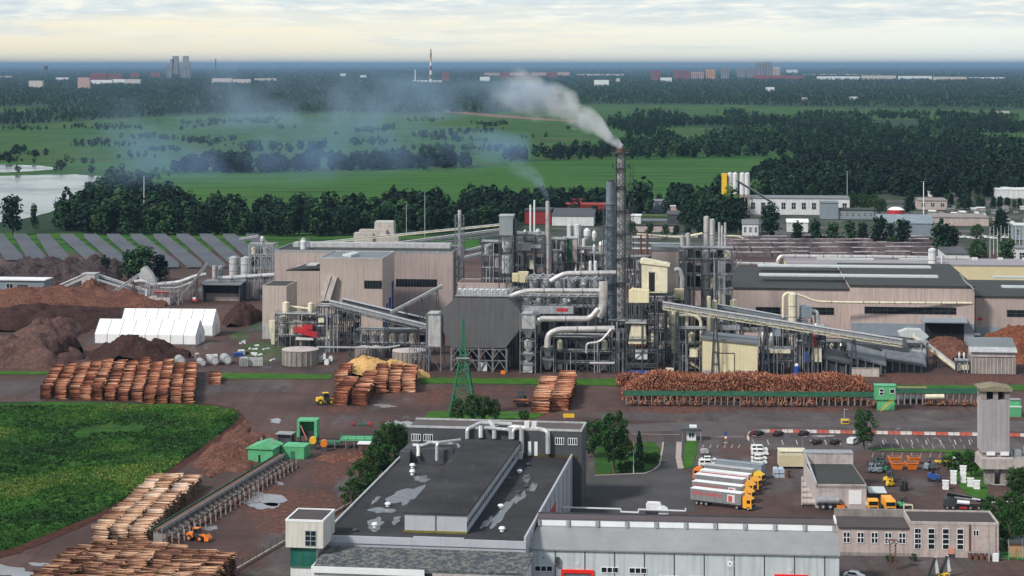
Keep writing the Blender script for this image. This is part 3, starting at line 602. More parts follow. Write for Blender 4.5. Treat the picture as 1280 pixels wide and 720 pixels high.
def conveyor(name, label, px0, py0, px1, py1, gy, wpx=4.5, mat='galv', truss=True, depth=3.0, legs=(), dy=0, cat='conveyor', yaw=0.0, cover=True, deckmat='steellight', legmat='steel', gy2=None):
    """inclined gallery between two photo points in the vertical plane standing on the ground row gy"""
    t = Th(name, label, cat, px0, gy, yaw=yaw); a = Vector(t.q(px0, py0)); b = Vector(t.q(px1, py1)); hh = wpx/t.s
    if gy2:                                            # far end stands on another ground row
        Y2 = F*H/(gy2-HY); b = Vector(((px1-640)*Y2/F - t.p.x, Y2-t.p.y, H-(py1-HY)*Y2/F))
    D = depth; d = (b-a); side = Vector((-d.y, d.x, 0)).normalized() if (abs(d.x)+abs(d.y)) > .01 else Vector((0,1,0))
    if side.y < 0: side = -side
    def P(f_, s_, z_): return a+d*f_+side*s_*D+Vector((0, 0, z_))
    if cover:
        mb = MB(); mb.hexa([P(0,0,-hh*.35), P(1,0,-hh*.35), P(1,1,-hh*.35), P(0,1,-hh*.35), P(0,0,hh*.45), P(1,0,hh*.45), P(1,1,hh*.45), P(0,1,hh*.45)]); mb.put('gallery', M[mat], t)
        MB().hexa([P(-.002,-.12,hh*.46), P(1.002,-.12,hh*.46), P(1.002,1.1,hh*.46), P(-.002,1.1,hh*.46), P(-.002,.1,hh*.62), P(1.002,.1,hh*.62), P(1.002,.9,hh*.62), P(-.002,.9,hh*.62)]).put('roof', M['galvlight'], t)
    else:
        MB().bar(P(0,.5,0), P(1,.5,0), D*.8, .25).put('belt', M['steeldark'], t)
    if truss:
        mb = MB(); n = max(3, int(d.length/3)); z0, z1 = (-hh*1.0, -hh*.4) if cover else (-hh*.4, hh*.5)
        for s_ in (0.02, .98):
            mb.bar(P(0,s_,z0), P(1,s_,z0), .22); mb.bar(P(0,s_,z1), P(1,s_,z1), .22)
            for i in range(n):
                f0, f1 = i/n, (i+1)/n; mb.bar(P(f0,s_,z0), P(f0,s_,z1), .14); mb.bar(P(f0,s_,z0 if i % 2 else z1), P(f1,s_,z1 if i % 2 else z0), .14)
        mb.put('truss', M[deckmat], t)
    for f_ in legs:
        mb = MB(); lo = P(f_,0,-hh); hi = P(f_,1,-hh); 
        for s_ in (0, 1):
            q = P(f_, s_, -hh*.9); dx = d.normalized()*.9; dx.z = 0
            mb.bar((q.x-dx.x*1.5, q.y-dx.y*1.5, 0), (q.x-dx.x*.3, q.y, q.z), .3); mb.bar((q.x+dx.x*1.5, q.y+dx.y*1.5, 0), (q.x+dx.x*.3, q.y, q.z), .3)
            k = max(1, int(q.z/4))
            for i in range(1, k): zz = q.z*i/k; mb.bar((q.x-dx.x*(1.5-1.2*i/k), q.y, zz), (q.x+dx.x*(1.5-1.2*i/k), q.y, zz), .18)
        mb.put('leg', M[legmat], t)
    return t
def pipe(name, label, pts, gy, rpx, mat='silver', ly=0, cat='duct', supports=(), bend=2.5, n=10, yaw=0, group=None, flanges=True):
    """pipe through photo points, all in the vertical plane on ground row gy (a third number shifts it in depth)"""
    t = Th(name, label, cat, pts[0][0], gy, yaw=yaw, group=group); r = rpx/t.s
    P = [t.q(p[0], p[1], ly+(p[2] if len(p) > 2 else 0)) for p in pts]
    MB().tube(P, r, n, bend=bend).put('pipe', M[mat], t, smooth=False)
    if flanges:
        for a, b in zip(P, P[1:]):
            a, b = Vector(a), Vector(b); L = (b-a).length
            if L > 8:
                k = int(L/6)
                for i in range(1, k): c = a.lerp(b, i/k); d = (b-a).normalized()*.18; MB().tube([c-d, c+d], r*1.12, n).put('flange', M['steellight'], t)
    if supports:
        mb = MB()
        for sx_ in supports:
            x = t.w(sx_, ly); z = None
            for a, b in zip(P, P[1:]):
                if min(a[0], b[0]) <= x <= max(a[0], b[0]) and abs(b[0]-a[0]) > .1: z = a[2]+(b[2]-a[2])*(x-a[0])/(b[0]-a[0])
            if z is None: z = max(p[2] for p in P)
            mb = MB(); mb.bar((x-.5, ly, 0), (x-.5, ly, z-r), .28); mb.bar((x+.8, ly, 0), (x+.8, ly, z-r), .28); mb.bar((x-.5, ly, z*.5), (x+.8, ly, z*.85), .16); mb.bar((x-.8, ly, z-r-.1), (x+1.1, ly, z-r-.1), .25)
            mb.put('support', M['steel'], t)
    return t
# ================================================================ left production complex
t = Th('production_hall', 'large stepped beige production hall with a dark strip window, left part of the mill', 'factory hall', 343, 400); 
x1 = t.w(566); zt = t.h(314.5)
walls(t, 'wall', 0, x1, 0, 32, 0, zt, M['beige']); flatroof(t, 0, x1, 0, 32, zt, M['roofdark'], .8, M['galv'])
fo = window(t, t.w(495), t.w(546), -.01, t.h(357.5, 40), t.h(348.5, 40), 14, 1, 'steeldark')
mb = MB(); mb.box(x1*.05, x1*.95, 20, 26, zt+.2, zt+2.2).put('roof_monitor', M['galvlight'], t)
t2 = Th('process_house', 'tall beige process house with sloping duct boxes and one dark window, beside the long hall', 'factory building', 400, 418)
xx = t2.w(478); z2 = t2.h(323)
walls(t2, 'wall', 0, xx, 0, 30, 0, z2, M['beige2']); rf = flatroof(t2, 0, xx, 0, 30, z2, M['roofgrey'], .5, M['galvlight'])
rp = MB(); rp.hexa([(xx*.30,8,z2+.2),(xx*.46,5,z2+.2),(xx*.56,11,z2+.2),(xx*.42,15,z2+.2),(xx*.30,8,z2+1.0),(xx*.46,5,z2+1.0),(xx*.56,11,z2+1.6),(xx*.42,15,z2+1.6)]).put('roof_panel', M['skylight'], t2)
window(t2, t2.w(455.5), t2.w(477), -.01, t2.h(360.5, 20), t2.h(351, 20), 6, 1, 'steeldark')
mb = MB()                                                # blue fins on the right-hand wall
for k, (a, top) in enumerate(((2, 388), (9, 380), (16, 372), (23, 352))): mb.box(xx+.02, xx+.35, a, a+3.4, 2, t2.h(top, xx, a))
mb.put('blue_panel', M['blue'], t2)
for (a, b, c) in ((407, 413, 345), (414, 420.5, 346)):
    d = MB(); zb = t2.h(375); zt_ = t2.h(c); x0 = t2.w(a); xw = t2.w(b)-x0
    d.hexa([(x0-2.2,-3,zb),(x0-2.2+xw,-3,zb),(x0-2.2+xw,-.4,zb),(x0-2.2,-.4,zb),(x0+.6,-1.6,zt_),(x0+.6+xw,-1.6,zt_),(x0+.6+xw,-.05,zt_),(x0+.6,-.05,zt_)]); d.put('duct_box', M['concretelight'], t2)
t3 = Th('annex', 'mid-height beige annex with a slanted black roof, left of the process house', 'factory building', 358, 412)
xx = t3.w(399.5); za, zb = t3.h(338.5), t3.h(336)
MB().prism([(0,0),(0,za),(24,za),(24,0)], 'x', 0, xx).put('wall', M['beige2'], t3)
MB().hexa([(-.1,-.1,za+.02),(xx,-.1,za+1.0),(xx,24,za+1.0),(3,24,za+.02),(-.1,-.1,za+.4),(xx,-.1,za+1.4),(xx,24,za+1.4),(3,24,za+.4)]).put('roof', M['roofdark'], t3)
MB().box(xx*.5, xx*.8, 6, 16, za+1.42, za+1.9).put('rooflight', M['skylight'], t3)
t4 = Th('low_annex', 'lowest beige annex with a black roof at the left end of the hall', 'factory building', 328, 424)
xx = t4.w(358); za = t4.h(358)
walls(t4, 'wall', 0, xx, 0, 20, 0, za, M['beige2']); flatroof(t4, 0, xx, 0, 20, za, M['roofdark'], .3, M['beige2'])
MB().box(.1, 3.4, -.2, -.01, .2, 6).put('lower_cladding', M['galvlight'], t4)
# roof plant and stair tower of the hall
t = Th('roof_cyclone', 'small galvanised fan house with a white cap on the hall roof', 'fan unit', 377, 398, z=29.2); frame(m_ := MB(), -2, 2.2, 3, 6, [3.2, 5.2], 2, 1, .2); m_.put('frame', M['steellight'], t); MB().lathe(0, 4, [(1.3,0),(1.5,3.6),(1.1,4.6),(.5,5.4)]).put('fan', M['whitedirty'], t)
t = Th('stair_tower', 'slim galvanised lattice stair tower at the end of the beige hall', 'stair tower', 570, 400); zt = t.h(268)
mb = MB(); frame(mb, 0, 3.6, -3.4, -.3, [zt*i/12 for i in range(1, 13)], 1, 1, .22, seed=3); mb.put('frame', M['steellight'], t); MB().tube([(1.8,-1.8,0),(1.8,-1.8,zt+2)], .75, 10).put('riser', M['galvlight'], t)
for i in range(11): pass
mb = MB()
for i in range(12): z = zt*i/12; mb.bar((.3,-3.0,z), (3.3,-3.0,z+zt/12), .5, .12)
mb.put('stair', M['steel'], t)
# concrete hut group behind the hall
t = Th('concrete_plant', 'pale ruin-like concrete plant behind the hall roof', 'building', 440, 305); mb = MB()
for a, b, c, d in ((0,12,0,7),(3,20,4,9),(12,24,8,14),(16,28,6,6)): mb.box(a, b, d*.8, d*.8+8, 0, d*.9)
mb.put('wall', M['concretelight'], t); MB().box(12.5, 23.5, 11.5, 19, 12.6, 13.2).put('roof', M['skylight'], t)
# ================================================================ dust filter (big grey box) and flue ducts
t = Th('dust_filter', 'huge dark grey faceted filter housing raised on braced steel legs', 'filter house', 551, 464)
P8 = [(551,409),(565,434.5),(632,435),(650,411),(650,389),(634,371),(570,371),(551,389)]
pts = [(t.w(x), t.h(y, t.w(x))) for x, y in P8]; D = 24
MB().prism(pts, 'y', 0, D).put('housing', pm('grey_profiled_cladding', (.105,.107,.118), .55, var=.10, scale=.15, panel=2.2, streak=True), t)
zt = max(p[1] for p in pts); xa, xb = t.w(570), t.w(634)
mb = MB(); mb.box(xa-.3, xb+.3, -.4, D+.3, zt+.02, zt+.3); mb.put('roof', M['galv'], t)
mb = MB(); rails(mb, xa, xb, 0, D, zt+.3, .10)
mb.put('railing', M['steellight'], t)
for i in range(9):
    xx = xa+1.2+(xb-xa-2.4)*i/8; f = MB(); f.tube([(xx-.7,3,zt+.3),(xx-.7,3,zt+2.2),(xx+.7,3,zt+2.2),(xx+.7,3,zt+.3)], .38, 8, bend=.9); f.box(xx-.8, xx+.8, 6, 8.5, zt+.3, zt+1.8); f.put('fan_unit', M['galvlight'], t)
zl = t.h(434.5); xl, xr = t.w(564), t.w(633); n = 4
for j in (0, D*.5, D-.5):
    for i in range(n+1): xx = xl+(xr-xl)*i/n; MB().box(xx-.3, xx+.3, j+.1, j+.7, 0, zl).put('leg', M['steellight'], t)
mb = MB()
for i in range(n):
    a = xl+(xr-xl)*i/n; b = xl+(xr-xl)*(i+1)/n; m_ = (a+b)/2
    for (z0, z1) in ((zl*.55, zl*.93), (.2, zl*.48)): mb.bar((a,.2,z0), (m_,.2,z1), .3); mb.bar((b,.2,z0), (m_,.2,z1), .3)
for z in (zl*.5, zl*.97): mb.box(xl, xr, .05, .45, z-.3, z)
mb.put('bracing', M['steellight'], t)
hp = MB()
for i in range(4):
    c = xl+(xr-xl)*(i+.5)/4; w_ = (xr-xl)/8.5
    hp.hexa([(c-.6,9,zl*.35),(c+.6,9,zl*.35),(c+.6,12,zl*.35),(c-.6,12,zl*.35),(c-w_,3,zl-.05),(c+w_,3,zl-.05),(c+w_,18,zl-.05),(c-w_,18,zl-.05)])
hp.put('hopper', M['steeldark'], t)
t = Th('equipment_cabinet', 'white cabinet between the legs under the filter housing', 'cabinet', 597, 465); mb = MB().box(0, 3.2, 1, 3.4, .2, 2.9); mb.box(-.1, 3.3, .9, 3.5, 2.9, 3.05); mb.put('body', M['whitedirty'], t); MB().box(1.55, 1.65, .93, .99, .3, 2.8).put('door_gap', M['steel'], t)
t = Th('orange_box', 'small orange crate on the ground under the filter housing', 'crate', 626, 468); MB().box(0, 1.6, 0, 1.2, .1, 1.2).put('crate', M['orange'], t); MB().box(.1, 1.5, .1, 1.1, 0, .1).put('pallet', M['wood'], t)
def boxtower(name, label, x0, x1, yb, tops, D=7, mat='steellight', boxm='galvlight', cat='process unit', seed=0):
    """frame with stacked hoppers; tops: (top row, bottom row, width share, kind)"""
    t = Th(name, label, cat, x0, yb); w = t.w(x1); zs = sorted({t.h(a) for a, *_ in tops} | {t.h(b) for _, b, *_ in tops if t.h(b) > 1}); zs = [z for i, z in enumerate(zs) if i == 0 or z-zs[i-1] > 1.2]
    fr = MB(); frame(fr, 0, w, 0, D, zs, 1, 1, .32, seed=seed); fr.put('frame', M[mat], t)
    for (a, b, sh, kind) in tops:
        za, zb = t.h(a), t.h(b); c = w/2; hw = w*sh/2; m_ = MB()
        if kind == 'box': m_.box(c-hw, c+hw, .5, D-.5, zb, za)
        elif kind == 'round': m_.prism([(c-hw,zb),(c+hw,zb),(c+hw,za-hw*.5),(c+hw*.6,za),(c-hw*.9,za),(c-hw,za-.3)], 'y', .3, D-.3)
        elif kind == 'hop': m_.hexa([(c-hw*.4,D*.35,zb),(c+hw*.4,D*.35,zb),(c+hw*.4,D*.65,zb),(c-hw*.4,D*.65,zb),(c-hw,.3,za),(c+hw,.3,za),(c+hw,D-.3,za),(c-hw,D-.3,za)])
        elif kind == 'drum': m_.lathe(c, D/2, [(hw*.5,zb),(hw,zb+(za-zb)*.35),(hw,za-.5),(hw*.4,za)])
        m_.put({'box':'casing','round':'casing','hop':'hopper','drum':'drum'}[kind], M[boxm], t)
    return t
boxtower('outlet_unit', 'pale rounded duct head over stacked hoppers right of the filter housing', 650, 669, 467, [(392,411,.95,'round'),(412,424,.62,'hop'),(426,440,.62,'drum'),(442,452,.7,'hop'),(454,466,.6,'box')], 8, seed=4)
boxtower('inlet_unit', 'pale tall casing on a lattice base left of the filter housing', 533, 551, 464, [(392,433,.98,'round')], 9, seed=5)
t = Th('lattice_bridge', 'grey lattice bridge on posts beside the pale casing', 'steel structure', 512, 464); w = t.w(536); z = t.h(434); mb = MB(); frame(mb, 0, w, 0, 5, [z-3.4, z], 4, 1, .28, seed=1); mb.put('frame', M['steellight'], t); MB().box(.6, w-.6, 2, 4.5, .1, z-5).put('log_crib', M['rust'], t)
DU = [
 ('upper_duct', 'long pinkish silver duct highest above the pipe racks', [(688,352),(704,342,0),(770,341,0)], 455, 3.2),
 ('flue_duct', 'wide silver flue duct running right from the filter roof', [(634,372),(656,363.5),(752,363.5)], 464, 3.2),
 ('flue_riser', 'fat upright silver duct with a bright collar beside the tall blue stack', [(754,352),(754,384),(748,396)], 465, 5.6),
 ('bent_duct', 'silver duct with an elbow starting at the rounded duct head', [(670,404),(676,398.5),(738,398.5),(748,386)], 465.5, 3.6),
 ('lower_duct', 'thickest silver duct that bends down to the hopper stand', [(684,434),(685,418),(698,412),(768,411)], 467, 4.0),
 ('branch_pipe', 'thin zigzag silver pipe dropping from the blue stack', [(733,441),(733,429),(750,428),(765,411)], 468, 1.5),
 ('floor_pipe', 'low horizontal white pipe near the ground between posts', [(737,454),(768,454)], 468, 1.6)]
for n_, l_, p_, g_, r_ in DU: pipe(n_, l_, p_, g_, r_, bend=4.0, n=12)
boxtower('hopper_stand', 'open steel stand holding a grey hopper below the thick silver duct', 676, 692, 466, [(434,447,.8,'hop'),(449,463,.9,'hop')], 6, boxm='galv', seed=6)
# pipe racks / platforms between
def rack(name, label, x0, x1, gy, rows, nx, D=10, mat='steel', seed=0, drums=0, cat='pipe rack', pipes=3, slats=True):
    t = Th(name, label, cat, x0, gy); w = t.w(x1); zs = sorted(t.h(r_) for r_ in rows); mb = MB(); frame(mb, 0, w, 0, D, zs, nx, 2, .34, seed=seed); mb.put('frame', M[mat], t)
    r = random.Random(seed); pp = MB()
    for z in zs:
        for k in range(pipes): y = D*(k+.5)/pipes; rr = r.uniform(.12, .38); pp.tube([(-.5,y,z+rr+.05),(w+.5,y,z+rr+.05)], rr, 7)
        for k in range(pipes): xx = r.uniform(.5, w-.5); pp.tube([(xx,-.4,0),(xx,-.4,z)], r.uniform(.08,.2), 6)
    pp.put('pipe', M['galv'], t)
    rl = MB(); 
    for z in zs: rails(rl, 0, w, -.1, D, z+.05, .08)
    rl.put('railing', M['steellight'], t)
    if slats:
        sl_ = MB(); n = int(w/3.2)
        for i in range(n): xx = i*w/n; sl_.bar((xx, .5, zs[-1]+.2), (xx+2.0, D-.5, zs[-1]+.9), .55, .3)
        sl_.put('sloping_pipe', M['galvlight'], t)
    for z0, z1 in zip([0]+zs[:-1], zs):                  # gear inside the rack; dark casings added to give it a shaded interior
        for i in range(nx):
            if r.random() < .62: a = w*(i+.12)/nx; b = w*(i+.88)/nx; hh = (z1-z0)*r.uniform(.45, .85); MB().box(a, b, D*.55, D*.9, z0+.1, z0+hh).put('casing', M[r.choice(('steeldark','steeldark','black','steel'))], t)
            elif r.random() < .6: MB().lathe(w*(i+.5)/nx, D*.35, [(.3,z0+.1),(min(1.1,w/nx*.35),z0+.6),(min(1.1,w/nx*.35),z0+(z1-z0)*.7),(.3,z0+(z1-z0)*.8)], 10).put('vessel', M[r.choice(('galvlight','galv','silver','creamsteel'))], t)
    for i in range(drums):
        c = w*(i+.5)/drums; z = zs[-1]; MB().lathe(c, D*.5, [(w/drums*.32, z-4.6), (w/drums*.36, z-3), (w/drums*.36, z-1.2), (w/drums*.2, z-.4)]).put('drum', M['galv'], t)
    return t
rack('pipe_rack', 'pipe rack with slanting bright pipes directly under the highest duct', 657, 752, 452, (350, 372, 398, 424), 6, 16, seed=11, drums=6)
rack('pipe_rack', 'pipe rack with slanting bright pipes under the wide flue duct', 648, 745, 460, (371, 384, 420, 442), 6, 10, seed=12)
rack('pipe_rack', 'dark lower rack of posts behind the thick bent duct', 692, 762, 465, (422, 440, 454), 5, 9, seed=13, slats=False)
rack('pipe_rack', 'tall narrow rack of steps between blue stack and hoist tower', 762, 781, 464, (402, 414, 426, 438, 450), 2, 6, seed=14, slats=False, cat='steel structure')
t = Th('deck_beam', 'long ribbed grey beam deck ending in a red lamp panel', 'platform', 652, 462); w = t.w(717); MB().box(0, w, -1.5, 1.5, t.h(391), t.h(382)).put('beam', M['galv'], t); MB().box(w-6, w-2, -1.62, -1.5, t.h(388), t.h(384)).put('red_panel', M['red'], t); 
for i in range(4): MB().box(w*(i+.5)/4-.15, w*(i+.5)/4+.15, -.15, .15, 0, t.h(391)).put('leg', M['steel'], t)
# tall stacks
t = Th('tall_stack', 'thick blue-grey steel stack, shorter of the two tall chimneys', 'chimney', 763.5, 452, yaw=0); zt = t.h(227); MB().lathe(0, 0, [(2.0,0),(2.0,zt*.7),(1.75,zt-3),(1.75,zt)], 18).put('shell', pm('blue_grey_steel', (.14,.18,.23), .5, .2, var=.2, scale=.3, streak=True), t)
mb = MB(); 
for k in range(1, 8): mb.lathe(0, 0, [(2.35,zt*k/8),(2.35,zt*k/8+.35)], 18)
mb.put('ring', M['steellight'], t); MB().lathe(0, 0, [(1.3,zt-.5),(1.3,zt+.6)], 14).put('liner', M['steeldark'], t)
mb = MB(); L = 2.7; nb = 16; zh = zt*.86
for a, b in ((-L,-L),(L,-L),(L,L),(-L,L)): mb.box(a-.12, a+.12, b-.12, b+.12, 0, zh)
for k in range(nb):
    z0, z1 = zh*k/nb, zh*(k+1)/nb
    mb.bar((-L,-L,z0), (L,-L,z1), .14); mb.bar((L,-L,z0), (-L,-L,z1), .14); mb.bar((-L,-L,z1), (L,-L,z1), .14); mb.bar((-L,-L,z1), (-L,L,z1), .14); mb.bar((L,-L,z1), (L,L,z1), .14); mb.bar((-L,-L,z0), (-L,L,z1), .12)
mb.put('lattice', M['steel'], t)
t = Th('smoking_chimney', 'tallest slim white chimney in a dark lattice mast, smoke leaving its top', 'chimney', 776, 456, yaw=0); zt = t.h(186); MB().lathe(0, 0, [(1.25,0),(1.2,zt*.9),(1.15,zt)], 14).put('flue', pm('sooty_white_flue', (.46,.45,.46), .6, var=.15, scale=.4, dirt=.3), t)
MB().lathe(0, 0, [(1.5,zt-1.2),(1.5,zt+.1),(.9,zt+.12)], 14).put('tip', M['rust'], t)
mb = MB(); L = 2.35; nb = 24
xs_ = ((-1.6,-1.6),(1.6,-1.6),(1.6,1.6),(-1.6,1.6))
for a, b in xs_: mb.box(a-.16, a+.16, b-.16, b+.16, 0, zt-2)
for k in range(nb):
    z0, z1 = (zt-2)*k/nb, (zt-2)*(k+1)/nb
    mb.bar((-1.6,-1.6,z0), (1.6,-1.6,z1), .2); mb.bar((1.6,-1.6,z0), (-1.6,-1.6,z1), .2); mb.bar((-1.6,-1.6,z1), (1.6,-1.6,z1), .2); mb.bar((1.6,-1.6,z0), (1.6,1.6,z1), .1); mb.bar((-1.6,1.6,z0), (-1.6,-1.6,z1), .1)
mb.put('lattice', M['steeldark'], t)
for py in (190, 209, 232, 262, 292, 322, 352):
    mb = MB(); z = t.h(py); mb.box(-3.0, 3.0, -2.6, 2.6, z-.35, z-.1); rails(mb, -3.0, 3.0, -2.6, 2.6, z-.1, .13, 1.2)
    mb.put('platform', M['steeldark'], t)
mb = MB(); zc = t.h(204)                                  # outer guide mast
for a in (3.4, 4.6): mb.bar((a,0,0), (a,0,zc), .16)
for k in range(30): z0, z1 = zc*k/30, zc*(k+1)/30; mb.bar((3.4,0,z0), (4.6,0,z1), .1); mb.bar((3.4,0,z1), (4.6,0,z1), .1)
for k in range(6): mb.bar((1.6,0,zc*(k+1)/6-1), (3.4,0,zc*(k+1)/6-1), .12)
mb.put('guide_mast', M['steeldark'], t)
# ================================================================ hoist tower, cyclones and conveyor in the middle right
t = Th('screening_tower', 'open steel tower with cream bins, blue skip at its foot, left of the big conveyor', 'steel tower', 783, 468)
w = t.w(822); zs = [t.h(y) for y in (458, 440, 424, 403, 380)]; mb = MB(); frame(mb, 0, w, 0, 9, zs, 2, 1, .4, seed=21); mb.put('frame', M['steel'], t)
rl = MB(); [rails(rl, 0, w, -.1, 9, z+.05, .1) for z in zs]; rl.put('railing', M['steellight'], t)
a, b = t.w(786), t.w(811); MB().prism([(a,t.h(378)),(b,t.h(378)),(b,t.h(363)),(a+1.2,t.h(361.5)),(a,t.h(364))], 'y', -.6, 5).put('upper_bin', M['cream'], t)
a, b = t.w(785), t.w(808); MB().hexa([(a,.3,t.h(430)),(b,.3,t.h(430)),(b,5,t.h(430)),(a,5,t.h(430)),(a+1.2,.3,t.h(406)),(b-.5,.3,t.h(406)),(b-.5,5,t.h(406)),(a+1.2,5,t.h(406))]).put('screen_box', M['creamsteel'], t)
mb = MB(); [mb.lathe(a+.8+i*1.05, -.05, [(.25,t.h(430)-.9),(.35,t.h(430)+.1)], 6) for i in range(6)]; mb.put('outlet', M['rust'], t)
MB().box(t.w(783)-.3, t.w(808), -.6, 6, t.h(404), t.h(402)).put('canopy', M['galvlight'], t)
MB().box(t.w(794), t.w(809), .2, 4, t.h(449), t.h(438)).put('motor_box', M['whitedirty'], t)
t = Th('skip', 'low blue skip container at the foot of the open steel tower', 'skip', 786, 469); MB().prism([(0,.3),(.8,0),(6,0),(6.8,.3),(7,1.5),(-.2,1.5)], 'y', 0, 2.2).put('body', M['blue'], t)
t = Th('head_house', 'cream head house with a sloped roof and a tall dark opening, top of the hoist', 'head house', 802, 464)
w = t.w(834); zb = t.h(366)
walls(t, 'wall', 0, w, 0, 7, zb, t.h(329), M['creamsteel'])
MB().prism([(-.5,t.h(329)),(w+.9,t.h(333)),(w+.9,t.h(330.5)),(.5,t.h(324)),(-.5,t.h(325))], 'y', -.5, 7.5).put('roof', M['creamsteel'], t)
MB().box(t.w(811), t.w(818.5), -.06, 0, t.h(364), t.h(341)).put('opening', M['black'], t); MB().box(t.w(810.5), t.w(819), -.12, -.06, t.h(341), t.h(339.5)).put('lintel', M['steellight'], t)
mb = MB(); frame(mb, .3, w-.3, .4, 6.6, [t.h(440), t.h(415), t.h(390), zb], 2, 1, .4, seed=23); mb.put('frame', M['steel'], t)
rl = MB(); rails(rl, -1, w+2, -1, 7, zb-.6, .1); rl.box(-1, w+2, -1, 7, zb-.9, zb-.6); rl.put('platform', M['steeldark'], t)
t = Th('transfer_box', 'small cream box on posts behind the curved pipe', 'transfer box', 843, 456); zb = t.h(375); MB().box(0, 3.4, 0, 3, zb, zb+3.9).put('box', M['cream'], t); mb = MB(); frame(mb, 0, 3.4, 0, 3, [zb*.5, zb], 1, 1, .25); mb.put('frame', M['steel'], t)
t = Th('cyclone', 'large cream cyclone tapering downwards beside the hoist tower', 'cyclone', 841.5, 462, yaw=0); r = 5.6/t.s
MB().lathe(0, 0, [(.5,t.h(440)),(r*.75,t.h(408)),(r,t.h(406)),(r,t.h(392)),(r*.8,t.h(389))], 16).put('cone', M['creamsteel'], t); mb = MB(); frame(mb, -2.4, 3, -2.4, 2.4, [t.h(452), t.h(436), t.h(420), t.h(404)], 1, 1, .28, seed=2); mb.put('frame', M['steel'], t)
MB().box(-2, 2, -2, 2, t.h(449), t.h(443)).put('feeder', M['steel'], t)
pipe('curved_pipe', 'cream pipe looping up from the cyclone and down to the ground', [(839,388),(845,386),(858,386),(859,450)], 461, 2.4, 'creamsteel', cat='pipe', bend=3)
pipe('return_pipe', 'thinner cream pipe with a square bend right of the looping pipe', [(849,394),(868,394),(876,400),(877,456)], 462, 1.9, 'creamsteel', cat='pipe', bend=2.5)
pipe('grey_elbow_pipe', 'thick dark silver elbow pipe beside the head house', [(843,338),(849,336),(853,346),(852,372)], 452, 3.0, 'galv', cat='pipe', bend=3)
conveyor('chute', 'short sloping cream chute at the foot of the cyclone', 848, 446, 875, 461, 464, 4, 'creamsteel', legs=(.2,), depth=1.6, truss=False)
t = Th('small_cart', 'small cream and pink machine box under the cyclone frame', 'machine box', 832, 469); MB().box(0, 3, 0, 2, .5, 2.4).put('body', M['creamsteel'], t); MB().box(.2, 2.8, .2, 1.8, 0, .5).put('base', M['steel'], t)
conveyor('long_conveyor', 'longest grey conveyor gallery sloping down across the beige hall', 829, 381, 1128, 428, 470, 6.0, 'galv', legs=(.06,.22,.43,.62,.80), depth=2.6, deckmat='creamsteel', yaw=0)
conveyor('second_conveyor', 'shorter dark blue-grey gallery above and behind the longest conveyor', 893, 382, 1010, 403, 446, 4.6, 'bluegrey', legs=(.3,.8), depth=2.4)
t = Th('discharge_hood', 'pale blue roofed hood at the low end of the longest conveyor', 'hood', 1124, 452); z0 = t.h(420); MB().prism([(0,z0),(9.5,z0-1.2),(10.8,z0),(8,z0+2.4),(3,z0+2.6),(-.3,z0+1.4)], 'y', -.5, 4.5).put('hood', M['skylight'], t); mb = MB(); frame(mb, .5, 9, 0, 4, [z0*.5, z0-1.2], 2, 1, .3); mb.put('frame', M['steel'], t)
conveyor('pale_chute', 'pale thin conveyor running down from the blue hood to the ground', 1141, 418, 1199, 463, 455, 3.0, 'creamsteel', legs=(.5,), depth=1.4, truss=True, gy2=464, deckmat='creamsteel')
t = Th('workshop_shed', 'pale yellow shed with a sloping grey roof and a big door behind the log heap', 'shed', 878, 468)
w = t.w(947); za, zb = t.h(423.5), t.h(431, w)
MB().prism([(0,0),(w,0),(w,zb),(0,za)], 'y', 0, 15).put('wall', M['cream'], t); MB().hexa([(-.6,-.6,za+.02),(w+.5,-.6,zb-.02),(w+.5,15.5,zb-.02),(-.6,15.5,za+.02),(-.6,-.6,za+.9),(w+.5,-.6,zb+.9),(w+.5,15.5,zb+.9),(-.6,15.5,za+.9)]).put('roof', M['roofgrey'], t)
x0, x1 = t.w(896.5), t.w(917.5); d = MB(); d.box(x0, x1, -.12, -.01, .1, t.h(441.5)); do = d.put('door', M['cream'], t); f = MB(); f.box(x0-.2, x0, -.2, -.01, 0, t.h(441)); f.box(x1, x1+.2, -.2, -.01, 0, t.h(441)); f.box(x0-.2, x1+.2, -.2, -.01, t.h(441.5), t.h(440.5)); f.put('door_frame', M['steel'], do)
MB().box(-.06, w+.06, -.06, -.012, 0, 1.6).put('plinth', M['concretelight'], t)
# ================================================================ long beige hall with dark roof
t = Th('saw_hall', 'long beige hall with a dark roof and two pale rooflight strips behind the conveyor', 'factory hall', 868, 420)
w1 = t.w(1062); z = t.h(361)
walls(t, 'wall', 0, w1, 0, 84, 0, z, M['beige']); MB().box(-.3, w1, -.3, 84, z+.01, z+.8).put('roof', M['roofdark'], t)
w2 = t.w(1218, -5); z2 = t.h(358.5, w1, -5)
walls(t, 'projecting_wall', w1, w2, -5, 84, 0, z2, M['beige']); MB().box(w1-.2, w2+.3, -5.3, 84, z2+.01, z2+.85).put('roof', M['roofdark'], t)
x0, x1 = t.w(1081, -5), t.w(1195, -5); window(t, x0, x1, -5.01, t.h(391.5, x0, -5), t.h(383.5, x0, -5), 12, 2, 'steeldark')
x0, x1 = t.w(1015), t.w(1042); window(t, x0, x1, -.01, t.h(393, x0), t.h(384.5, x0), 3, 2, 'steeldark'); x0, x1 = t.w(945), t.w(975); window(t, x0, x1, -.01, t.h(393, x0), t.h(384, x0), 3, 2, 'steeldark')
MB().box(w1+.1, t.w(1156,-5), -5.15, -5.01, 0, t.h(403.5, w1, -5)).put('lower_cladding', M['bluegrey'], t); MB().box(t.w(1206,-5), w2-.1, -5.15, -5.01, 0, t.h(405, w2, -5)).put('lower_cladding', M['bluegrey'], t)
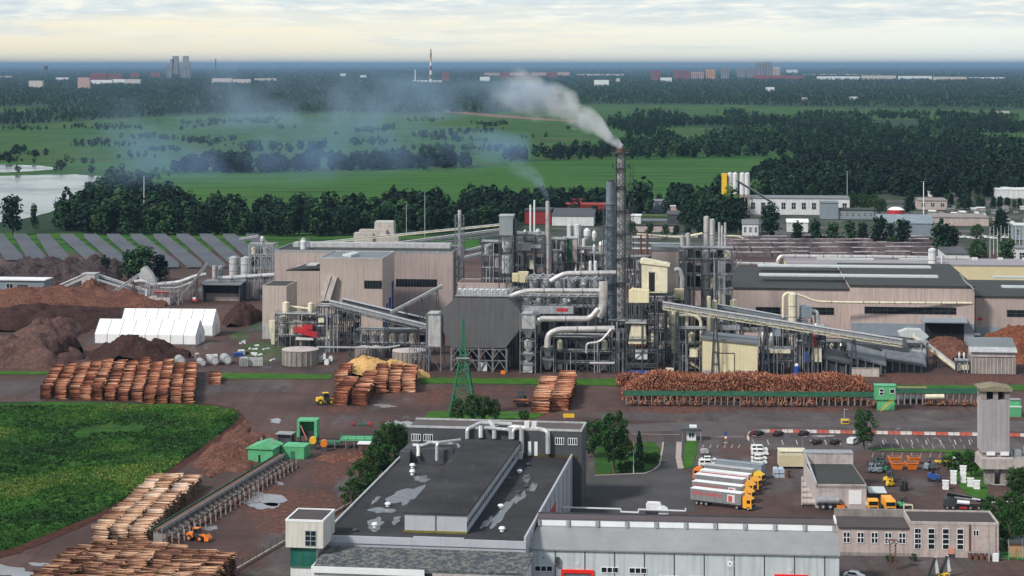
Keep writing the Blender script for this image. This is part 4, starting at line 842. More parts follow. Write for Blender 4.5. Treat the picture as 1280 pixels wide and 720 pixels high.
xa, xb = t.w(1156, -5), t.w(1205, -5); MB().box(xa, xb, -5.1, -5.01, 0, t.h(403.5, xa, -5)).put('gate_opening', M['black'], t); MB().hexa([(xa-1,-9,t.h(402,xa,-5)),(xb+1,-9,t.h(402,xa,-5)),(xb+1,-5.02,t.h(402,xa,-5)+1),(xa-1,-5.02,t.h(402,xa,-5)+1),(xa-1,-9,t.h(402,xa,-5)+.4),(xb+1,-9,t.h(402,xa,-5)+.4),(xb+1,-5.02,t.h(402,xa,-5)+1.5),(xa-1,-5.02,t.h(402,xa,-5)+1.5)]).put('awning', M['bluegrey'], t)
for (pa, pb, y_) in ((949, 1175, 352), (947, 1166, 340)):
    for k in range(0, 1):
        yy = None
        ly = (H-z-t.p.z)*F/(y_-HY) - t.p.y; MB().box(t.w(pa, ly), t.w(pb, ly)-1, ly-3.2, ly+3.2, z2+.86, z2+1.5).put('rooflight', M['skylight'], t)
MB().box(.5, 6, 30, 36, z+.8, z+2.4).put('roof_vent', M['skylight'], t)
t = Th('saw_hall_extension', 'beige hall extension with blue plinth at the right end of the long hall', 'factory hall', 1218, 424)
w = t.w(1330); z = t.h(372)
walls(t, 'wall', .4, w, 0, 60, 0, z, M['beige']); MB().box(.2, w, -.3, 60, z+.01, z+.8).put('roof', M['roofdark'], t)
window(t, t.w(1259), t.w(1325), -.01, t.h(396, 20), t.h(388, 20), 6, 2, 'steeldark'); MB().box(.4, w, -.15, -.01, 0, t.h(409, 10)).put('lower_cladding', M['bluegrey'], t); MB().box(t.w(1222), t.w(1228), -.12, -.01, t.h(400), t.h(397)).put('red_board', M['red'], t)
for (pa, y_) in ((1241, 349), (1252, 361)): ly = (H-z)*F/(y_-HY) - t.p.y; MB().box(t.w(pa, ly), w-2, ly-2.4, ly+2.4, z+.82, z+1.5).put('rooflight', M['skylight'], t)
pipe('yellow_pipe', 'thin cream pipe running along the wall of the projecting hall part', [(985,366),(1001,369),(1019,377),(1060,378),(1215,379)], 427, 1.5, 'creamsteel', cat='pipe', bend=3)
pipe('roof_pipe', 'silver pipe pair climbing over the dark roof at its left end', [(922,325),(912,336),(903,360),(902,383)], 440, 1.2, 'galvlight', cat='pipe'); pipe('roof_pipe', 'outer silver pipe of the pair climbing over the dark roof', [(927,325),(917,338),(910,358),(890,381)], 441, 1.2, 'galvlight', cat='pipe')
pipe('snaking_pipe', 'thin pinkish pipe snaking down the dark roof near its right end', [(1200,341),(1206,352),(1214,358),(1217,362)], 425, .9, 'silver', ly=-6, cat='pipe')
silo('dust_cyclone', 'cream dust cyclone with a pipe arch standing before the hall wall', 991, 446, 366, 5.6, 'creamsteel', cone=9, cat='cyclone')
pipe('pipe_arch', 'cream pipe arch left of the dust cyclone', [(979,397),(979,370),(984,366),(992,367)], 446, 1.8, 'creamsteel', cat='pipe', bend=3)
t = Th('filter_box', 'pale blue filter box with a bent duct right of the dust cyclone', 'filter box', 1000, 446); zb = t.h(397); MB().box(0, t.w(1015), 0, 5, zb, t.h(383)).put('casing', M['bluegrey'], t); mb = MB(); frame(mb, 0, t.w(1015), 0, 5, [zb*.5, zb], 1, 1, .3); mb.put('frame', M['steel'], t); MB().tube([(t.w(1015),2.5,t.h(390)),(t.w(1021),2.5,t.h(391)),(t.w(1022),2.5,t.h(404))], 1.0, 10, bend=2).put('duct', M['galvlight'], t)
silo('cream_stub_silo', 'short cream tank beside thin twin pipes in front of the hall', 916.5, 444, 374, 4.4, 'creamsteel', ring=False); silo('cream_post_tank', 'slim cream tank left in the pair above the yellow shed', 886, 448, 370, 2.8, 'creamsteel', ring=False); silo('cream_post_tank', 'slim cream tank right in the pair above the yellow shed', 893, 447, 375, 3.4, 'creamsteel', ring=False)
# machinery between shed and log deck
def plant(name, label, x0, x1, yb, rows, nx, seed, D=8, tanks=(), mat='steel', boxes=(), cat='steel structure'):
    t = rack(name, label, x0, x1, yb, rows, nx, D, mat, seed, cat=cat, slats=False)
    for (px, yt, yb2, r_, m_) in tanks:
        x = t.w(px); MB().lathe(x, D*.5, [(r_*.5/t.s, t.h(yb2)), (r_/t.s, t.h(yb2)+1.5), (r_/t.s, t.h(yt)-1), (r_*.4/t.s, t.h(yt))], 12).put('tank', M[m_], t)
    for (a, b, c, d, m_) in boxes: MB().box(t.w(a), t.w(b), -.3, D*.6, t.h(d), t.h(c)).put('casing', M[m_], t)
    return t
plant('machine_deck', 'low steel deck with pipes and a heap of bark right of the yellow shed', 951, 990, 467, (438, 452), 4, 31, 10, [(965,418,436,2.6,'galvlight'),(954,417,436,2.2,'galvlight')], boxes=[(952,956,447,466,'blue'),(962,988,437,441,'creamsteel')])
plant('machine_deck', 'taller dark deck with a blue housing and a cream box beside the posts', 998, 1032, 467, (412, 430, 448), 4, 32, 10, [(1021,406,424,3.4,'galvlight')], boxes=[(1003,1012,440,452,'blue'),(1015,1027,435,452,'creamsteel'),(1003,1009,418,430,'galv'),(1014,1020,420,432,'red')])
plant('pipe_rack', 'dark rack with silver pipes behind the yellow shed roof', 878, 958, 446, (398, 412), 8, 33, 8, [(911,402,412,3,'whitedirty'),(964,404,412,2,'whitedirty')], boxes=[(890,925,406,412,'galv'),(930,950,415,440,'beige')])
t = Th('blue_tank', 'small blue drum standing alone right of the machine deck', 'drum', 996, 468); MB().lathe(0, 0, [(1.1,0),(1.1,2.8),(.9,3.0)], 12).put('drum', M['blue'], t); MB().lathe(0, 0, [(.7,3.02),(.7,3.6),(.2,3.9)], 10).put('lid', M['white'], t)
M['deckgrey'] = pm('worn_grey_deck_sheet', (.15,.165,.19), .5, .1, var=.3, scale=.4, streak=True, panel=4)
def slab(name, label, P4, gy, thick=.8, mat='bluegrey', cat='deck', depth=8, legs=6, side='steeldark'):
    """sloping roof slab: front-left, front-right, given in pixels on ground row gy"""
    (xa, ya), (xb, yb), lift_ = P4; t = Th(name, label, cat, xa, gy); A = Vector(t.q(xa, ya)); B = Vector(t.q(xb, yb)); up = Vector((0, depth, lift_))
    MB().hexa([A, B, B+up, A+up, A+Vector((0,0,thick)), B+Vector((0,0,thick)), B+up+Vector((0,0,thick)), A+up+Vector((0,0,thick))]).put('roof', M[mat], t)
    for i in range(legs):
        p = A.lerp(B, (i+.3)/legs); MB().box(p.x-.2, p.x+.2, .3, .7, 0, p.z).put('leg', M['steellight'], t)
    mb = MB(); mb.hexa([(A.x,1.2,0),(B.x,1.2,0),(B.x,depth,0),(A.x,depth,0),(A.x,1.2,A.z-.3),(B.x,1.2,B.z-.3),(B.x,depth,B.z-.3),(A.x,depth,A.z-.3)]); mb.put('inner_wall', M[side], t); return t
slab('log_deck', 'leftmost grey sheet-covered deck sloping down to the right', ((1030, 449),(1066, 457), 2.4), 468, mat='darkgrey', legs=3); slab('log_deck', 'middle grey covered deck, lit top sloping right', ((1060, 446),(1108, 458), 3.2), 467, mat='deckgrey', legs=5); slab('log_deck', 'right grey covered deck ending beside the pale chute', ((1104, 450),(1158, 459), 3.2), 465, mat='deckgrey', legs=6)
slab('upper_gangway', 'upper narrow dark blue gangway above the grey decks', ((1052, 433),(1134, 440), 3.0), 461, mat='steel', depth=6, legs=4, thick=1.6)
t = Th('concrete_crib', 'long pale concrete block under the middle grey deck', 'concrete wall', 1065, 470.5); MB().box(0, t.w(1099), 0, 1.0, 0, t.h(460.5)).put('block', M['concretelight'], t); MB().box(-.1, t.w(1099)+.1, -.1, 1.1, t.h(460.5), t.h(460.5)+.2).put('cap', M['concrete'], t)
plant('sorter_frame', 'pale framed machine house right of the grey decks', 1132, 1160, 461, (430, 446), 4, 35, 9, boxes=[(1134,1158,437,447,'galvlight')]); 
t = Th('covered_silo_shed', 'grey ribbed shed with a white band under its roof beside the pale chute', 'shed', 1214, 467)
w = t.w(1270); walls(t, 'wall', 0, w, 0, 11, 0, t.h(447), M['concrete']); walls(t, 'upper_wall', .2, w-.2, .3, 10.8, t.h(447)+.3, t.h(440), M['concretelight'])
MB().hexa([(-.5,-.5,t.h(440)),(w+.5,-.5,t.h(440)),(w+.5,3.2,t.h(440)+1.2),(-.5,3.2,t.h(440)+1.2),(-.5,-.5,t.h(446)+1.9),(w+.5,-.5,t.h(446)+1.9),(w+.5,3.4,t.h(435)),(-.5,3.4,t.h(435))]).put('eaves', M['galvlight'], t)
MB().prism([(3.4,t.h(440)+1),(3.4,t.h(435)),(13,t.h(435)+2.2),(13,t.h(440)+1)], 'x', -.5, w+.5).put('roof', M['roofgrey'], t)
mb = MB(); 
for i in range(12): mb.box(w*i/12, w*i/12+.3, -.15, 0, 0, t.h(447))
mb.put('rib', M['concretelight'], t)
plant('small_machine', 'small pale machine with two stub pipes left of the ribbed shed', 1196, 1212, 466, (452,), 2, 36, 4, [(1200,441,450,1.6,'whitedirty'),(1206,441,450,1.6,'whitedirty')], boxes=[(1203,1211,456,462,'creamsteel')])
t = Th('white_container', 'tiny white topped cabin by the wall at the hall corner', 'cabin', 1216, 426); MB().box(0, 2.6, 0, 2.4, 0, 2.2).put('wall', M['steel'], t); MB().box(-.2, 2.8, -.2, 2.6, 2.2, 2.8).put('roof', M['white'], t)
t = Th('planks_stack', 'pale stack of boards on dark bearers before the hall wall', 'timber stack', 1096, 425); [MB().box(0, t.w(1128)-.6*i, 0, 4, .3+i*.75, .9+i*.75).put('board_pack', M['wood'], t) for i in range(5)]; MB().box(.4, t.w(1128)-2, .5, 3.5, 0, .3).put('bearer', M['steeldark'], t)
# ================================================================ cream hall and pipe bridges behind
t = Th('dryer_hall', 'low cream hall with a lavender-grey roof behind the dark roof', 'factory hall', 985, 372, yaw=R(-4)); w = t.w(1330); z = t.h(331)
walls(t, 'wall', 0, w, 0, 30, 0, z, pm('lemon_cream_wall', (.62,.55,.34), .7, var=.06, dirt=.12)); MB().box(-.2, w, -.2, 30, z+.01, z+.7).put('roof', pm('lavender_grey_roof', (.27,.25,.28), .6, var=.08), t)
for a, b in ((1021, 1092), (1124, 1163)): MB().box(t.w(a, 20), t.w(b, 20), 18, 21, z+.72, z+1.5).put('rooflight', M['skylight'], t)
for k in range(5): MB().box(t.w(1225)+k*12, t.w(1225)+k*12+2.5, 22, 24, z+.72, z+1.9).put('roof_fan', M['whitedirty'], t)
pipe('header_pipe', 'long thick pinkish pipe along the roof of the cream hall', [(972,340),(972,325),(976,320),(1100,321),(1211,323),(1217,326)], 366, 2.2, 'silver', cat='pipe', bend=3)
silo('roof_silo', 'pale blue-white silo rising behind the dark roof', 1165.5, 372, 310, 5.2, 'whitedirty'); silo('vent_stack', 'thin white vent stack beside the pale silo', 1177, 372, 317, 1.0, 'whitedirty', ring=False)
pipe('pipe_bridge', 'upper pale pipe of the double pipe bridge right of the silo group', [(921,329),(972,330)], 376, 1.8, 'silver', cat='pipe'); pipe('pipe_bridge', 'lower pale pipe of the double pipe bridge right of the silo group', [(921,336),(970,338)], 376, 1.6, 'silver', cat='pipe', supports=(926, 955))
# stacked board packs in the open yard behind
pack = pm('weathered_dark_packs', (.035,.030,.036), .9, var=.45, scale=.12, c2=(.16,.13,.14)); packtop = pm('patchy_pale_covers', (.075,.065,.075), .8, var=.3, scale=.5, dirt=.3, c2=(.42,.38,.40))
for i, (a, b, y_) in enumerate([(885,1172,321),(884,1176,314.5),(884,1170,309),(888,1160,304.5),(905,1150,300.5)]):
    t = Th('covered_stack_row', ['nearest','second','third','fourth','farthest'][i]+' long dark row of covered board packs in the yard behind', 'timber stack row', a, y_, yaw=R(-1), group='covered rows behind the dark roof'); w = t.w(b)
    mb = MB(); mt = MB(); x = 0
    while x < w: L = rnd.uniform(9, 26); hh = rnd.uniform(2.2, 3.0); mb.box(x, x+L, 0, 7, 0, hh); mt.box(x-.1, x+L*rnd.uniform(.5,1), -.1, 7*rnd.uniform(.4, 1), hh+.01, hh+.2); x += L+rnd.uniform(.1, .8)
    mb.put('pack', pack, t)['kind'] = 'stuff'; mt.put('cover', packtop, t)['kind'] = 'stuff'
# ================================================================ silo cluster and mid plant
silo('scrubber_tower', 'tallest pale process tower of the group left of the dark roof', 883, 436, 270, 3.6, 'silver'); silo('scrubber_tower', 'second pale process tower, slightly shorter and right of the tallest', 890.5, 438, 273.5, 3.4, 'galvlight')
for i, (x, yt, r_, l) in enumerate([(899,278,1.4,'left thin stack of three beside the process towers'),(902.5,282,1.5,'middle thin stack of three beside the process towers'),(906.5,278,1.4,'right thin stack of three beside the process towers')]): silo('thin_stack', l, x, 430, yt, r_, 'galvlight', ring=False, cat='stack')
silo('process_tank', 'fat silver tank under the tallest process towers', 882.5, 442, 312, 6.0, 'galvlight'); silo('process_tank', 'narrower silver tank right of the fat tank', 893, 440, 312, 4.2, 'galvlight'); silo('process_tank', 'squat grey tank at the right end of the tank group', 906, 430, 312, 6.0, 'galv'); silo('process_tank', 'rusty pink tank on the left of the tank group', 860, 440, 291, 3.2, 'silver'); silo('process_tank', 'pale slender tank left of the rusty pink tank', 853, 440, 294, 3.0, 'galvlight')
plant('tank_scaffold', 'steel frame around the silver tanks left of the dark roof', 848, 915, 444, (386, 362, 344, 325, 311), 7, 41, 9)
pipe('crossing_pipe', 'cream pipe crossing high above the tank group', [(796,293),(852,297),(878,292)], 420, 1.7, 'creamsteel', cat='pipe'); pipe('overflow_pipe', 'short white sloping pipe ending in the air right of the thin stacks', [(903,295),(921,295),(929,298)], 420, 1.0, 'creamsteel', cat='pipe')
t = Th('elevator_house', 'plain beige tower house with a blue-grey roof behind the cream head house', 'tower', 815, 448); w = t.w(848); walls(t, 'wall', 0, w, 0, 10, 0, t.h(313), M['beige']); MB().prism([(-.4,t.h(313)),(w+.4,t.h(313)),(w+.4,t.h(309.5)),(-.4,t.h(307.5))], 'y', -.4, 11).put('roof', M['roofgrey'], t)
for (x, yt, l) in ((801, 293, 'rust-brown post left of the beige tower house'), (809, 291, 'dark red post next to the beige tower house')): silo('rusty_column', l, x, 440, yt, 1.3, 'rust', ring=False, cat='column')
silo('round_vessel', 'small round cream vessel between stacks and head house', 793, 440, 325, 3.2, 'creamsteel'); silo('stack_side_tank', 'slim white tank standing close left of the blue stack', 754.5, 436, 300, 2.0, 'whitedirty', ring=False)
pipe('roof_header', 'long pale header pipe right of the smoking chimney', [(790,297),(872,296)], 408, 2.0, 'silver', cat='pipe', supports=(800, 830, 860)); pipe('roof_header', 'lower grey header pipe right of the smoking chimney', [(790,304),(850,305)], 410, 1.6, 'galv', cat='pipe'); pipe('roof_header', 'third pinkish header pipe just above the head house', [(790,311),(826,311)], 412, 1.6, 'silver', cat='pipe')
plant('pipe_tower', 'dense dark pipe tower between smoking chimney and head house', 784, 812, 446, (414, 396, 378, 358, 340, 322), 3, 42, 8)
plant('pipe_tower', 'dense dark pipe tower left behind the tall blue stack', 722, 757, 432, (380, 350, 330, 312), 4, 43, 8, [(733,286,300,4.4,'whitedirty'),(742,289,302,3.0,'whitedirty')])
t = Th('green_striped_tower', 'pinkish white tower house with a dark green vertical stripe', 'tower house', 704, 428); w = t.w(721); zb = t.h(328); walls(t, 'wall', 0, w, 0, 6, zb, t.h(298), M['brick']); MB().box(w*.27, w*.68, -.1, 0, zb+.2, t.h(299)).put('stripe', M['greendark'], t); MB().box(-.3, w+.3, -.3, 6.3, t.h(298), t.h(297)).put('roof', M['galvlight'], t); mb = MB(); frame(mb, 0, w, 0, 6, [zb*.4, zb*.75, zb], 2, 1, .35); mb.put('frame', M['steel'], t); MB().hexa([(w*.4,2.5,zb-6),(w*.6,2.5,zb-6),(w*.6,3.5,zb-6),(w*.4,3.5,zb-6),(.3,.3,zb),(w-.3,.3,zb),(w-.3,5.7,zb),(.3,5.7,zb)]).put('hopper', M['silver'], t)
silo('top_tank', 'white rounded tank just behind the green striped tower', 712, 415, 281, 3.4, 'whitedirty', cat='tank'); silo('top_tank', 'larger white tank right behind the green striped tower', 721.5, 415, 280, 4.6, 'whitedirty', cat='tank'); silo('top_tank', 'slim white tank right of the larger white tank', 730, 418, 298, 2.6, 'whitedirty', cat='tank')
t = Th('bin_house', 'smooth blue-grey box house standing on a tall steel frame', 'bin house', 624, 440); w = t.w(641); zb = t.h(294); walls(t, 'wall', 0, w, 0, 7, zb, t.h(270.5), pm('smooth_blue_grey_sheet', (.24,.28,.31), .5, var=.06, streak=True)); MB().box(-.2, w+.2, -.2, 7.2, t.h(270.5), t.h(269)).put('roof', M['galvlight'], t); MB().box(w+.01, w+.9, 1, 6, zb, t.h(274)).put('side_box', M['steeldark'], t)
mb = MB(); frame(mb, 0, w, 0, 7, [t.h(y) for y in (400, 370, 345, 318, 294)], 1, 1, .4, seed=4); mb.put('frame', M['steel'], t); MB().lathe(w/2, 3.5, [(2.0,t.h(342)),(2.0,t.h(320))], 12).put('drum', M['galvlight'], t); MB().lathe(w/2, 3.5, [(1.2,t.h(316)),(1.9,t.h(310)),(1.9,t.h(296))], 12).put('drum', M['galvlight'], t)
plant('boiler_frame', 'wide open steel boiler frame right of the blue-grey box house', 643, 680, 436, (352, 334, 316, 294), 3, 44, 10, [(671,287,300,4.0,'galvlight'),(655,288,303,3.0,'galv'),(652,316,340,2.4,'galvlight')], boxes=[(646,664,304,313,'galv'),(664,676,306,310,'galvlight'),(662,667,325,336,'creamsteel')])
plant('boiler_frame', 'low dark pipe frame in front of the blue-grey box house', 602, 640, 436, (350, 336, 320, 303), 3, 45, 8)
plant('pipe_tower', 'crowded pipe frame between the striped stack and green striped tower', 690, 706, 430, (350, 330, 315, 300), 2, 46, 8, [(700,318,345,2.0,'whitedirty'),(694,322,345,1.5,'galvlight')])
plant('pipe_tower', 'grey pipe tower between box house and boiler frame, lower level', 636, 662, 446, (414, 396, 380, 362), 3, 71, 8, [(650,346,362,2.4,'galvlight')]); plant('pipe_tower', 'crowded rack with pale tanks right of the twin tanks', 738, 760, 440, (368, 350, 334, 318), 3, 72, 7, [(742,306,320,2.2,'galvlight'),(750,303,320,2.6,'silver')])
plant('pipe_tower', 'tall dark scaffold between head house and beige tower house', 812, 850, 456, (430, 412, 394, 372), 4, 73, 8); plant('pipe_rack', 'low dark rack on the left of the yellow shed', 848, 880, 464, (448, 430, 412), 3, 74, 8, boxes=[(862,872,436,446,'creamsteel')]); plant('pipe_rack', 'low rack of pipes under the longest conveyor', 960, 1000, 458, (436, 420, 408), 5, 75, 8, [(985,410,424,2.2,'silver')], boxes=[(968,976,412,420,'bluegrey')]); plant('pipe_rack', 'dark rack between the posts and the grey decks', 1028, 1062, 460, (440, 428), 4, 76, 7, [(1040,430,442,3.0,'creamsteel'),(1052,430,440,2.6,'silver')])
silo('striped_stack', 'slim pinkish stack with a faint wisp of smoke above the boiler frame', 684.5, 436, 251, 2.6, 'silver', ring=True, cat='stack')
silo('twin_tank', 'left of the small white twin tanks below the pipe tower', 738, 446, 326, 2.0, 'whitedirty', ring=False, cat='tank'); silo('twin_tank', 'right of the small white twin tanks below the pipe tower', 744.5, 446, 326, 2.2, 'whitedirty', ring=False, cat='tank')
t = Th('low_boiler_house', 'low beige boiler house with a brown flat roof behind the filter', 'factory building', 572, 438); w = t.w(640); walls(t, 'wall', 0, w, 0, 16, 0, t.h(355), M['beige']); flatroof(t, 0, w, 0, 16, t.h(355), pm('brown_flat_roof', (.10,.075,.065), .9), .5, M['beige'])
for k, (a, b, c, d) in enumerate(((640,648,342,352),(648,660,340,353),(660,668,345,352))): t = Th('cream_cabinet', ['left small cream cabinet on the rack before the boiler frame','largest cream cabinet on the rack before the boiler frame','right small cream cabinet on the rack before the boiler frame'][k], 'cabinet', a, 446); zb = t.h(d); MB().box(0, t.w(b), 0, 3, zb, t.h(c)).put('cabinet', M['cream'], t); mb = MB(); frame(mb, 0, t.w(b), 0, 3, [zb*.5, zb], 1, 1, .3); mb.put('frame', M['steel'], t)
# long conveyors rising over the hall roof
conveyor('cream_conveyor', 'topmost long cream conveyor rising behind the beige hall', 384, 305.5, 628, 281, 372, 2.6, 'creamsteel', truss=False, depth=2, legs=(.7,.92), yaw=0)
conveyor('grey_conveyor', 'long grey conveyor under the cream one behind the beige hall', 430, 313, 626, 287, 374, 2.6, 'galv', truss=True, depth=2, legs=(.75,), yaw=0)
conveyor('grey_conveyor', 'lowest thin truss conveyor behind the beige hall', 470, 316, 640, 291, 378, 2.0, 'galv', truss=True, depth=2, cover=False, yaw=0); conveyor('feed_bridge', 'short pale pipe bridge between hall corner and box house', 580, 314, 626, 303, 400, 2.4, 'galvlight', depth=2, yaw=0); conveyor('feed_bridge', 'lower pale pipe bridge between hall corner and box house', 580, 322, 622, 312, 402, 2.4, 'galvlight', depth=2, yaw=0)
# ================================================================ in front of the left complex
conveyor('double_conveyor', 'front strand of the double grey conveyor sloping from the process house', 412, 379, 541, 411, 446, 5.6, 'galv', depth=3, legs=(.22,.55,.85), yaw=0); conveyor('double_conveyor', 'rear dark strand of the double grey conveyor', 428, 376, 543, 403, 438, 4.5, 'steel', depth=3, yaw=0)
conveyor('rising_conveyor', 'pale thin conveyor rising to the filter top from the left', 488, 391, 553, 357, 440, 3.0, 'galvlight', depth=2, legs=(.3,.6,.9), yaw=0)
plant('machine_tower', 'tall dark steel machine tower under the double conveyor head', 396, 424, 440, (426, 410, 396, 384), 3, 51, 9, boxes=[(398,405,398,403,'creamsteel')]); plant('machine_tower', 'dark narrow steel tower right of the machine tower', 425, 446, 437, (420, 400, 388), 3, 52, 8, mat='steeldark'); plant('cyclone_stand', 'steel stand carrying cream cyclones at the left of the red machine', 344, 396, 434, (420, 404, 393), 4, 53, 7)
plant('pipe_scaffold', 'low dark frame of pipes under the double conveyor', 446, 532, 444, (430, 414), 7, 54, 8)
silo('cream_cyclone', 'cream cyclone highest on the left steel stand', 357.5, 432, 377, 4.4, 'creamsteel', cone=4, base=425, cat='cyclone', ring=False); silo('cream_cyclone', 'cream cyclone right above the red machine', 388.5, 432, 378, 3.8, 'creamsteel', cone=4, base=404, cat='cyclone', ring=False)
pipe('cyclone_link', 'cream pipe linking the two upper cyclones', [(361,383),(386,386)], 431, 1.6, 'creamsteel', cat='pipe')
for (a, b, c, d, l) in ((336,345,401,431,'cream hopper box standing at the far left of the stand'),(366,376,401,417,'cream hopper box above the red machine')): t = Th('cream_hopper', l, 'hopper', a, 433); w = t.w(b); MB().box(0, w, 0, 3, t.h(c+9), t.h(c)).put('box', M['creamsteel'], t); MB().hexa([(w*.3,1,t.h(d)),(w*.7,1,t.h(d)),(w*.7,2,t.h(d)),(w*.3,2,t.h(d)),(0,0,t.h(c+9)),(w,0,t.h(c+9)),(w,3,t.h(c+9)),(0,3,t.h(c+9))]).put('cone', M['creamsteel'], t); MB().box(w*.4, w*.6, 1.2, 1.8, 0, t.h(d)+.1).put('leg', M['steel'], t)
t = Th('red_machine', 'bright red sloping screening machine on a grey base', 'machine', 368, 436); zt = t.h(414); w = t.w(397)
MB().hexa([(0,0,zt-.4),(w,0,zt-2.6),(w,3,zt-2.6),(0,3,zt-.4),(0,0,zt+1.6),(w,0,zt-.6),(w,3,zt-.6),(0,3,zt+1.6)]).put('screen', M['red'], t); MB().box(w*.3, w*.75, 1, 3, zt+.6, zt+2.2).put('motor', M['red'], t); MB().box(.4, w*.8, .3, 2.8, zt-3.4, zt-2.6).put('tray', M['whitedirty'], t); mb = MB(); frame(mb, .2, w*.95, .3, 3, [zt*.5, zt-3.4], 3, 1, .3); mb.put('frame', M['steel'], t)
for (x, y_, yt, r_, l) in ((375.5,458,435,22.5,'large round concrete tank left of the white bags'),(456,452,433,12.5,'left smaller concrete tank behind the chip heap'),(470,450,433,11,'middle concrete tank behind the chip heap'),(512,462,436.5,21,'large round concrete tank right of the chip heap')):
    t = Th('concrete_tank', l, 'tank', x, y_-3, yaw=0); r = r_/t.s; zt = t.h(yt+2); MB().lathe(0, 0, [(r,0),(r,zt)], 28).put('wall', M['concrete'], t); MB().lathe(0, 0, [(r*1.03,zt+.01),(r*1.03,zt+.3),(.5,zt+1.0)], 28).put('lid', M['concretelight'], t); mb = MB()
    for k in range(22): a = k/22*6.283; mb.box(r*1.005*math.cos(a)-.2, r*1.005*math.cos(a)+.2, r*1.005*math.sin(a)-.2, r*1.005*math.sin(a)+.2, 0, zt)
    mb.put('rib', M['concrete'], t)
pipe('tank_pipe', 'long low grey pipe along the tops of the concrete tanks', [(396,434),(482,435),(500,432)], 452, 1.4, 'galv', cat='pipe', supports=(405, 440, 470))
for k, (x, y_, l) in enumerate(((400,453,'leftmost white bulk bag'),(408,456,'front white bulk bag, lower than its neighbours'),(413,452,'right white bulk bag next to the concrete tank'),(405,449,'rear white bulk bag'))):
    t = Th('bulk_bag', l+' beside the large round tank', 'bulk bag', x-2.5, y_, group='white bulk bags by the round tank'); MB().prism([(.1,0),(1.4,0),(1.6,.5),(1.55,1.5),(1.1,1.9),(.4,1.9),(-.05,1.5),(-.1,.5)], 'y', 0, 1.4).put('bag', M['plastic'], t); [MB().bar((a,.7,1.85),(a+.1,.7,2.4),.12).put('loop', M['white'], t) for a in (.3, 1.1)]
# ================================================================ far left: chip plant
conveyor('chip_conveyor', 'thick pale closed gallery climbing from the bark heap at the left', 60, 366, 106, 346, 374, 7, 'galvlight', truss=False, depth=4, legs=(.7,), yaw=0)
t = Th('chipper_house', 'pale ribbed house at the top of the thick gallery', 'machine house', 102, 374); w = t.w(118); zb = t.h(356); walls(t, 'wall', 0, w, 0, 7, zb, t.h(343), M['galvlight']); MB().box(-.2, w+.4, -.2, 7.2, t.h(343), t.h(342)).put('roof', M['galvlight'], t); mb = MB(); frame(mb, 0, w, 0, 7, [zb*.5, zb], 3, 1, .3); mb.put('frame', M['steel'], t); MB().box(w*.6, w*.9, -.4, 2, zb-3, zb-.5).put('cabinet', M['white'], t)
conveyor('downhill_conveyor', 'long truss conveyor descending right from the chipper house', 121, 344, 186, 365, 372, 3.0, 'galvlight', depth=2, legs=(.5,), yaw=0); conveyor('downhill_conveyor', 'lower strand of the conveyor descending from the chipper house', 121, 350, 160, 362, 374, 2.0, 'galvlight', truss=False, depth=2, yaw=0); pipe('drop_pipe', 'white angular pipe at the side of the chipper house', [(116,343),(121,345),(122,366)], 373, 1.4, 'whitedirty', cat='pipe')
conveyor('steep_conveyor', 'steep pale conveyor rising to the pointed transfer tower', 137, 369, 180, 340, 375, 4.2, 'galvlight', truss=False, depth=3, legs=(.7,), yaw=0)
t = Th('transfer_tower', 'pointed pale transfer tower at the top of the steep conveyor', 'transfer tower', 174, 376); w = t.w(194); z = t.h(349); MB().prism([(0,z),(w,z-1.5),(w*.75,z+2.5),(w*.35,z+6),(w*.1,z+5)], 'y', 0, 4).put('head', M['galvlight'], t); mb = MB(); frame(mb, 0, w, 0, 4, [z*.35, z*.7, z], 2, 1, .3); mb.put('frame', M['galv'], t)
pipe('wavy_gallery', 'pale gallery dipping and rising behind the white tents', [(168,352),(180,351),(190,356),(224,353),(244,345),(258,343)], 376, 2.4, 'galvlight', cat='conveyor', bend=4, supports=(190, 215, 240)); pipe('wavy_gallery', 'thinner pipe below the dipping pale gallery', [(200,360),(222,360),(248,349)], 377, 1.2, 'galv', cat='conveyor', bend=3)
t = Th('red_hopper_station', 'concrete hopper station with a flat red rim', 'hopper', 184, 381); w = t.w(212); MB().box(0, w, 0, 8, 0, t.h(372)).put('base', M['concretelight'], t); MB().hexa([(w*.45,2,t.h(372)),(w*.7,2,t.h(372)),(w*.7,4,t.h(372)),(w*.45,4,t.h(372)),(w*.2,.5,t.h(367)),(w*.95,.5,t.h(367)),(w*.95,6,t.h(367)),(w*.2,6,t.h(367))]).put('hopper', M['galv'], t); MB().box(w*.3, w*.88, .3, 5, t.h(366.8), t.h(364.5)).put('rim', M['red'], t)
mb = MB(); frame(mb, -1, w+4, 0, 7, [t.h(364), t.h(355)], 4, 1, .25, seed=9); mb.put('frame', M['galv'], t)
pipe('white_post_pipe', 'short white upright pipe near the hopper station', [(183,375),(183,362)], 378, 1.6, 'white', cat='pipe')
conveyor('stack_conveyor', 'steepest straight pale conveyor crossing before the silos', 225, 374, 258, 331, 378, 5.0, 'galvlight', truss=False, depth=3.5, legs=(.6,), yaw=0)
pipe('thick_gallery', 'thick horizontal pale tube gallery running into the beige annex', [(272,348),(345,343.5)], 376, 2.8, 'galvlight', cat='conveyor', supports=(290, 310, 330))
silo('white_silo', 'pale silo pair member on the left behind the thick tube gallery', 292.5, 372, 320, 6.0, 'galvlight'); silo('white_silo', 'wider pale silo on the right behind the thick tube gallery', 307.5, 373, 320.5, 6.6, 'galvlight'); silo('small_silo', 'small domed silo left of the silo pair', 276, 370, 332, 3.6, 'galv'); silo('small_silo', 'narrow cream topped silo beside the steepest conveyor', 268, 371, 332, 2.8, 'silver')
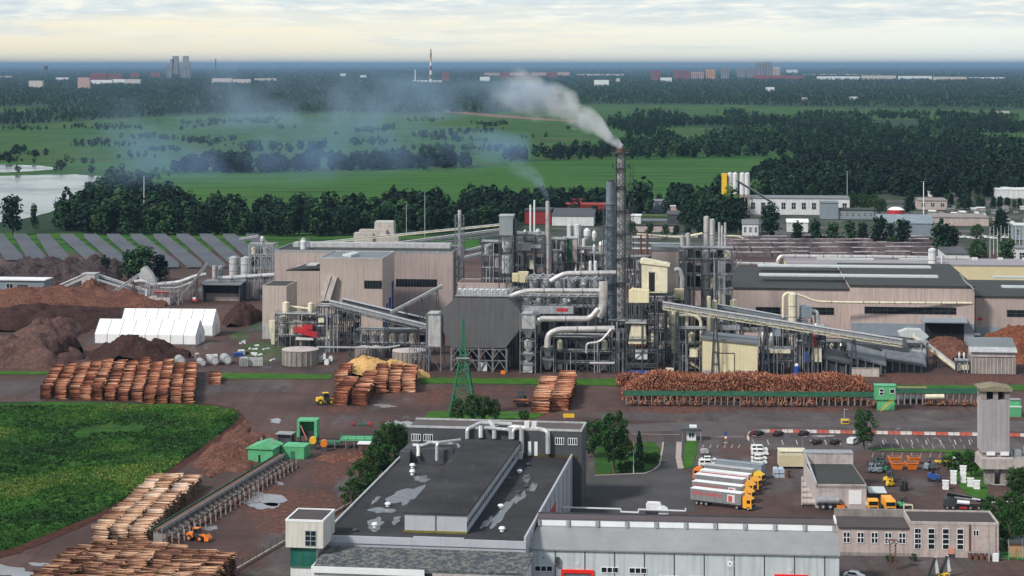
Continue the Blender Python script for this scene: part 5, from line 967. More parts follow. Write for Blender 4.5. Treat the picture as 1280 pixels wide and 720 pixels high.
plant('silo_scaffold', 'tall grey pipe frame between the pale silos and beige hall', 311, 341, 374, (352, 335, 320, 306), 4, 61, 10, [(325,296,306,3.0,'galvlight')], mat='galv'); conveyor('silo_top_conveyor', 'short pale conveyor over the top of the silo frame', 299, 299, 322, 296, 372, 2.4, 'galvlight', depth=2, yaw=0); conveyor('silo_spout', 'pale spout falling from the silo frame top', 328, 297, 337, 316, 372, 3.0, 'galvlight', truss=False, depth=2, yaw=0)
t = Th('open_shed', 'dark open-fronted shed with a flat grey roof left of the beige annex', 'shed', 253, 377); w = t.w(300); z = t.h(356); mb = MB(); mb.box(0, .5, 0, 12, 0, z); mb.box(w-.5, w, 0, 12, 0, z); mb.box(.5, w-.5, 11.5, 12, 0, z); mb.put('wall', M['steel'], t); MB().hexa([(-1,-1,z),(w+.6,-1,z),(w+.6,12.5,z+.8),(-1,12.5,z+.8),(-1,-1,z+.5),(w+.6,-1,z+.5),(w+.6,12.5,z+1.3),(-1,12.5,z+1.3)]).put('roof', M['roofgrey'], t); MB().box(.6, w-.6, 4, 4.4, 0, 3.5).put('inner_wall', M['concrete'], t)
t = Th('grey_office', 'low grey shed with a white roof edge at the far left', 'shed', -12, 368); w = t.w(55); z = t.h(350); walls(t, 'wall', 0, w, 0, 10, 0, z, M['bluegrey']); MB().box(-.5, w+.8, -.8, 10.5, z, z+.5).put('roof', M['white'], t); window(t, w*.3, w*.42, -.02, z*.2, z*.75, 2, 2, 'whitedirty'); MB().box(w*.5, w*.7, -.1, -.01, 0, z*.7).put('door', M['steeldark'], t)
t = Th('far_excavator', 'small red and white wheel loader beside the dark open shed', 'loader', 240, 379); MB().box(0, 2.6, 0, 1.6, .7, 1.7).put('body', M['red'], t); MB().box(.3, 1.6, .2, 1.4, 1.7, 2.7).put('cab', M['white'], t); [MB().tube([(x,-.05,.5),(x,.4,.5)], .5, 10).put('wheel', M['rubber'], t) for x in (.5, 2.1)]
ords = 'first second third fourth fifth sixth seventh eighth ninth tenth eleventh twelfth thirteenth'.split()
def tree_proto(kind, seed):
    r = np.random.default_rng(seed); rr_ = random.Random(seed)
    root = bpy.data.objects.new('tree', None); link(root)
    tr = MB()
    if kind == 'conifer':
        n = 420; z = r.uniform(.06, 1, n)**.9; rad = (1-z)**.75*.26*r.uniform(.5, 1, n)+.012; a = r.uniform(0, 6.283, n)
        C = np.stack([rad*np.cos(a), rad*np.sin(a), z], -1); sz = .045*r.uniform(.6, 1.3, n)
        tr.tube([(0,0,0),(0,0,.9)], [.02, .004], 6); mat = LEAFD; d = np.stack([np.cos(a), np.sin(a), np.full(n, .3)], -1)
    elif kind == 'far':
        n = 620; lob = [(r.uniform(-.15,.15)*(1.1-z_), r.uniform(-.15,.15)*(1.1-z_), z_, r.uniform(.13,.23)) for z_ in np.linspace(.2, .84, 13)]
        k = r.integers(0, 13, n); L = np.array(lob)[k]; d = r.normal(0, 1, (n, 3)); d /= np.linalg.norm(d, axis=1)[:, None]
        C = L[:, :3]+d*L[:, 3:4]*r.uniform(.6, 1.0, (n, 1)); C[:, 2] = np.clip(C[:, 2], .03, 1.0); sz = .034*r.uniform(.6, 1.4, n)
        tr.tube([(0,0,0),(.01,0,.3),(0,.02,.6)], [.028,.02,.008], 6); mat = LEAF
    else:
        nl = 26; lob = []
        tr.tube([(0,0,0),(.01,.01,.22),(.0,.02,.45),(.02,0,.8)], [.030,.023,.015,.005], 7)
        for i in range(nl):
            a = i*2.399+rr_.uniform(-.4,.4); z = .22+.70*(i+.5)/nl; w_ = math.sin(min(1, (z-.1)/.9)*math.pi)**.6*.27*rr_.uniform(.5, 1.1)
            p = (w_*math.cos(a), w_*math.sin(a), z+rr_.uniform(-.03,.05)); lob.append((*p, rr_.uniform(.06, .12))); tr.tube([(0,0,z*.75),(p[0]*.5,p[1]*.5,z*.88),p], [.010,.007,.003], 5)
        n = 3400; k = r.integers(0, nl, n); L = np.array(lob)[k]; d = r.normal(0, 1, (n, 3)); d /= np.linalg.norm(d, axis=1)[:, None]
        C = L[:, :3]+d*L[:, 3:4]*r.uniform(.45, 1.1, (n, 1)); sz = .0135*r.uniform(.6, 1.5, n); mat = LEAF2
    nrm = d+r.normal(0, .5, d.shape); nrm /= np.linalg.norm(nrm, axis=1)[:, None]; a_ = np.cross(nrm, r.normal(0, 1, d.shape)); a_ /= np.linalg.norm(a_, axis=1)[:, None]; b_ = np.cross(nrm, a_); s_ = sz[:, None]
    q = np.stack([C-a_*s_-b_*s_*.7, C+a_*s_-b_*s_*.6, C+a_*s_*.8+b_*s_, C-a_*s_*.7+b_*s_*.8], 1).reshape(-1, 3)
    tone = np.clip((.22+.13*(seed % 5) if kind == 'far' else .45)+r.normal(0, .17, n), 0, 1)
    tr.put('trunk', BARK, root); npmesh('crown', q, np.arange(len(q)).reshape(-1, 4), mat, tone, root)
    return root
PR = {'far': [tree_proto('far', s) for s in (1, 2, 3, 4, 5)], 'conifer': [tree_proto('conifer', s) for s in (11, 12, 13)], 'near': [tree_proto('near', s) for s in (21, 22, 23, 24)]}
used_p = set()
def tree(px, py, hpx, label, kind='far', group=None, cat='tree', name=None, wide=1.0, z=0.0, k=None):
    L = PR[kind]; i = rnd.randrange(len(L)) if k is None else k; o = L[i]
    if (kind, i) in used_p: o = dup(o)
    used_p.add((kind, i)); p = G(px, py); s = F/p.y; h = hpx/s
    o.location = (p.x, p.y, z); o.scale = (h*wide, h*wide, h); o.rotation_euler = (0, 0, rnd.uniform(0, 6.28))
    o.name = name or {'far': 'tree', 'conifer': 'conifer', 'near': 'tree'}[kind]; tag(o, label, cat, group); return o
# belt in front of the riverside wood: the nearest row as single trees
def row(pts, n, hr, label, group, kind='far', wide=(.9, 1.3), jit=2.0):
    for i in range(n):
        f = (i+.5)/n*(len(pts)-1); k = min(int(f), len(pts)-2); f -= k
        x = pts[k][0]+(pts[k+1][0]-pts[k][0])*f; y = pts[k][1]+(pts[k+1][1]-pts[k][1])*f
        tree(x+rnd.uniform(-1, 1)*abs(pts[-1][0]-pts[0][0])/n*.4, y+rnd.uniform(-1, 1)*jit*.5, rnd.uniform(*hr), label + ', %d from left' % (i+1), kind, group, wide=rnd.uniform(*wide))
row([(75,286),(130,292),(330,294),(440,294)], 44, (26, 44), 'broad dark tree, wood edge behind panel field', 'front row of trees behind the panel field')
row([(440,293),(640,286)], 18, (24, 34), 'tree in the wood just behind the long conveyors', 'trees just behind the long conveyors')
row([(640,262),(700,258),(760,262),(900,262)], 26, (18, 28), 'tree in the belt between the bright field and the red sheds', 'belt trees by the red sheds')
row([(690,272),(760,280)], 12, (16, 24), 'tree in the dense dark hedge behind the green striped tower', 'hedge trees behind the striped tower')
row([(855,283),(925,292)], 12, (34, 48), 'tall dark tree in the clump left of the yellow silos', 'trees left of the yellow silos')
for i, (x, y, h) in enumerate(((790,292,16),(812,293,15),(832,294,14),(845,294,13),(860,296,14),(875,297,16))): tree(x, y, h, ords[i]+' from the left of the round dark bush-like trees by the low wall', 'far', 'round trees by the low wall', wide=1.5)
tree(15, 293, 50, 'dark wide tree standing alone on the river bank, far left', wide=1.15, k=0); tree(43, 288, 34, 'thin sparse tree on the river bank right of the wide one', wide=.6, k=2)
tree(130, 345, 26, 'small round dark tree at the lower end of the grey panel strips', wide=1.2, k=1); tree(180, 352, 46, 'broad dark tree crown in front of the grey panel strips', wide=1.5, k=3); tree(200, 351, 34, 'lower dark tree touching the right side of the broad crown', wide=1.4, k=4); tree(160, 350, 38, 'dark tree at the left shoulder of the broad crown', wide=1.3, k=2)
for i, (x, y, h, w_) in enumerate([(961,296,42,1.35),(996,302,26,1.3),(1020,302,28,1.2),(1041,303,26,1.3),(1062,303,28,1.2),(1078,303,26,1.2),(1099,305,36,1.3),(1113,300,22,1.2),(1128,307,34,1.4)]): tree(x, y, h, ords[i-1]+' dark tree of the neat row before the blue-roofed hall, counted from its left' if i else 'largest dark round tree left of the row before the white factory', 'far', None if not i else 'row of dark trees before the blue-roofed hall', wide=w_)
tree(1115, 307, 12, 'bright yellow-green bush in front of the blue-roofed hall', 'near', cat='bush', name='bush', wide=2.2); tree(1178, 315, 40, 'large dark pointed tree right of the blue-roofed hall', 'far', wide=1.5, k=1); tree(1188, 312, 30, 'lower dark tree beside the large pointed one', 'far', wide=1.6, k=0)
tree(1222, 330, 30, 'round mid-green tree above the small slate roof', 'near', wide=1.4); tree(1252, 296, 36, 'dark tree behind the row of white flagpoles', 'far', wide=1.3, k=4); tree(1259, 335, 38, 'dark tree in front of the white flagpoles', 'far', wide=1.3, k=3); tree(1221, 300, 20, 'small lighter tree left of the flagpoles', 'near', wide=1.4)
row([(1040,262),(1105,264)], 12, (14, 22), 'pale green young tree before the white factory', 'young trees before the white factory', 'near', (.8, 1.1)); tree(1137, 268, 32, 'dark pointed tree between factory and flat sheds', 'far', wide=1.0); tree(1206, 262, 36, 'slim tall dark tree among the estate posts', 'conifer', wide=1.2)
tree(1100, 268, 20, 'reddish-brown leaved tree beside the low grey shed', 'near', wide=1.2)
row([(1150,258),(1280,262)], 14, (10, 18), 'small tree at the rear edge of the storage yards', 'small trees at the rear of the storage yards')
row([(930,262),(1000,252),(1040,250)], 10, (14, 24), 'dark tree behind the white factory roof', 'trees behind the white factory')
# ================================================================ estate behind on the right
t = Th('cement_silos', 'group of grey silos with a bright yellow end panel on slender legs', 'silo group', 902, 268); z0 = t.h(243); z1 = t.h(217)
MB().box(0, t.w(908.5), 0, 8, z0, z1).put('yellow_panel', M['yellow'], t)
for x in (912.5, 919, 928, 934): MB().lathe(t.w(x), 4, [(.5,z0-3),(2.0,z0),(2.0,z1),(.8,z1+1)], 12).put('silo', M['whitedirty'], t)
mb = MB(); frame(mb, 0, t.w(937), 0, 8, [z0-1], 6, 1, .5); mb.put('frame', pm('tan_legs', (.40,.27,.16), .8), t); MB().box(0, t.w(937), 3, 5, z1+1, z1+1.3).put('walkway', M['steel'], t)
conveyor('silo_conveyor', 'dark sloping conveyor coming down from the yellow-ended silos', 921, 226, 966, 254, 272, 3.2, 'steeldark', truss=False, depth=2, yaw=0)
M['farred'] = pm('deep_red_cladding', (.22,.014,.02), .7, var=.2)
def shed(name, label, x0, x1, yb, yt, D, wall, roof, yaw=None, roofh=.6, wins=0, gable=0, cat='building'):
    t = Th(name, label, cat, x0, yb, yaw=yaw); w = t.w(x1); z = t.h(yt)
    walls(t, 'wall', 0, w, 0, D, 0, z, wall if not isinstance(wall, str) else M[wall])
    rm = roof if not isinstance(roof, str) else M[roof]
    if gable: MB().prism([(-.5,z),(D+.5,z),(D/2,z+gable)], 'x', -.5, w+.5).put('roof', rm, t)
    else: MB().box(-.4, w+.4, -.4, D+.4, z+.01, z+roofh).put('roof', rm, t)
    for i in range(wins): a = w*(i+.3)/wins; window(t, a, a+w/wins*.4, -.01, z*.35, z*.75, 2, 2, 'whitedirty')
    return t
shed('white_factory', 'long white factory with a dark flat roof and square windows', 935, 1062, 268, 248, 30, 'whitedirty', 'roofgrey', wins=10)
shed('grey_block', 'grey cube building at the end of the white factory', 1026, 1048, 274, 254, 20, 'bluegrey', 'roofgrey'); shed('low_grey_shed', 'low grey shed with a dark window band beside the red-brown tree', 1048, 1092, 274, 263, 20, 'bluegrey', 'roofdark', wins=6)
shed('blue_roof_hall', 'blue-grey hall with a broad shallow pale roof behind the dark tree row', 1100, 1168, 296, 279, 50, 'bluegrey', pm('pale_blue_roof', (.20,.25,.29), .6), gable=4)
shed('round_roof_shed', 'small white roofed shed right of the largest dark tree', 984, 1010, 290, 278, 14, 'whitedirty', 'white', gable=2); shed('white_shed', 'white shed with windows left of the largest round tree', 928, 948, 296, 280, 18, 'whitedirty', 'roofgrey', wins=3, gable=2.5)
shed('slate_roof_house', 'small building with a dark slate roof behind the cream hall', 1182, 1212, 330, 318, 40, 'whitedirty', 'darkgrey'); t = Th('red_tank', 'red tank with a white lid behind the blue-roofed hall', 'tank', 1120, 275, yaw=0); MB().lathe(0, 0, [(6,0),(6,t.h(262))], 20).put('tank', M['red'], t); MB().lathe(0, 0, [(6.1,t.h(262)+.01),(3,t.h(259)),(.3,t.h(258.5))], 20).put('lid', M['white'], t)
shed('flat_shed', 'brownish flat-roofed shed with pale posts behind the storage yards', 1148, 1184, 262, 251, 30, 'brick', 'concrete', wins=3); shed('yard_shed', 'wide low shed with a worn pinkish roof', 1166, 1236, 282, 272, 34, 'brick', 'concrete'); shed('white_warehouse', 'white box warehouse at the far right edge of the estate', 1246, 1300, 248, 237, 30, 'whitedirty', 'white'); shed('small_hut', 'tiny white roofed hut on the flat shed', 1161, 1170, 246, 240, 8, 'white', 'white')
shed('blue_yard_office', 'pale blue office behind the flagpoles at the right edge', 1268, 1300, 300, 282, 16, 'bluegrey', 'whitedirty', wins=3); shed('corner_house', 'pale house with windows at the right edge beyond the cream hall', 1270, 1300, 330, 311, 14, 'whitedirty', 'roofgrey', wins=2)
shed('blue_tent_shed', 'grey-blue shed with sloping roof behind the low wall', 834, 866, 280, 268, 20, 'steel', 'darkgrey', gable=2); shed('sign_hall', 'blue-grey hall with pale sign boards behind the smoking chimney', 788, 838, 266, 252, 24, 'bluegrey', 'roofgrey'); shed('small_white_hall', 'white cube with a flat roof right of the tall stack', 789, 801, 280, 270, 12, 'whitedirty', 'white'); shed('flat_white_roof', 'flat white roof building in trees left of the clump', 866, 892, 252, 247, 16, 'whitedirty', 'white')
shed('low_white_wall', 'long low pale wall building behind the header pipes', 792, 848, 290, 282, 8, 'brick', 'roofdark'); shed('green_roof_hut', 'low dark hut with a mossy green roof', 800, 834, 276, 272, 14, 'bluegrey', pm('mossy_roof', (.05,.09,.02), .9), roofh=1.5); shed('pink_annex', 'small pink and white annex at the end of the sign hall', 838, 848, 268, 258, 10, pm('pink_annex_wall', (.45,.28,.28), .8), 'white')
shed('red_shed', 'bright red shed directly behind the boiler frame', 656, 689, 280, 264, 20, 'farred', 'steeldark', roofh=1.5); shed('red_long_hall', 'long bright red hall behind the dark gabled roof', 688, 758, 270, 256, 18, 'farred', pm('red_roof', (.30,.03,.03), .7)); shed('dark_gable_hall', 'hall with a dark shallow gable roof before the red hall', 690, 742, 282, 270, 46, 'whitedirty', 'darkgrey', gable=4); shed('red_tower_block', 'small red roof block rising over the red hall', 716, 727, 268, 250, 8, 'farred', 'farred')
for x, h, l in ((663, 256, 'left small white stack on the red shed'), (668, 250, 'taller white stack on the red shed')): silo('white_stack', l, x, 290, h, 1.1, 'white', ring=False, cat='stack')
for i, p in enumerate(sorted(rnd.uniform(1150, 1290) for _ in range(30))): y = rnd.uniform(256, 285); shed('storage_block', 'low pale block stack, number %d from the left in the rear storage yards' % (i+1), p, p+rnd.uniform(3, 9), y, y-rnd.uniform(1.5, 5), rnd.uniform(4, 10), rnd.choice(['brick', 'concrete', 'whitedirty', 'bluegrey']), rnd.choice(['concrete', 'white', 'roofgrey']), cat='stack').o['group'] = 'storage yard stacks'
for i in range(9): t = Th('parked_car', ords[i]+' tiny white parked car from the left beyond the cream hall', 'car', 1195+i*7.2, 297+rnd.uniform(-2, 2), yaw=0, group='white cars parked in the estate'); MB().prism([(0,.3),(4.3,.3),(4.3,.9),(3.4,1.0),(2.9,1.5),(1.2,1.5),(.6,1.0),(0,.9)], 'y', 0, 1.8).put('body', M['carwhite'], t); MB().prism([(3.3,1.0),(2.85,1.42),(1.25,1.42),(.75,1.0)], 'y', -.02, 1.82).put('windows', M['glass'], t)
fp = None
for i in range(10):
    o = MB().tube([(0,0,0),(0,0,17)], [.16,.08], 6).put('flagpole', M['white']) if fp is None else fp.copy()
    if fp is not None: link(o)
    fp = fp or o; p = G(1237.5+i*4.6, 322-(i % 2)*4); o.location = (p.x, p.y, 0); tag(o, ords[i]+' bare white flagpole from the left in the cluster', 'flagpole', 'bare white flagpoles')
def lamp(px, yb, yt, label, arm=1.5, mat='galv', heads=1, name='lamp_post', cat='lamp post', r=.14, group=None):
    t = Th(name, label, cat, px, yb, yaw=0, group=group); z = t.h(yt); MB().tube([(0,0,0),(0,0,z)], [r, r*.6], 6).put('pole', M[mat], t)
    for k in range(heads): sg = 1 if k % 2 == 0 else -1; MB().bar((0,0,z), (sg*arm,0,z+.1), .1).bar((sg*(arm-.5),0,z+.06), (sg*(arm+.5),0,z+.1), .35, .14).put('lamp_head', M['galv'], t)
    return t
lamp(1059, 262, 214, 'tall floodlight mast beyond the white factory', 2, heads=2, r=.4); lamp(1154.5, 272, 227, 'white floodlight mast behind the blue-roofed hall', 2, 'white', heads=2, r=.4); lamp(180, 268, 220, 'thin pale mast in the meadow at the left', .8, 'white', r=.3, name='mast', cat='mast'); lamp(531, 300, 240, 'right grey mast before the wood', 1, r=.3, name='mast', cat='mast'); lamp(508, 302, 256, 'left shorter grey mast before the wood', 1, r=.3, name='mast', cat='mast')
# ================================================================ grey panel strips
pan = pm('glossy_grey_panels', (.075,.082,.10), .42, .0, var=.35, scale=.04, panel=2.2); rowm = pm('panel_edge', (.03,.035,.045), .6)
names = 'first second third fourth fifth sixth seventh eighth ninth tenth eleventh twelfth'.split()
for i in range(12):
    xa = -12+29*i; a0, a1 = G(xa, 298), G(xa+16, 298); b0, b1 = G(xa+42, 336), G(xa+62, 336)
    if i < 3: b0, b1 = G(xa+18, 327), G(xa+41, 327)
    t = bpy.data.objects.new('panel_strip', None); link(t); c = (b0+b1)/2; t.location = (c.x, c.y, 0); tag(t, names[i]+' slanting strip of grey panels counted from the left edge', 'panel array', 'slanting strips of grey panels')
    mb = MB(); n = 22
    for k in range(n):
        f0, f1 = k/n, (k+.82)/n; P0, P1 = b0.lerp(a0, f0)-c, b1.lerp(a1, f0)-c; Q0, Q1 = b0.lerp(a0, f1)-c, b1.lerp(a1, f1)-c; up = Vector((0,0,1)); hz = .8
        mb.hexa([P0+up*hz, P1+up*hz, Q1+up*(hz+2.2), Q0+up*(hz+2.2), P0+up*(hz+.15), P1+up*(hz+.15), Q1+up*(hz+2.35), Q0+up*(hz+2.35)])
    m_ = mb.put('panel_rows', pan, t); mb = MB()
    for k in range(n): f1 = (k+.8)/n; Q0, Q1 = b0.lerp(a0, f1)-c, b1.lerp(a1, f1)-c; [mb.bar(Q0.lerp(Q1, g)+Vector((0,0,-.4)), Q0.lerp(Q1, g)+Vector((0,0,2.9)), .3) for g in (.1,.5,.9)]
    mb.put('stand', rowm, t)
# ================================================================ bark and chip heaps
def heap(name, label, P4, hgt, mat, seed, cat='bark heap', amp=.5, flat=.5, logs=None, n=60):
    """mound over an ellipse given in pixels: centre x, base-centre row, half width, half depth in rows"""
    cx, cy, rx, ry = P4; c = G(cx, cy); s = F/c.y; A = rx/s; B = abs(G(cx, cy-ry).y-G(cx, cy+ry).y)/2
    u = np.linspace(-1, 1, n); X, Yv = np.meshgrid(u, u, indexing='ij'); Rr = np.sqrt(X**2+Yv**2)
    ang = np.arctan2(Yv, X); edge = 1+.12*np.sin(3*ang+seed)+.08*np.sin(7*ang+seed*2)
    prof = np.clip(1-(Rr/edge), 0, 1)**(1-flat*.6); prof = np.minimum(prof*1.25, 1.0)
    nz = np.array([mnoise.fractal(Vector((x*A*.12+seed, y*B*.12, seed)), .7, 2.2, 6) for x, y in zip(X.ravel(), Yv.ravel())]).reshape(X.shape)
    Z = hgt*prof*(1+.35*nz)+amp*nz*(prof > 0) - .05
    V = np.stack([X*A, Yv*B, np.where(prof > 0, np.maximum(Z, 0.02), -.15)], -1).reshape(-1, 3)
    i, j = np.meshgrid(np.arange(n-1), np.arange(n-1), indexing='ij'); k = (i*n+j).ravel(); pr = prof.ravel(); ok = (pr[k] > 0) | (pr[k+1] > 0) | (pr[k+n] > 0) | (pr[k+n+1] > 0); k = k[ok]
    o = npmesh(name, V, np.stack([k, k+1, k+n+1, k+n], -1)[:, ::-1], mat); o.location = (c.x, c.y, .02); tag(o, label, cat); return o
def barkmat(name, a, b, c, s=1.2): return worldmat(name, [(.3, a), (.5, b), (.7, c)], s, layers=[(.12, (1, 1, 1), .5, .75, tuple(x*.6 for x in b))])
bk1 = barkmat('red_brown_bark', (.05,.022,.017), (.12,.052,.038), (.23,.12,.085)); bk2 = barkmat('purple_brown_bark', (.05,.028,.026), (.10,.055,.048), (.16,.10,.085)); bk3 = barkmat('dark_wet_bark', (.020,.012,.012), (.042,.022,.020), (.085,.040,.030)); bk4 = barkmat('orange_bark', (.08,.028,.017), (.15,.052,.028), (.25,.10,.05)); chips = barkmat('fresh_pale_chips', (.34,.19,.07), (.52,.32,.13), (.68,.46,.22)); bk5 = barkmat('old_dark_logs', (.022,.015,.017), (.052,.038,.040), (.11,.085,.085))
heap('chip_heap', 'long red-brown heap below the left conveyors', (60,380,150,11), 6.5, bk1, 1); heap('chip_heap', 'orange-brown cone under the chipper house', (112,376,34,6), 7.5, bk1, 2, flat=.1); heap('chip_heap', 'orange-brown cone at the foot of the steep conveyor', (158,378,26,6), 5.5, bk1, 3, flat=.1)
heap('bark_heap', 'large purple-brown heap at the far left edge', (30,447,78,14), 7.5, bk2, 4); heap('bark_heap', 'round purple-brown mound behind the large left heap', (62,420,42,11), 6, bk2, 5); heap('bark_heap', 'dark truncated heap right of the large left heap', (76,446,22,8), 6.5, bk3, 6, flat=.9); heap('bark_heap', 'dark red-brown mound in front of the white tents', (171,447,66,6), 7.5, bk3, 7, flat=.35); heap('bark_heap', 'long low dark ridge curving behind the purple heaps', (60,406,110,9), 7, bk3, 8); heap('bark_heap', 'long flat dark bark bank below the red-brown heap', (60,394,170,6), 3.5, bk3, 9)
for i, (x, y, rx) in enumerate(((-10,352,40),(35,348,50),(75,352,44),(108,350,46),(58,340,60),(120,340,40))): heap('old_log_bank', ['leftmost','second','third','rightmost low','rear left','rear right'][i]+' dark weathered bank of old logs before the panel strips', (x, y, rx, 7), 6.5, bk5, 20+i, cat='log bank', amp=1.2)
heap('bark_heap', 'large orange-red bark heap at the right edge beside the hall', (1272,442,48,14), 9, bk4, 30); heap('bark_heap', 'red-brown heap spilling from the dark hall gate', (1182,440,36,10), 5, bk1, 31); heap('bark_heap', 'low brown heap beside the silos shed, left of the tents road', (304,400,26,9), 6, bk3, 32); heap('sawdust_heap', 'bright pale orange heap of fresh chips behind the middle log stacks', (470,468,52,7), 4.6, chips, 33, cat='chip heap', flat=1.1); heap('sawdust_heap', 'low right shoulder of the pale chip heap', (512,470,26,4), 2.5, chips, 34, cat='chip heap')
heap('bark_heap', 'rough red bark heap left of the green shed', (292,566,38,26), 2.2, bk1, 35); heap('bark_heap', 'long low bark ridge beside the green shed road', (283,560,16,34), 1.6, bk1, 36); heap('bark_heap', 'low red bark heap under the green grader deck', (440,574,46,5), 1.5, bk1, 37)
# ================================================================ white tents
t = Th('storage_tent', 'long white gabled storage tent, the front and lower one', 'tent', 118, 428, yaw=R(0))
def tent(t, P_near_left, px_r, yb_r, ht, wd, n, whitemat):
    pass
def tentat(name, label, xl, yl, xr, yr, we, he, hr, bays, seed, hole=None):
    """long side from (xl, yl) to (xr, yr) on the ground facing the camera; width we backwards"""
    t = Th(name, label, 'tent', xl, yl); a = t.p.xy; b = G(xr, yr).xy; d = b-a; L = d.length; t.yaw = math.atan2(d.y, d.x); t.o.rotation_euler = (0, 0, t.yaw)
    MB().prism([(0,0),(0,he),(we/2,hr),(we,he),(we,0)], 'x', 0, L).put('cover', pm('white_tent_fabric_%d' % seed, (.78,.81,.84), .6, var=.05, scale=.3, dirt=.05), t)
    for i in range(bays+1):
        x = L*i/bays; x = min(max(x, .08), L-.08); mb = MB(); p = [(x,-.06,0),(x,-.06,he),(x,we/2,hr+.08),(x,we+.06,he)]
        for u, v in zip(p, p[1:]): mb.bar(u, v, .13)
        mb.put('frame_rib', M['steellight'], t)
    MB().box(-.1, L+.1, -.08, -.02, 0, .5).put('ballast_strip', M['steellight'], t)
    MB().box(L+.01, L+.08, we*.38, we*.62, 0, he*.95).put('door', M['whitedirty'], t)
    if hole: MB().box(L*hole, L*(hole+.08), -.1, -.01, he*.65, he*.98).put('opening', M['black'], t)
    return t
bpy.data.objects.remove(t.o)
tentat('storage_tent', 'front long white gabled tent with a small dark opening', 118, 430, 245, 432, 13, 4.0, 9.2, 8, 1, hole=.36)
tentat('storage_tent', 'rear higher white gabled tent, partly hidden by the front one', 150, 420, 266, 421, 14, 4.6, 10.4, 8, 2)
# ================================================================ scrap yard by the tents
tk = pm('scrap_grey_metal', (.33,.34,.36), .6, .2, var=.3, scale=.8, streak=True)
for (x, y, r_, L, l) in ((227,457,5.5,6,'round white scrap drum with an open end, leftmost'),(254,458,4,7,'pale tank end lying beside the green box'),(269,457,5.5,7,'grey ribbed drum left of its twin'),(285,456,5.8,7,'grey ribbed drum right of its twin')):
    t = Th('scrap_drum', l, 'drum', x, y, yaw=R(20)); r = r_/t.s; MB().tube([(0,0,r),(0,L,r)], r, 16).put('shell', tk, t); MB().tube([(0,-.15,r),(0,0,r)], r*.7, 16).put('end_cap', M['whitedirty'], t)
for (x, y, w_, h_, m_, l) in ((244,450,5,8,'concretelight','pinkish box cabinet with a dark top'),(258,448,14,4,'whitedirty','heap of white angular frames'),(292,446,12,5,'blue','dark blue scrap container'),(300,458,10,11,'galvlight','tall ribbed grey scrap box'),(298,444,8,6,'whitedirty','white cabinet behind the blue container'),(307,443,4,4,'rust','rust-red scrap lump')):
    t = Th('scrap_box', l+' in the scrap yard', 'scrap', x, y, yaw=R(12)); w = w_/t.s; h = h_/t.s; MB().hexa([(0,0,0),(w,0,0),(w,2.5,0),(0,2.5,0),(.2,0,h),(w,0,h*.9),(w-.2,2.5,h),(0,2.5,h*.95)]).put('box', M[m_], t); mb = MB(); [mb.box(w*i/5, w*i/5+.08, -.08, 0, .1, h*.85) for i in range(5)]; mb.put('rib', M['steel'], t)
for i in range(4):
    for j in range(2):
        t = Th('white_crate', '%s white open crate of the %s row by the grass' % (['leftmost','second','third','last'][i], ['lower','upper'][j]), 'crate', 306+i*5.6, 457, yaw=0, z=j*1.5, group='white crates in the scrap yard'); mb = MB(); w = 1.6; [mb.box(a, a+.15, 0, 1.2, 0, 1.3) for a in (0, w/2, w-.15)]; [mb.box(0, w, -.03, 1.2, a, a+.2) for a in (0, .55, 1.1)]; mb.put('slats', M['whitedirty'], t)
for i, x in enumerate(sorted(rnd.uniform(300, 345) for _ in range(16))): y = rnd.uniform(425, 455); t = Th('scrap_piece', 'white scrap piece number %d from the left in the grass by the annex' % (i+1), 'scrap', x, y, yaw=rnd.uniform(0, 3), group='scrap pieces in the grass'); L = rnd.uniform(1, 3.5); MB().hexa([(0,0,0),(L,0,0),(L,.8,0),(0,.8,0),(.1,0,.5),(L,.1,.3),(L-.2,.7,.6),(0,.8,.4)]).put('plate', M['whitedirty'], t)
# ================================================================ log stacks
LOG = attrmat('peeled_log_wood', [(0.0, (.07,.028,.018)), (.3, (.15,.050,.030)), (.6, (.34,.130,.075)), (.85, (.50,.245,.15)), (1.0, (.64,.42,.29))], .85, 1.2, .25)
LOGY = attrmat('pale_sawn_log_wood', [(0.0, (.085,.038,.026)), (.25, (.22,.105,.068)), (.5, (.42,.245,.155)), (.8, (.58,.40,.28)), (1.0, (.70,.58,.50))], .85, 1.2, .25)
CORE = pm('stack_shadow_core', (.035,.016,.012), .95)  # dark colour stands in for the shade between the logs
def logs_np(C, D_, Lh, r_, tone, n=6):
    """C (m,3) centres, D_ (m,3) unit axes, Lh half lengths, r_ radii"""
    m = len(C); up = np.where(np.abs(D_[:, 2:3]) > .9, np.array([[0,1.,0]]), np.array([[0,0,1.]])); A = np.cross(D_, up); A /= np.linalg.norm(A, axis=1)[:, None]; B = np.cross(A, D_)
    th = np.arange(n)/n*2*np.pi; ring = A[:, None]*np.cos(th)[None, :, None]+B[:, None]*np.sin(th)[None, :, None]
    e0 = (C-D_*Lh[:, None])[:, None]+ring*r_[:, None, None]; e1 = (C+D_*Lh[:, None])[:, None]+ring*(r_*.85)[:, None, None]
    V = np.concatenate([e0, e1], 1).reshape(-1, 3); base = (np.arange(m)*2*n)[:, None]
    k = np.arange(n); side = np.stack([k, (k+1) % n, n+(k+1) % n, n+k], -1); caps = np.array([[0,1,2,3],[0,3,4,5],[n,n+3,n+2,n+1],[n,n+5,n+4,n+3]]) if n == 6 else np.array([[0,1,2,3],[n,n+3,n+2,n+1]])
    fs = np.concatenate([side, caps]); Fq = (base[:, None]+fs[None]).reshape(-1, 4)
    tn = np.repeat(tone[:, None], len(fs), 1); tn[:, n:] = np.clip(tn[:, n:]+.25, 0, 1); return V, Fq, tn.ravel()
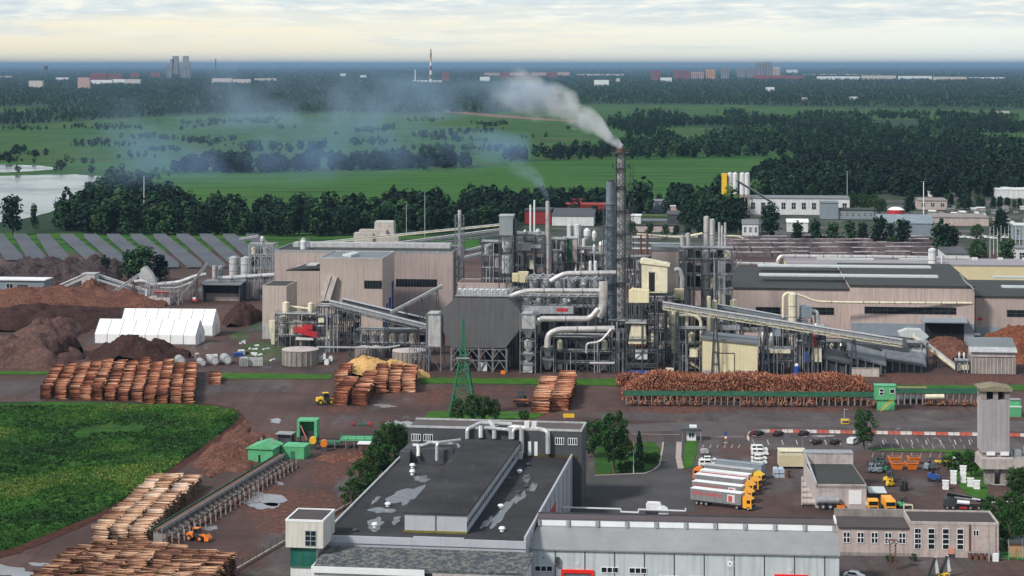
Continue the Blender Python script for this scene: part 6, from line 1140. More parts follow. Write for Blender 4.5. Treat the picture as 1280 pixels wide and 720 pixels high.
def stack(name, label, px, py, length, hgt, width=4.6, yaw=YAW, mat=LOG, seed=0, group=None, tone=(.2, .8), rad=.17, bundle=3.6):
    """row of logs lying across (local x), the row running back along local y; px, py = front-left bottom corner"""
    r = np.random.default_rng(seed); t = Th(name, label, 'log stack', px, py, yaw=yaw, group=group); Cs, Ls, Rs, Ts, Ds = [], [], [], [], []
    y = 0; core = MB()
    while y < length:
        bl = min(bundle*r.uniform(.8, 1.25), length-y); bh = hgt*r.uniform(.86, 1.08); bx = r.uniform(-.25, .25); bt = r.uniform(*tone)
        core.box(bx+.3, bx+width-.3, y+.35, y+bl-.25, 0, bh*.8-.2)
        dy = rad*1.85; ny = max(2, int(bl/dy)); nz0 = max(3, int(bh/dy))
        for a in range(ny):
            nz = max(2, int(nz0*(1-.22*abs((a+.5)/ny*2-1)**2.2)+r.uniform(0, 1)))
            for b in range(nz):
                if 1 <= a < ny-1 and b < nz-2 and not (a < 2): continue          # the inside is never seen
                if b == nz-1 and (a == 0 or a == ny-1): continue
                if r.random() < .04: continue
                Cs.append((bx+width/2+r.normal(0, .2), y+(a+.5)*dy+r.normal(0, .03), (b+.5)*dy+r.normal(0, .04))); Ls.append(width/2*r.uniform(.93, 1.04)); Rs.append(rad*r.uniform(.8, 1.2)); Ts.append(np.clip(bt+r.normal(0, .2), 0, 1)); Ds.append((1, r.normal(0, .05), r.normal(0, .03)))
        # ends of inner logs on both sides
        for a in range(ny):
            for b in range(int(nz0*.8)):
                if 1 <= a < ny-1 and r.random() < .55: Cs.append((bx+width/2+r.normal(0, .15), y+(a+.5)*dy, (b+.5)*dy)); Ls.append(width/2*r.uniform(.93, 1.05)); Rs.append(rad*r.uniform(.85, 1.1)); Ts.append(np.clip(bt-.1+r.normal(0, .2), 0, 1)); Ds.append((1, r.normal(0, .02), 0))
        y += bl
    D_ = np.array(Ds, float); D_ /= np.linalg.norm(D_, axis=1)[:, None]
    V, Fq, tn = logs_np(np.array(Cs), D_, np.array(Ls), np.array(Rs), np.array(Ts)); npmesh('logs', V, Fq, mat, tn, t)
    core.put('shadow_core', CORE, t); return t  # plain dark blocks, coloured as the shade inside the stack
ords = 'first second third fourth fifth sixth seventh eighth ninth tenth eleventh twelfth thirteenth'.split()
def L_of(px, py0, py1): return F*H/(py1-HY)-F*H/(py0-HY)
# twelve rows at the left
X0 = [51, 69, 87, 101, 115, 132, 148, 165, 181, 196, 213, 229]
for i, x in enumerate(X0):
    yb = 499+min(i, 8)*.45+(3 if i in (8, 9, 10) else 0)+(4 if i == 11 else 0); yt_ = [470,468,466,465,464,464,465,464,464,464,466,466][i]
    stack('log_stack', ords[i]+' long log row from the left in the big field-side block', x, yb, L_of(x, yb, yt_), 4.6+.25*math.sin(i*2.1), 3.25, yaw=R(8), seed=100+i, group='log rows of the field-side block')
stack('log_stack', 'low short log row at the right end of the big field-side block', 262, 481, 14, 2.6, 3.8, yaw=R(8), seed=120)
# middle group
for i, (x, yb, yt_, w_, l, yw) in enumerate([(417,507,487,4.4,'front left log row of the middle group, beside the yellow loader',-2),(440,507,482,4.6,'front right log row of the middle group, longest of its group',-2),(418,486,470,4,'short log row behind the front left one of the middle group',0),(470,492,470,3.6,'left rear log row of the middle group',3),(486,491,470,3.8,'rear log row in the middle of the middle group',2),(502,491,471,4.2,'rightmost rear log row of the middle group',1)]):
    stack('log_stack', l, x, yb, L_of(x, yb, yt_), 5.2, w_, yaw=R(yw), seed=130+i, tone=(.25, .8))
stack('log_stack', 'left row of the two bright orange log rows before the racks', 665, 516, L_of(665, 516, 486), 5.2, 5.4, yaw=R(-4.5), seed=140, tone=(.45, .95)); stack('log_stack', 'right row of the two bright orange log rows before the racks', 690, 513, L_of(690, 513, 483), 5.4, 5.4, yaw=R(-4.5), seed=141, tone=(.45, .95))
# near rows along the diagonal sorter
for i, (x, yb, yt_, l) in enumerate([(114,681,609,'leftmost of the three pale log rows beside the diagonal sorter'),(138,678,608,'middle of the three pale log rows beside the diagonal sorter'),(163,679,609,'rightmost of the three pale log rows, next to the diagonal sorter')]):
    stack('log_stack', l, x, yb, L_of(x, yb, yt_), 4.2, 3.75, yaw=R(-3), mat=LOGY, seed=150+i, tone=(.3, .9), bundle=3.2, rad=.14)
for i in range(9): stack('log_stack', ords[i]+' short row from the left in the nearest pinkish log pile', 24+i*25.5, 765, 38-2.0*max(0,i-2)-3*max(0,1-i), 6.2, 4.0, yaw=R(-7), mat=LOGY, seed=170+i, tone=(.05, .52), bundle=2.6, rad=.14, group='rows of the nearest log pile')
# long loose heap of logs
def log_heap(label, x0, x1, yb, hgt, depth, n, seed):
    r = np.random.default_rng(seed); t = Th('log_heap', label, 'log heap', x0, yb, yaw=R(-5)); w = t.w(x1)
    f = r.uniform(0, 1, n); yy = r.uniform(0, 1, n); env = np.clip(np.minimum(f/.10, (1-f)/.06), 0, 1)**.6*(.93+.07*np.sin(f*19+seed)+.03*np.sin(f*47))
    prof = np.clip(yy/.35, 0, 1)**.7*np.clip((1-yy)/.3, 0, 1)**.5
    C = np.stack([f*w, yy*depth, hgt*env*prof*r.uniform(.9, 1.04, n)+.15], -1); d = np.stack([r.normal(0, .45, n), np.full(n, 1.0), r.normal(.25, .3, n)], -1); d /= np.linalg.norm(d, axis=1)[:, None]
    V, Fq, tn = logs_np(C, d, r.uniform(1.3, 2.1, n), r.uniform(.12, .22, n), np.clip(r.normal(.42, .2, n), 0, 1)); npmesh('logs', V, Fq, LOG, tn, t)
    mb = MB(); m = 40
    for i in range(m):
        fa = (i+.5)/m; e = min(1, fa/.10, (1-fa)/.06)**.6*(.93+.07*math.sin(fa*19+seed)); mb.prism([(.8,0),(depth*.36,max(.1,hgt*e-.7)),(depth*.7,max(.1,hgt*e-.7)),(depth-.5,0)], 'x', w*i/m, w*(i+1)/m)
    mb.put('shadow_core', CORE, t); return t  # solid dark filling, coloured as the shade inside the heap
log_heap('very long loose heap of red-brown logs above the green sorting line', 778, 1096, 499, 7.0, 17, 9500, 5)
log_heap('small spilled log heap at the left end of the long loose heap', 772, 800, 483, 3.2, 8, 420, 6)
# ================================================================ front warehouse
Y8 = R(-8)
bit = worldmat('bitumen_roof', [(.3, (.026,.026,.030)), (.5, (.040,.040,.045)), (.7, (.060,.060,.066))], .06, layers=[(.5, (1, .2, 1), .6, .75, (.075,.075,.08)), (.9, (1,1,1), .66, .72, (.14,.14,.145))])
pale = pm('pale_lilac_cladding', (.40,.42,.48), .55, var=.07, scale=.2, panel=6.2)
mossy = worldmat('mossy_slate_roof', [(.3, (.050,.062,.078)), (.7, (.075,.088,.105))], .2, layers=[(.9, (1,1,1), .47, .56, (.17,.17,.16)), (2.2, (1,1,1), .55, .62, (.035,.035,.03))])
t = Th('grey_warehouse', 'wide warehouse with a black puddled flat roof and a raised roof hall', 'warehouse', 404, 741, yaw=Y8)
w = t.w(657); zr = 12.0; D = 88
MB().box(0, w, 0, D, 0, zr).put('wall', pale, t); MB().box(.4, w-.4, .4, D-.2, zr+.01, zr+.12).put('roof', bit, t)
mb = MB(); mb.box(-.1, .35, -.1, D, zr, zr+.55); mb.put('left_parapet', M['galvlight'], t); MB().box(w-.35, w+.1, -.05, D, zr, zr+1.0).put('right_parapet', pale, t)
for a, b, h_ in ((-.1, w*.45, .08), (w*.45, w*.70, .42), (w*.70, w+.1, .12)): MB().box(a, b-.02, -.25, .2, zr-1.4, zr+h_).put('front_parapet', pale, t)
for i in range(20): yy = 4+i*4.2; MB().box(w+.01, w+.08, yy, yy+.1, 0, zr).put('panel_joint', M['steeldark'], t) if i % 2 else None
MB().box(w+.02, w+.12, 40, 52, 4, 9).put('red_sign', M['red'], t)
# raised roof hall
x0 = 16.3; ww = 13.2; D2 = 84
MB().box(x0, x0+ww, 5, 3+D2, zr+.13, zr+3.9).put('raised_hall_wall', pale, t); MB().box(x0-.3, x0+ww+.15, 4.7, 3+D2+.3, zr+3.92, zr+4.25).put('raised_hall_roof', bit, t)
MB().box(x0+ww*.5-.1, x0+ww*.5+.1, 4.88, 4.98, zr+.2, zr+3.8).put('downpipe', M['steel'], t); MB().box(x0-.1, x0+ww+.1, 4.4, 4.97, zr+.14, zr+.5).put('yellow_moss_strip', pm('yellow_moss', (.16,.14,.02), .9, var=.4, scale=1), t)
for i in range(34):
    yy = 5+i*2.4; MB().box(x0+ww+.01, x0+ww+.06, yy, yy+1.3, zr+1.5, zr+2.4).put('window_band', M['glass'], t); 
MB().box(x0+ww+.01, x0+ww+.12, 5, 3+D2, zr+2.6, zr+3.6).put('white_band', M['galvlight'], t)
for (x, y, h_) in ((8, 28, 1.0), (9.3, 8, 1.1), (7, 62, 1.4), (33, 30, .9), (35, 45, .8), (36.5, 8, 1.1), (32, 68, .9), (6, 4, .6), (30.5, 60, .6), (33, 77, .7), (36, 52, .7), (31.5, 71, .8), (5.5, 70, 1.2)):
    v = MB().lathe(x, y, [(.45,zr+.12),(.4,zr+h_*.6),(.75,zr+h_*.65),(.55,zr+h_)], 10); v.put('roof_vent', M['white'] if h_ > .85 else M['steeldark'], t)
M['roofwater'] = pm('shallow_roof_water', (.11,.11,.12), .16, var=.5, scale=.8)
def roofpuddle(x, y, rx, ry, sd, z=zr+.135):
    r = random.Random(sd); mb = MB(); pts = []
    for i in range(22): a = i/22*6.283; k = 1+.3*math.sin(2*a+sd)+.2*math.sin(5*a+sd*2)+r.uniform(-.15,.15); pts.append((x+rx*k*math.cos(a), y+ry*k*math.sin(a), z+sd*.001))
    b = len(mb.v); mb.v += pts; mb._f([tuple(range(22))], b); mb.put('puddle', M['roofwater'], t)
for a in ((10.5,40,3.4,11,1),(7.5,24,2.5,3,2),(8.8,11,1.6,6,3),(12.5,15,1.0,3,4),(34,24,1.2,11,5),(32.2,16,.9,5,6),(35.5,41,1.1,7,7),(37.2,52,.8,6,8),(34.5,62,.8,5,9),(10,58,2.2,3,10),(4,34,.7,3,11)): roofpuddle(*a)
# rear block with windows and roof ducts
D = 88
zb = t.h(534, 0, D); xl = t.w(510, D); xr = t.w(727, D)
MB().box(xl, xr, D, D+11, 0, zb).put('rear_block_wall', M['darkgrey'], t); MB().box(xl+.3, xr-.3, D+.3, D+10.7, zb+.01, zb+.12).put('rear_block_roof', pm('brown_grey_roof', (.085,.07,.07), .9, var=.15), t)
mb = MB(); mb.box(xl-.1, xr+.1, D-.1, D+.3, zb, zb+.5); mb.box(xl-.1, xr+.1, D+10.7, D+11.1, zb, zb+.5); mb.box(xr-.3, xr+.1, D+.3, D+10.7, zb, zb+.5); mb.put('rear_block_parapet', M['galvlight'], t)
MB().box(t.w(617,D), xr-1, D-.12, D-.01, zr, zr+.7).put('moss_strip', pm('brown_moss', (.07,.05,.015), .9), t)
for a, b in ((515,525.5),(530,540.5),(694.5,704.5),(710.5,721)): window(t, t.w(a,D), t.w(b,D), D-.01, t.h(550,0,D)+0, t.h(545.5,0,D)+.6, 4, 1, 'white', d=.12)
for a in (660, 668): MB().box(t.w(a,D), t.w(a+4,D), D-.15, D-.02, zr+.4, t.h(551.5,30,D)).put('white_door', M['white'], t)
MB().box(t.w(500,D-14), t.w(512,D-14), D-14, D-.1, zr+.1, zr+3.2).put('plant_room', M['darkgrey'], t); MB().box(t.w(505,D-12), t.w(566,D-12), D-12, D-9, zr+.1, zr+3.6).put('louvre_wall', M['steel'], t)
window(t, t.w(506,D-12), t.w(511,D-12), D-12.01, zr+1.2, zr+2.8, 2, 2, 'white')
def rp(n_, pts, r_, m_='galvlight', y0=0): MB().tube([(t.w(p[0], p[2]), p[2], t.h(p[1], 0, p[2])) for p in pts], r_, 8, bend=1.2).put(n_, M[m_], t)
rp('roof_duct', [(516,556,D-10),(530,556,D-10),(537,552,D-9),(570,552,D-9),(574,557,D-9)], .45); rp('roof_duct', [(546,574,D-14),(546,552,D-14),(575,548,D-8)], .4); rp('roof_duct', [(523,570,D-13),(523,556,D-11)], .5)
rp('roof_duct', [(584,546,D-1),(584,534,D-1),(592,531,D),(600,526,D+2),(640,527,D+3)], .5); rp('roof_duct', [(601,545,D-1),(601,530,D)], .6); rp('roof_duct', [(612,524,D+1),(618,532,D-.8),(618,545,D-1)], .6)
rp('roof_duct', [(600,527,D+6),(640,530,D+3),(672,532,D+1),(685,534,D-.8),(685,562,D-1)], .6); rp('roof_duct', [(606,532,D-1),(638,534,D-1),(638,545,D-1)], .45); rp('roof_duct', [(641,545,D-1),(641,533,D-.8),(652,531,D)], .45); rp('roof_duct', [(652,562,D-1),(652,532,D-1)], .6)
for a in (655, 664): MB().box(t.w(a,D), t.w(a+6,D), D+.6, D+2.5, zb+.2, zb+1.9).put('cooling_unit', M['whitedirty'], t)
for a, l in ((644, 5), (650, 5)): MB().box(t.w(a,D-2), t.w(a+4,D-2), D-4, D-2.5, zr+.2, zr+1.8).put('cooling_unit', M['whitedirty'], t)
# dark lean-to roof and lower front
t = Th('lean_to', 'front lean-to with a mossy slate-grey roof and a black doorway', 'lean-to', 391, 765, yaw=Y8)
w = t.w(656.5); 
zf = 8.9; MB().hexa([(0,0,zf),(w,0,zf),(w,13.2,9.9),(0,13.2,9.9),(0,0,zf+.3),(w,0,zf+.3),(w,13.2,10.2),(0,13.2,10.2)]).put('roof', mossy, t)
MB().box(.2, w-.2, .3, 11, 0, zf-.1).put('wall', M['whitedirty'], t); MB().box(-.3, w*.53, -.25, .02, zf-.9, zf+.35).put('fascia', M['white'], t)
MB().box(w*.44, w*.565, .2, .29, 0, zf-.35).put('doorway', M['black'], t); MB().box(w*.57, w-.1, .2, .29, zf-2.0, zf-.4).put('concrete_lintel', M['concretelight'], t)
MB().box(-.25, .1, -.2, 11.3, zf-.3, zf+.4).put('verge_board', M['whitedirty'], t)
t = Th('corner_office', 'white corner block with a brown flat roof over a green glass lower storey', 'office building', 357, 752, yaw=Y8)
w = t.w(404); z0 = t.h(684); z1 = t.h(651)
MB().box(0, w, 0, 10.5, z0, z1).put('upper_wall', pm('off_white_render', (.58,.57,.53), .8, var=.06, streak=True), t); flatroof(t, 0, w, 0, 10.5, z1, pm('dark_brown_roof', (.060,.048,.048), .9, var=.2), .35, M['white'])
MB().box(.8, w-1.6, .9, 9.5, 0, z0-.01).put('lower_wall', M['whitedirty'], t); gw = MB(); gw.box(.9, w-1.7, .78, .88, z0-4.0, z0-.15); gw.put('green_glazing', pm('green_glass', (.02,.11,.09), .2), t)
mb = MB(); [mb.box(a, a+.12, .7, .78, z0-4.2, z0-.05) for a in (.8, w*.42, w-1.75)]; mb.box(.8, w-1.6, .7, .78, z0-4.3, z0-4.1); mb.put('glazing_bar', M['greendark'], t)
window(t, t.w(382), t.w(394.5), -.01, t.h(681), t.h(663), 2, 3, 'bluegrey')
t = Th('entrance_planter', 'dark round bush in a low brown planter below the corner block', 'planter', 372, 752); MB().prism([(0,0),(4,0),(4.3,4),(-.3,4)], 'y', -6, -2).put('planter', M['brick'], t)
# ================================================================ white hall in front
t = Th('white_hall', 'white panelled hall with grey sloping roof and red framed gates at the bottom edge', 'hall', 657, 741, yaw=R(-5))
w = t.w(1049); wallw = pm('bluish_white_panels', (.50,.56,.60), .5, var=.05, scale=.3, streak=True)
MB().box(0, w, 0, 13.8, 0, 9).put('wall', wallw, t)
g = pm('grey_sheet_roof', (.25,.26,.275), .55, var=.12, scale=.15, dirt=.12); MB().hexa([(-.2,-.4,9.02),(w+.2,-.4,9.02),(w+.2,9.5,11.5),(1.8,9.5,11.5),(-.2,-.4,9.3),(w+.2,-.4,9.3),(w+.2,9.5,11.8),(1.8,9.5,11.8)]).put('roof', g, t)
for i in range(1, 11):
    xx = 6.17*i+1.5*0; MB().box(xx-.10, xx+.10, -.08, -.002, 0, 8.95).put('panel_joint', M['steel'], t)
cl_ = MB().box(1.9, w, 9.4, 13.7, 9, 13.3).put('clerestory_wall', M['galvlight'], t)
n = 10
for i in range(n): a = 2.2+(w-2.4)*i/n; MB().box(a+.5, a+(w-2.4)/n-.5, 9.3, 9.39, 11.95, 13.1).put('clerestory_pane', M['white'], t)
mb = MB(); [mb.box(2.2+(w-2.4)*i/n-.25, 2.2+(w-2.4)*i/n+.25, 9.0, 9.39, 11.9, 13.25) for i in range(n+1)]; mb.put('clerestory_post', M['galv'], t)
purp = pm('purple_brown_roof', (.085,.066,.072), .85, var=.15, scale=.3); MB().box(1.6, w+.1, 9.2, 14.0, 13.32, 13.5).put('upper_roof', purp, t); MB().box(1.6, w+.1, 13.8, 14.1, 13.3, 13.75).put('upper_parapet', M['steeldark'], t)
MB().box(w-.2, w+.15, 9.2, 14.0, 13.5, 14.3).put('end_parapet', M['white'], t)
for (a, b) in ((669, 690), (752, 772.5), (787, 808)):
    f = window(t, t.w(a), t.w(b), -.01, t.h(714.5, 10), t.h(708.5, 10), 3, 1, 'white', d=.12)
for (a, b) in ((825, 847), (862, 880)): window(t, t.w(a), t.w(b), -.01, t.h(726, 30), t.h(720, 30), 3, 1, 'white')
def redgate(a, b, y_, dx):
    x0, x1 = t.w(a), t.w(b); z = t.h(y_, x0); f = MB(); f.box(x0, x0+.55, -.35, -.01, 0, z); f.box(x1-.55, x1, -.35, -.01, 0, z); f.box(x0+.55, x1-.55, -.35, -.01, z-.7, z); fo = f.put('red_gate_frame', pm('signal_red', (.80,.015,.012), .5, var=.05), t); MB().box(x0+.6, x1-.6, -.1, -.01, 0, z-.75).put('gate_leaf', M['steellight'], fo)
redgate(701.5, 742, 711.5, 0); redgate(968, 1010, 717.5, 0)
def badge(x, z, r_):                                     # round white emblem with a small dark centre and rays
    MB().tube([(x,-.08,z),(x,-.01,z)], r_*.55, 16).put('emblem_disc', M['white'], t); MB().tube([(x,-.10,z),(x,-.08,z)], r_*.16, 8).put('emblem_centre', M['steel'], t); mb = MB()
    for k in range(12): a = k/12*6.283; mb.bar((x+r_*.72*math.cos(a),-.05,z+r_*.72*math.sin(a)), (x+r_*math.cos(a),-.05,z+r_*math.sin(a)), .14, .1)
    mb.put('emblem_ray', M['whitedirty'], t)
badge(t.w(912.5), t.h(704.5, 42), 1.15); badge(t.w(988), t.h(712.5, 54), .45); badge(t.w(722), t.h(705.5, 10), .42)
for z in (6.9, 5.9): MB().box(t.w(694), t.w(699), -.7, -.02, z, z+.75).put('air_conditioner', M['steel'], t)
mb = MB(); [mb.box(t.w(a), t.w(a)+.08, -.3, -.1, 0, 10.2) for a in (660, 664)]; [mb.box(t.w(660), t.w(664), -.3, -.2, i*.45, i*.45+.06) for i in range(22)]; mb.put('ladder', M['galv'], t)
MB().box(t.w(679), t.w(680), -.1, -.01, 7.2, 7.6).put('wall_lamp', M['steeldark'], t)
# white rail and wrapped pile behind the hall
t = Th('white_railing', 'long thin white pipe rail behind the white hall, stepped in the middle', 'railing', 703, 662, yaw=R(-5)); mb = MB(); L = [(703,634),(776,636),(776,639.5),(798,640.5),(798,636.6),(857,638.5),(857,635)]; P = [t.q(*p) for p in L]
for a, b in zip(P, P[1:]): mb.bar(a, b, .28)
mb.put('rail', M['white'], t)
for q_ in P: MB().bar((q_[0],q_[1],0), q_, .15).put('post', M['galv'], t)
t = Th('wrapped_pile', 'white wrapped bundle lying on the roof edge beside the rail', 'bundle', 808, 663, yaw=R(-5)); z = t.h(637); MB().prism([(0,z),(3.4,z),(3.6,z+1),(3.2,z+1.5),(.3,z+1.6),(-.1,z+1)], 'y', 0, 2).put('bundle', M['plastic'], t); MB().prism([(2.8,z-1),(5.2,z-1.2),(5.0,z+.4),(4.0,z+.9),(3.0,z+.4)], 'y', -.5, 1).put('loose_sheet', M['plastic'], t); MB().box(-.2, 5, 0, 2, 0, z).put('stand', M['steel'], t)
# ================================================================ low building at the right
t = Th('brick_workshop', 'low pinkish workshop with five square windows right of the white hall', 'workshop', 1049, 694, yaw=R(-4)); w = t.w(1137); z = t.h(660)
walls(t, 'wall', 0, w, 0, 10.5, 0, z, M['brick']); MB().box(-.2, w, -.3, 10.8, z+.01, z+.35).put('roof', pm('brown_bitumen_roof', (.062,.050,.052), .9, var=.15), t); MB().box(-.1, w, 10.4, 11.2, z-.5, z+2.0).put('rear_wall', M['concrete'], t)
for a in (1054.5, 1072, 1089.5, 1106.5, 1124): window(t, t.w(a), t.w(a+7.5), -.01, t.h(678.5, 8), t.h(666, 8), 2, 2, 'white', d=.12)
MB().box(0, w, -.1, -.012, 0, .7).put('plinth', M['concrete'], t)
t = Th('tall_window_workshop', 'pinkish workshop with four tall four-row windows', 'workshop', 1137, 696, yaw=R(-4)); w = t.w(1248.5); z = t.h(654.5)
walls(t, 'wall', .05, w, 0, 12, 0, z, M['brick']); flatroof(t, .05, w, 0, 12, z, pm('dark_brown_bitumen', (.050,.040,.043), .9, var=.15), .5, M['concretelight'])
for a in (1143.5, 1160.5, 1178.5, 1196.5): window(t, t.w(a), t.w(a+7.5), -.01, t.h(686.5, 10), t.h(661.5, 10), 1, 4, 'white', d=.12)
window(t, t.w(1217), t.w(1223), -.01, t.h(670, 18), t.h(663.5, 18), 2, 1, 'white'); MB().box(t.w(1211), t.w(1214), -.06, -.01, 0, z).put('stain_panel', M['rust'], t); MB().tube([(w-.8,-.15,0),(w-.8,-.15,z)], .1, 6).put('downpipe', M['galv'], t)
t = Th('side_workshop', 'pale workshop with a dark low roof between parked tanks and trucks', 'workshop', 1020, 635, yaw=R(-2)); w = t.w(1083); z = t.h(605)
walls(t, 'wall', 0, w, 0, 24, 0, z, M['concretelight']); MB().box(.3, w-.3, .2, 24, z+.01, z+.2).put('roof', M['roofdark'], t); MB().box(.01, w-.01, 24, 28, 0, 8.8).put('rear_wall', M['concretelight'], t); MB().box(-.1, w+.1, 23.9, 28.2, 8.8, 9.1).put('rear_roof', M['galv'], t)
MB().hexa([(-.15,-.2,z-.2),(.25,-.2,z-.2),(.25,24,8.2),(-.15,24,8.2),(-.15,-.2,z+.35),(.25,-.2,z+.35),(.25,24,8.8),(-.15,24,8.8)]).put('side_gable', M['galvlight'], t)
MB().box(t.w(1061), t.w(1077), -.12, -.01, t.h(630), t.h(612.5)).put('white_gate', M['white'], t); MB().box(0, w, -.05, -.01, z-1.0, z-.4).put('stain_band', M['concrete'], t)
t = Th('concrete_tower', 'tall windowed concrete tower with a mossy slab roof at the right edge', 'tower', 1227.5, 604, yaw=R(-3)); w = t.w(1262); z = t.h(489)
walls(t, 'wall', 0, w, 0, 7, t.h(566), t.h(500), pm('greyed_concrete_panel', (.37,.35,.37), .9, var=.12, zpanel=4.2, panel=3.7, streak=True), ); [MB().box(a, b, c, d, t.h(500), z).put('corner_post', M['concrete'], t) for (a,b,c,d) in ((0,1.2,0,1.2),(w/2-.6,w/2+.6,0,1.2),(w-1.2,w,0,1.2),(0,1.2,5.8,7),(w-1.2,w,5.8,7))]; MB().box(1.3, w-1.3, 6.2, 6.6, t.h(500), z).put('rear_wall', M['concrete'], t)
MB().box(1.2, w-1.2, 3, 3.3, t.h(500), z).put('dark_opening', M['black'], t); MB().prism([(-.6,z+.01),(w+.6,z+.01),(w+.8,z+.7),(w*.5,z+1.4),(-.8,z+.7)], 'y', -.6, 7.6).put('roof', pm('moss_covered_slab', (.20,.18,.12), .95, var=.3, scale=.8), t)
z2 = t.h(561); z3 = t.h(584); xe = w+14
MB().box(-.6, xe, -2.5, 9, z3, z2-2.2).put('base_slab', M['concretelight'], t); MB().box(.4, w-.2, .4, 6.6, z2-2.21, t.h(566)+.0).put('neck', M['concrete'], t)
for a in (1.2, 4.8): MB().box(a, a+2.2, -.06, .38, z2-1.7, z2-.7).put('neck_window', M['white'], t)
for a in (0.6, 4.6, 11, 17): MB().box(a, a+2.4, -1.5, 1, 0, z3-.01).put('leg', M['concrete'], t)
mb = MB(); frame(mb, w+1, xe-1, 0, 4, [z2-2.2+3.4], 3, 1, .25); zz = z2-2.2
m2 = MB(); [m2.box(w+1.5+2.6*i, w+3.2+2.6*i, 1, 4, zz, zz+1.6+.6*(i % 2)) for i in range(4)]; m2.put('roof_plant', M['galv'], t); m3 = MB(); rails(m3, w+.6, xe-.3, -2.2, 8, zz, .12); m3.put('railing', M['steellight'], t)
# ================================================================ guard house, containers, small yard things
t = Th('guard_house', 'small white gate house with a dark flat roof at the entrance', 'gate house', 852, 551, yaw=R(-3)); w = t.w(876); z = t.h(538.5); walls(t, 'wall', 1.6, w-1.4, .5, 4, 0, z, M['white']); MB().box(-.1, w+.2, -.6, 4.6, z+.01, z+.7).put('roof', M['darkgrey'], t); MB().box(w*.42, w*.8, 1, 3, z+.71, z+1.3).put('roof_box', M['white'], t); [MB().box(a, a+.18, -.4, -.2, 0, z).put('post', M['galv'], t) for a in (.1, w-.1)]; window(t, 2.2, 3.6, .49, 1.0, 2.2, 2, 1, 'whitedirty')
t = Th('cream_container', 'stack of two cream containers on grey feet in the car park', 'container', 974, 586, yaw=R(-2)); w = t.w(1007.5); c = pm('ribbed_cream_sheet', (.62,.55,.36), .7, var=.08, panel=.6, dirt=.15); MB().box(0, w, 0, 5, .6, 3.6).put('lower_box', c, t); MB().box(.1, w-.1, .1, 5, 3.62, 4.6).put('upper_box', M['creamsteel'], t); MB().box(-.1, w+.1, -.1, 5.1, 4.61, 4.8).put('roof', M['creamsteel'], t); [MB().box(a, a+.5, .3, 4.8, 0, .6).put('foot', M['steel'], t) for a in (.3, w*.5, w-.8)]
for k, (x, l) in enumerate(((967.5,'left of two light blue tarpaulin boxes'),(974.5,'right of two light blue tarpaulin boxes'))): t = Th('blue_box', l+' below the cream containers', 'box', x, 597, yaw=R(0)); MB().prism([(0,0),(1.35,0),(1.35,2.1),(1.1,2.4),(.2,2.4),(0,2.1)], 'y', 0, 2.5).put('cover', pm('light_blue_tarpaulin_%d' % k, (.42,.52,.62), .6, var=.1), t); MB().box(-.05, 1.4, -.06, -.01, 1.0, 1.15).put('strap', M['steel'], t)
t = Th('brown_barrel', 'small rusty drum beside the light blue boxes', 'drum', 984, 597, yaw=0); MB().lathe(0, 0, [(.7,0),(.75,.8),(.7,1.9)], 12).put('drum', M['rust'], t); MB().lathe(0, 0, [(.6,1.91),(.6,2.0)], 12).put('lid', M['rust'], t)
for i in range(5): t = Th('concrete_pipe', ['nearest','second','third','fourth','farthest'][i]+' of five lying beige concrete pipes at the workshop wall', 'concrete pipe', 1002, 632-i*7, yaw=R(-2), group='lying concrete pipes'); L = 3.6; MB().tube([(0,0,.85),(L,0,.85)], .85, 14, cap=False).put('pipe', M['concretelight'], t); MB().tube([(-.02,0,.85),(.3,0,.85)], .95, 14).put('collar', M['concretelight'], t)
t = Th('tank_trailer', 'grey tank trailer with two big black wheels in front of the workshop', 'tank trailer', 1021, 637, yaw=R(-2)); MB().tube([(0,1,2.1),(.3,1,2.1),(5.4,1,2.1),(5.8,1,2.1)], [.7,.95,.95,.7], 16).put('tank', M['galv'], t); [(lambda o: MB().tube([(x,-.28,.75),(x,-.22,.75)], .35, 12).put('rim', M['galvlight'], o))(MB().tube([(x,-.25,.75),(x,.25,.75)], .75, 16).put('wheel', M['rubber'], t)) for x in (1.5, 3.3)]; MB().box(0, 6, .6, 1.4, 1.0, 1.2).put('chassis', M['steeldark'], t)
t = Th('orange_crate', 'orange-red open crate right of the tank trailer', 'crate', 1046, 637); mb = MB().box(0, 2.0, 0, .1, .1, 1.1).box(0, 2.0, 1.4, 1.5, .1, 1.1).box(0, .1, .1, 1.4, .1, 1.1).box(1.9, 2.0, .1, 1.4, .1, 1.1); mb.put('side_wall', M['orange'], t); MB().box(0, 2, 0, 1.5, 0, .1).put('floor', M['wood'], t)
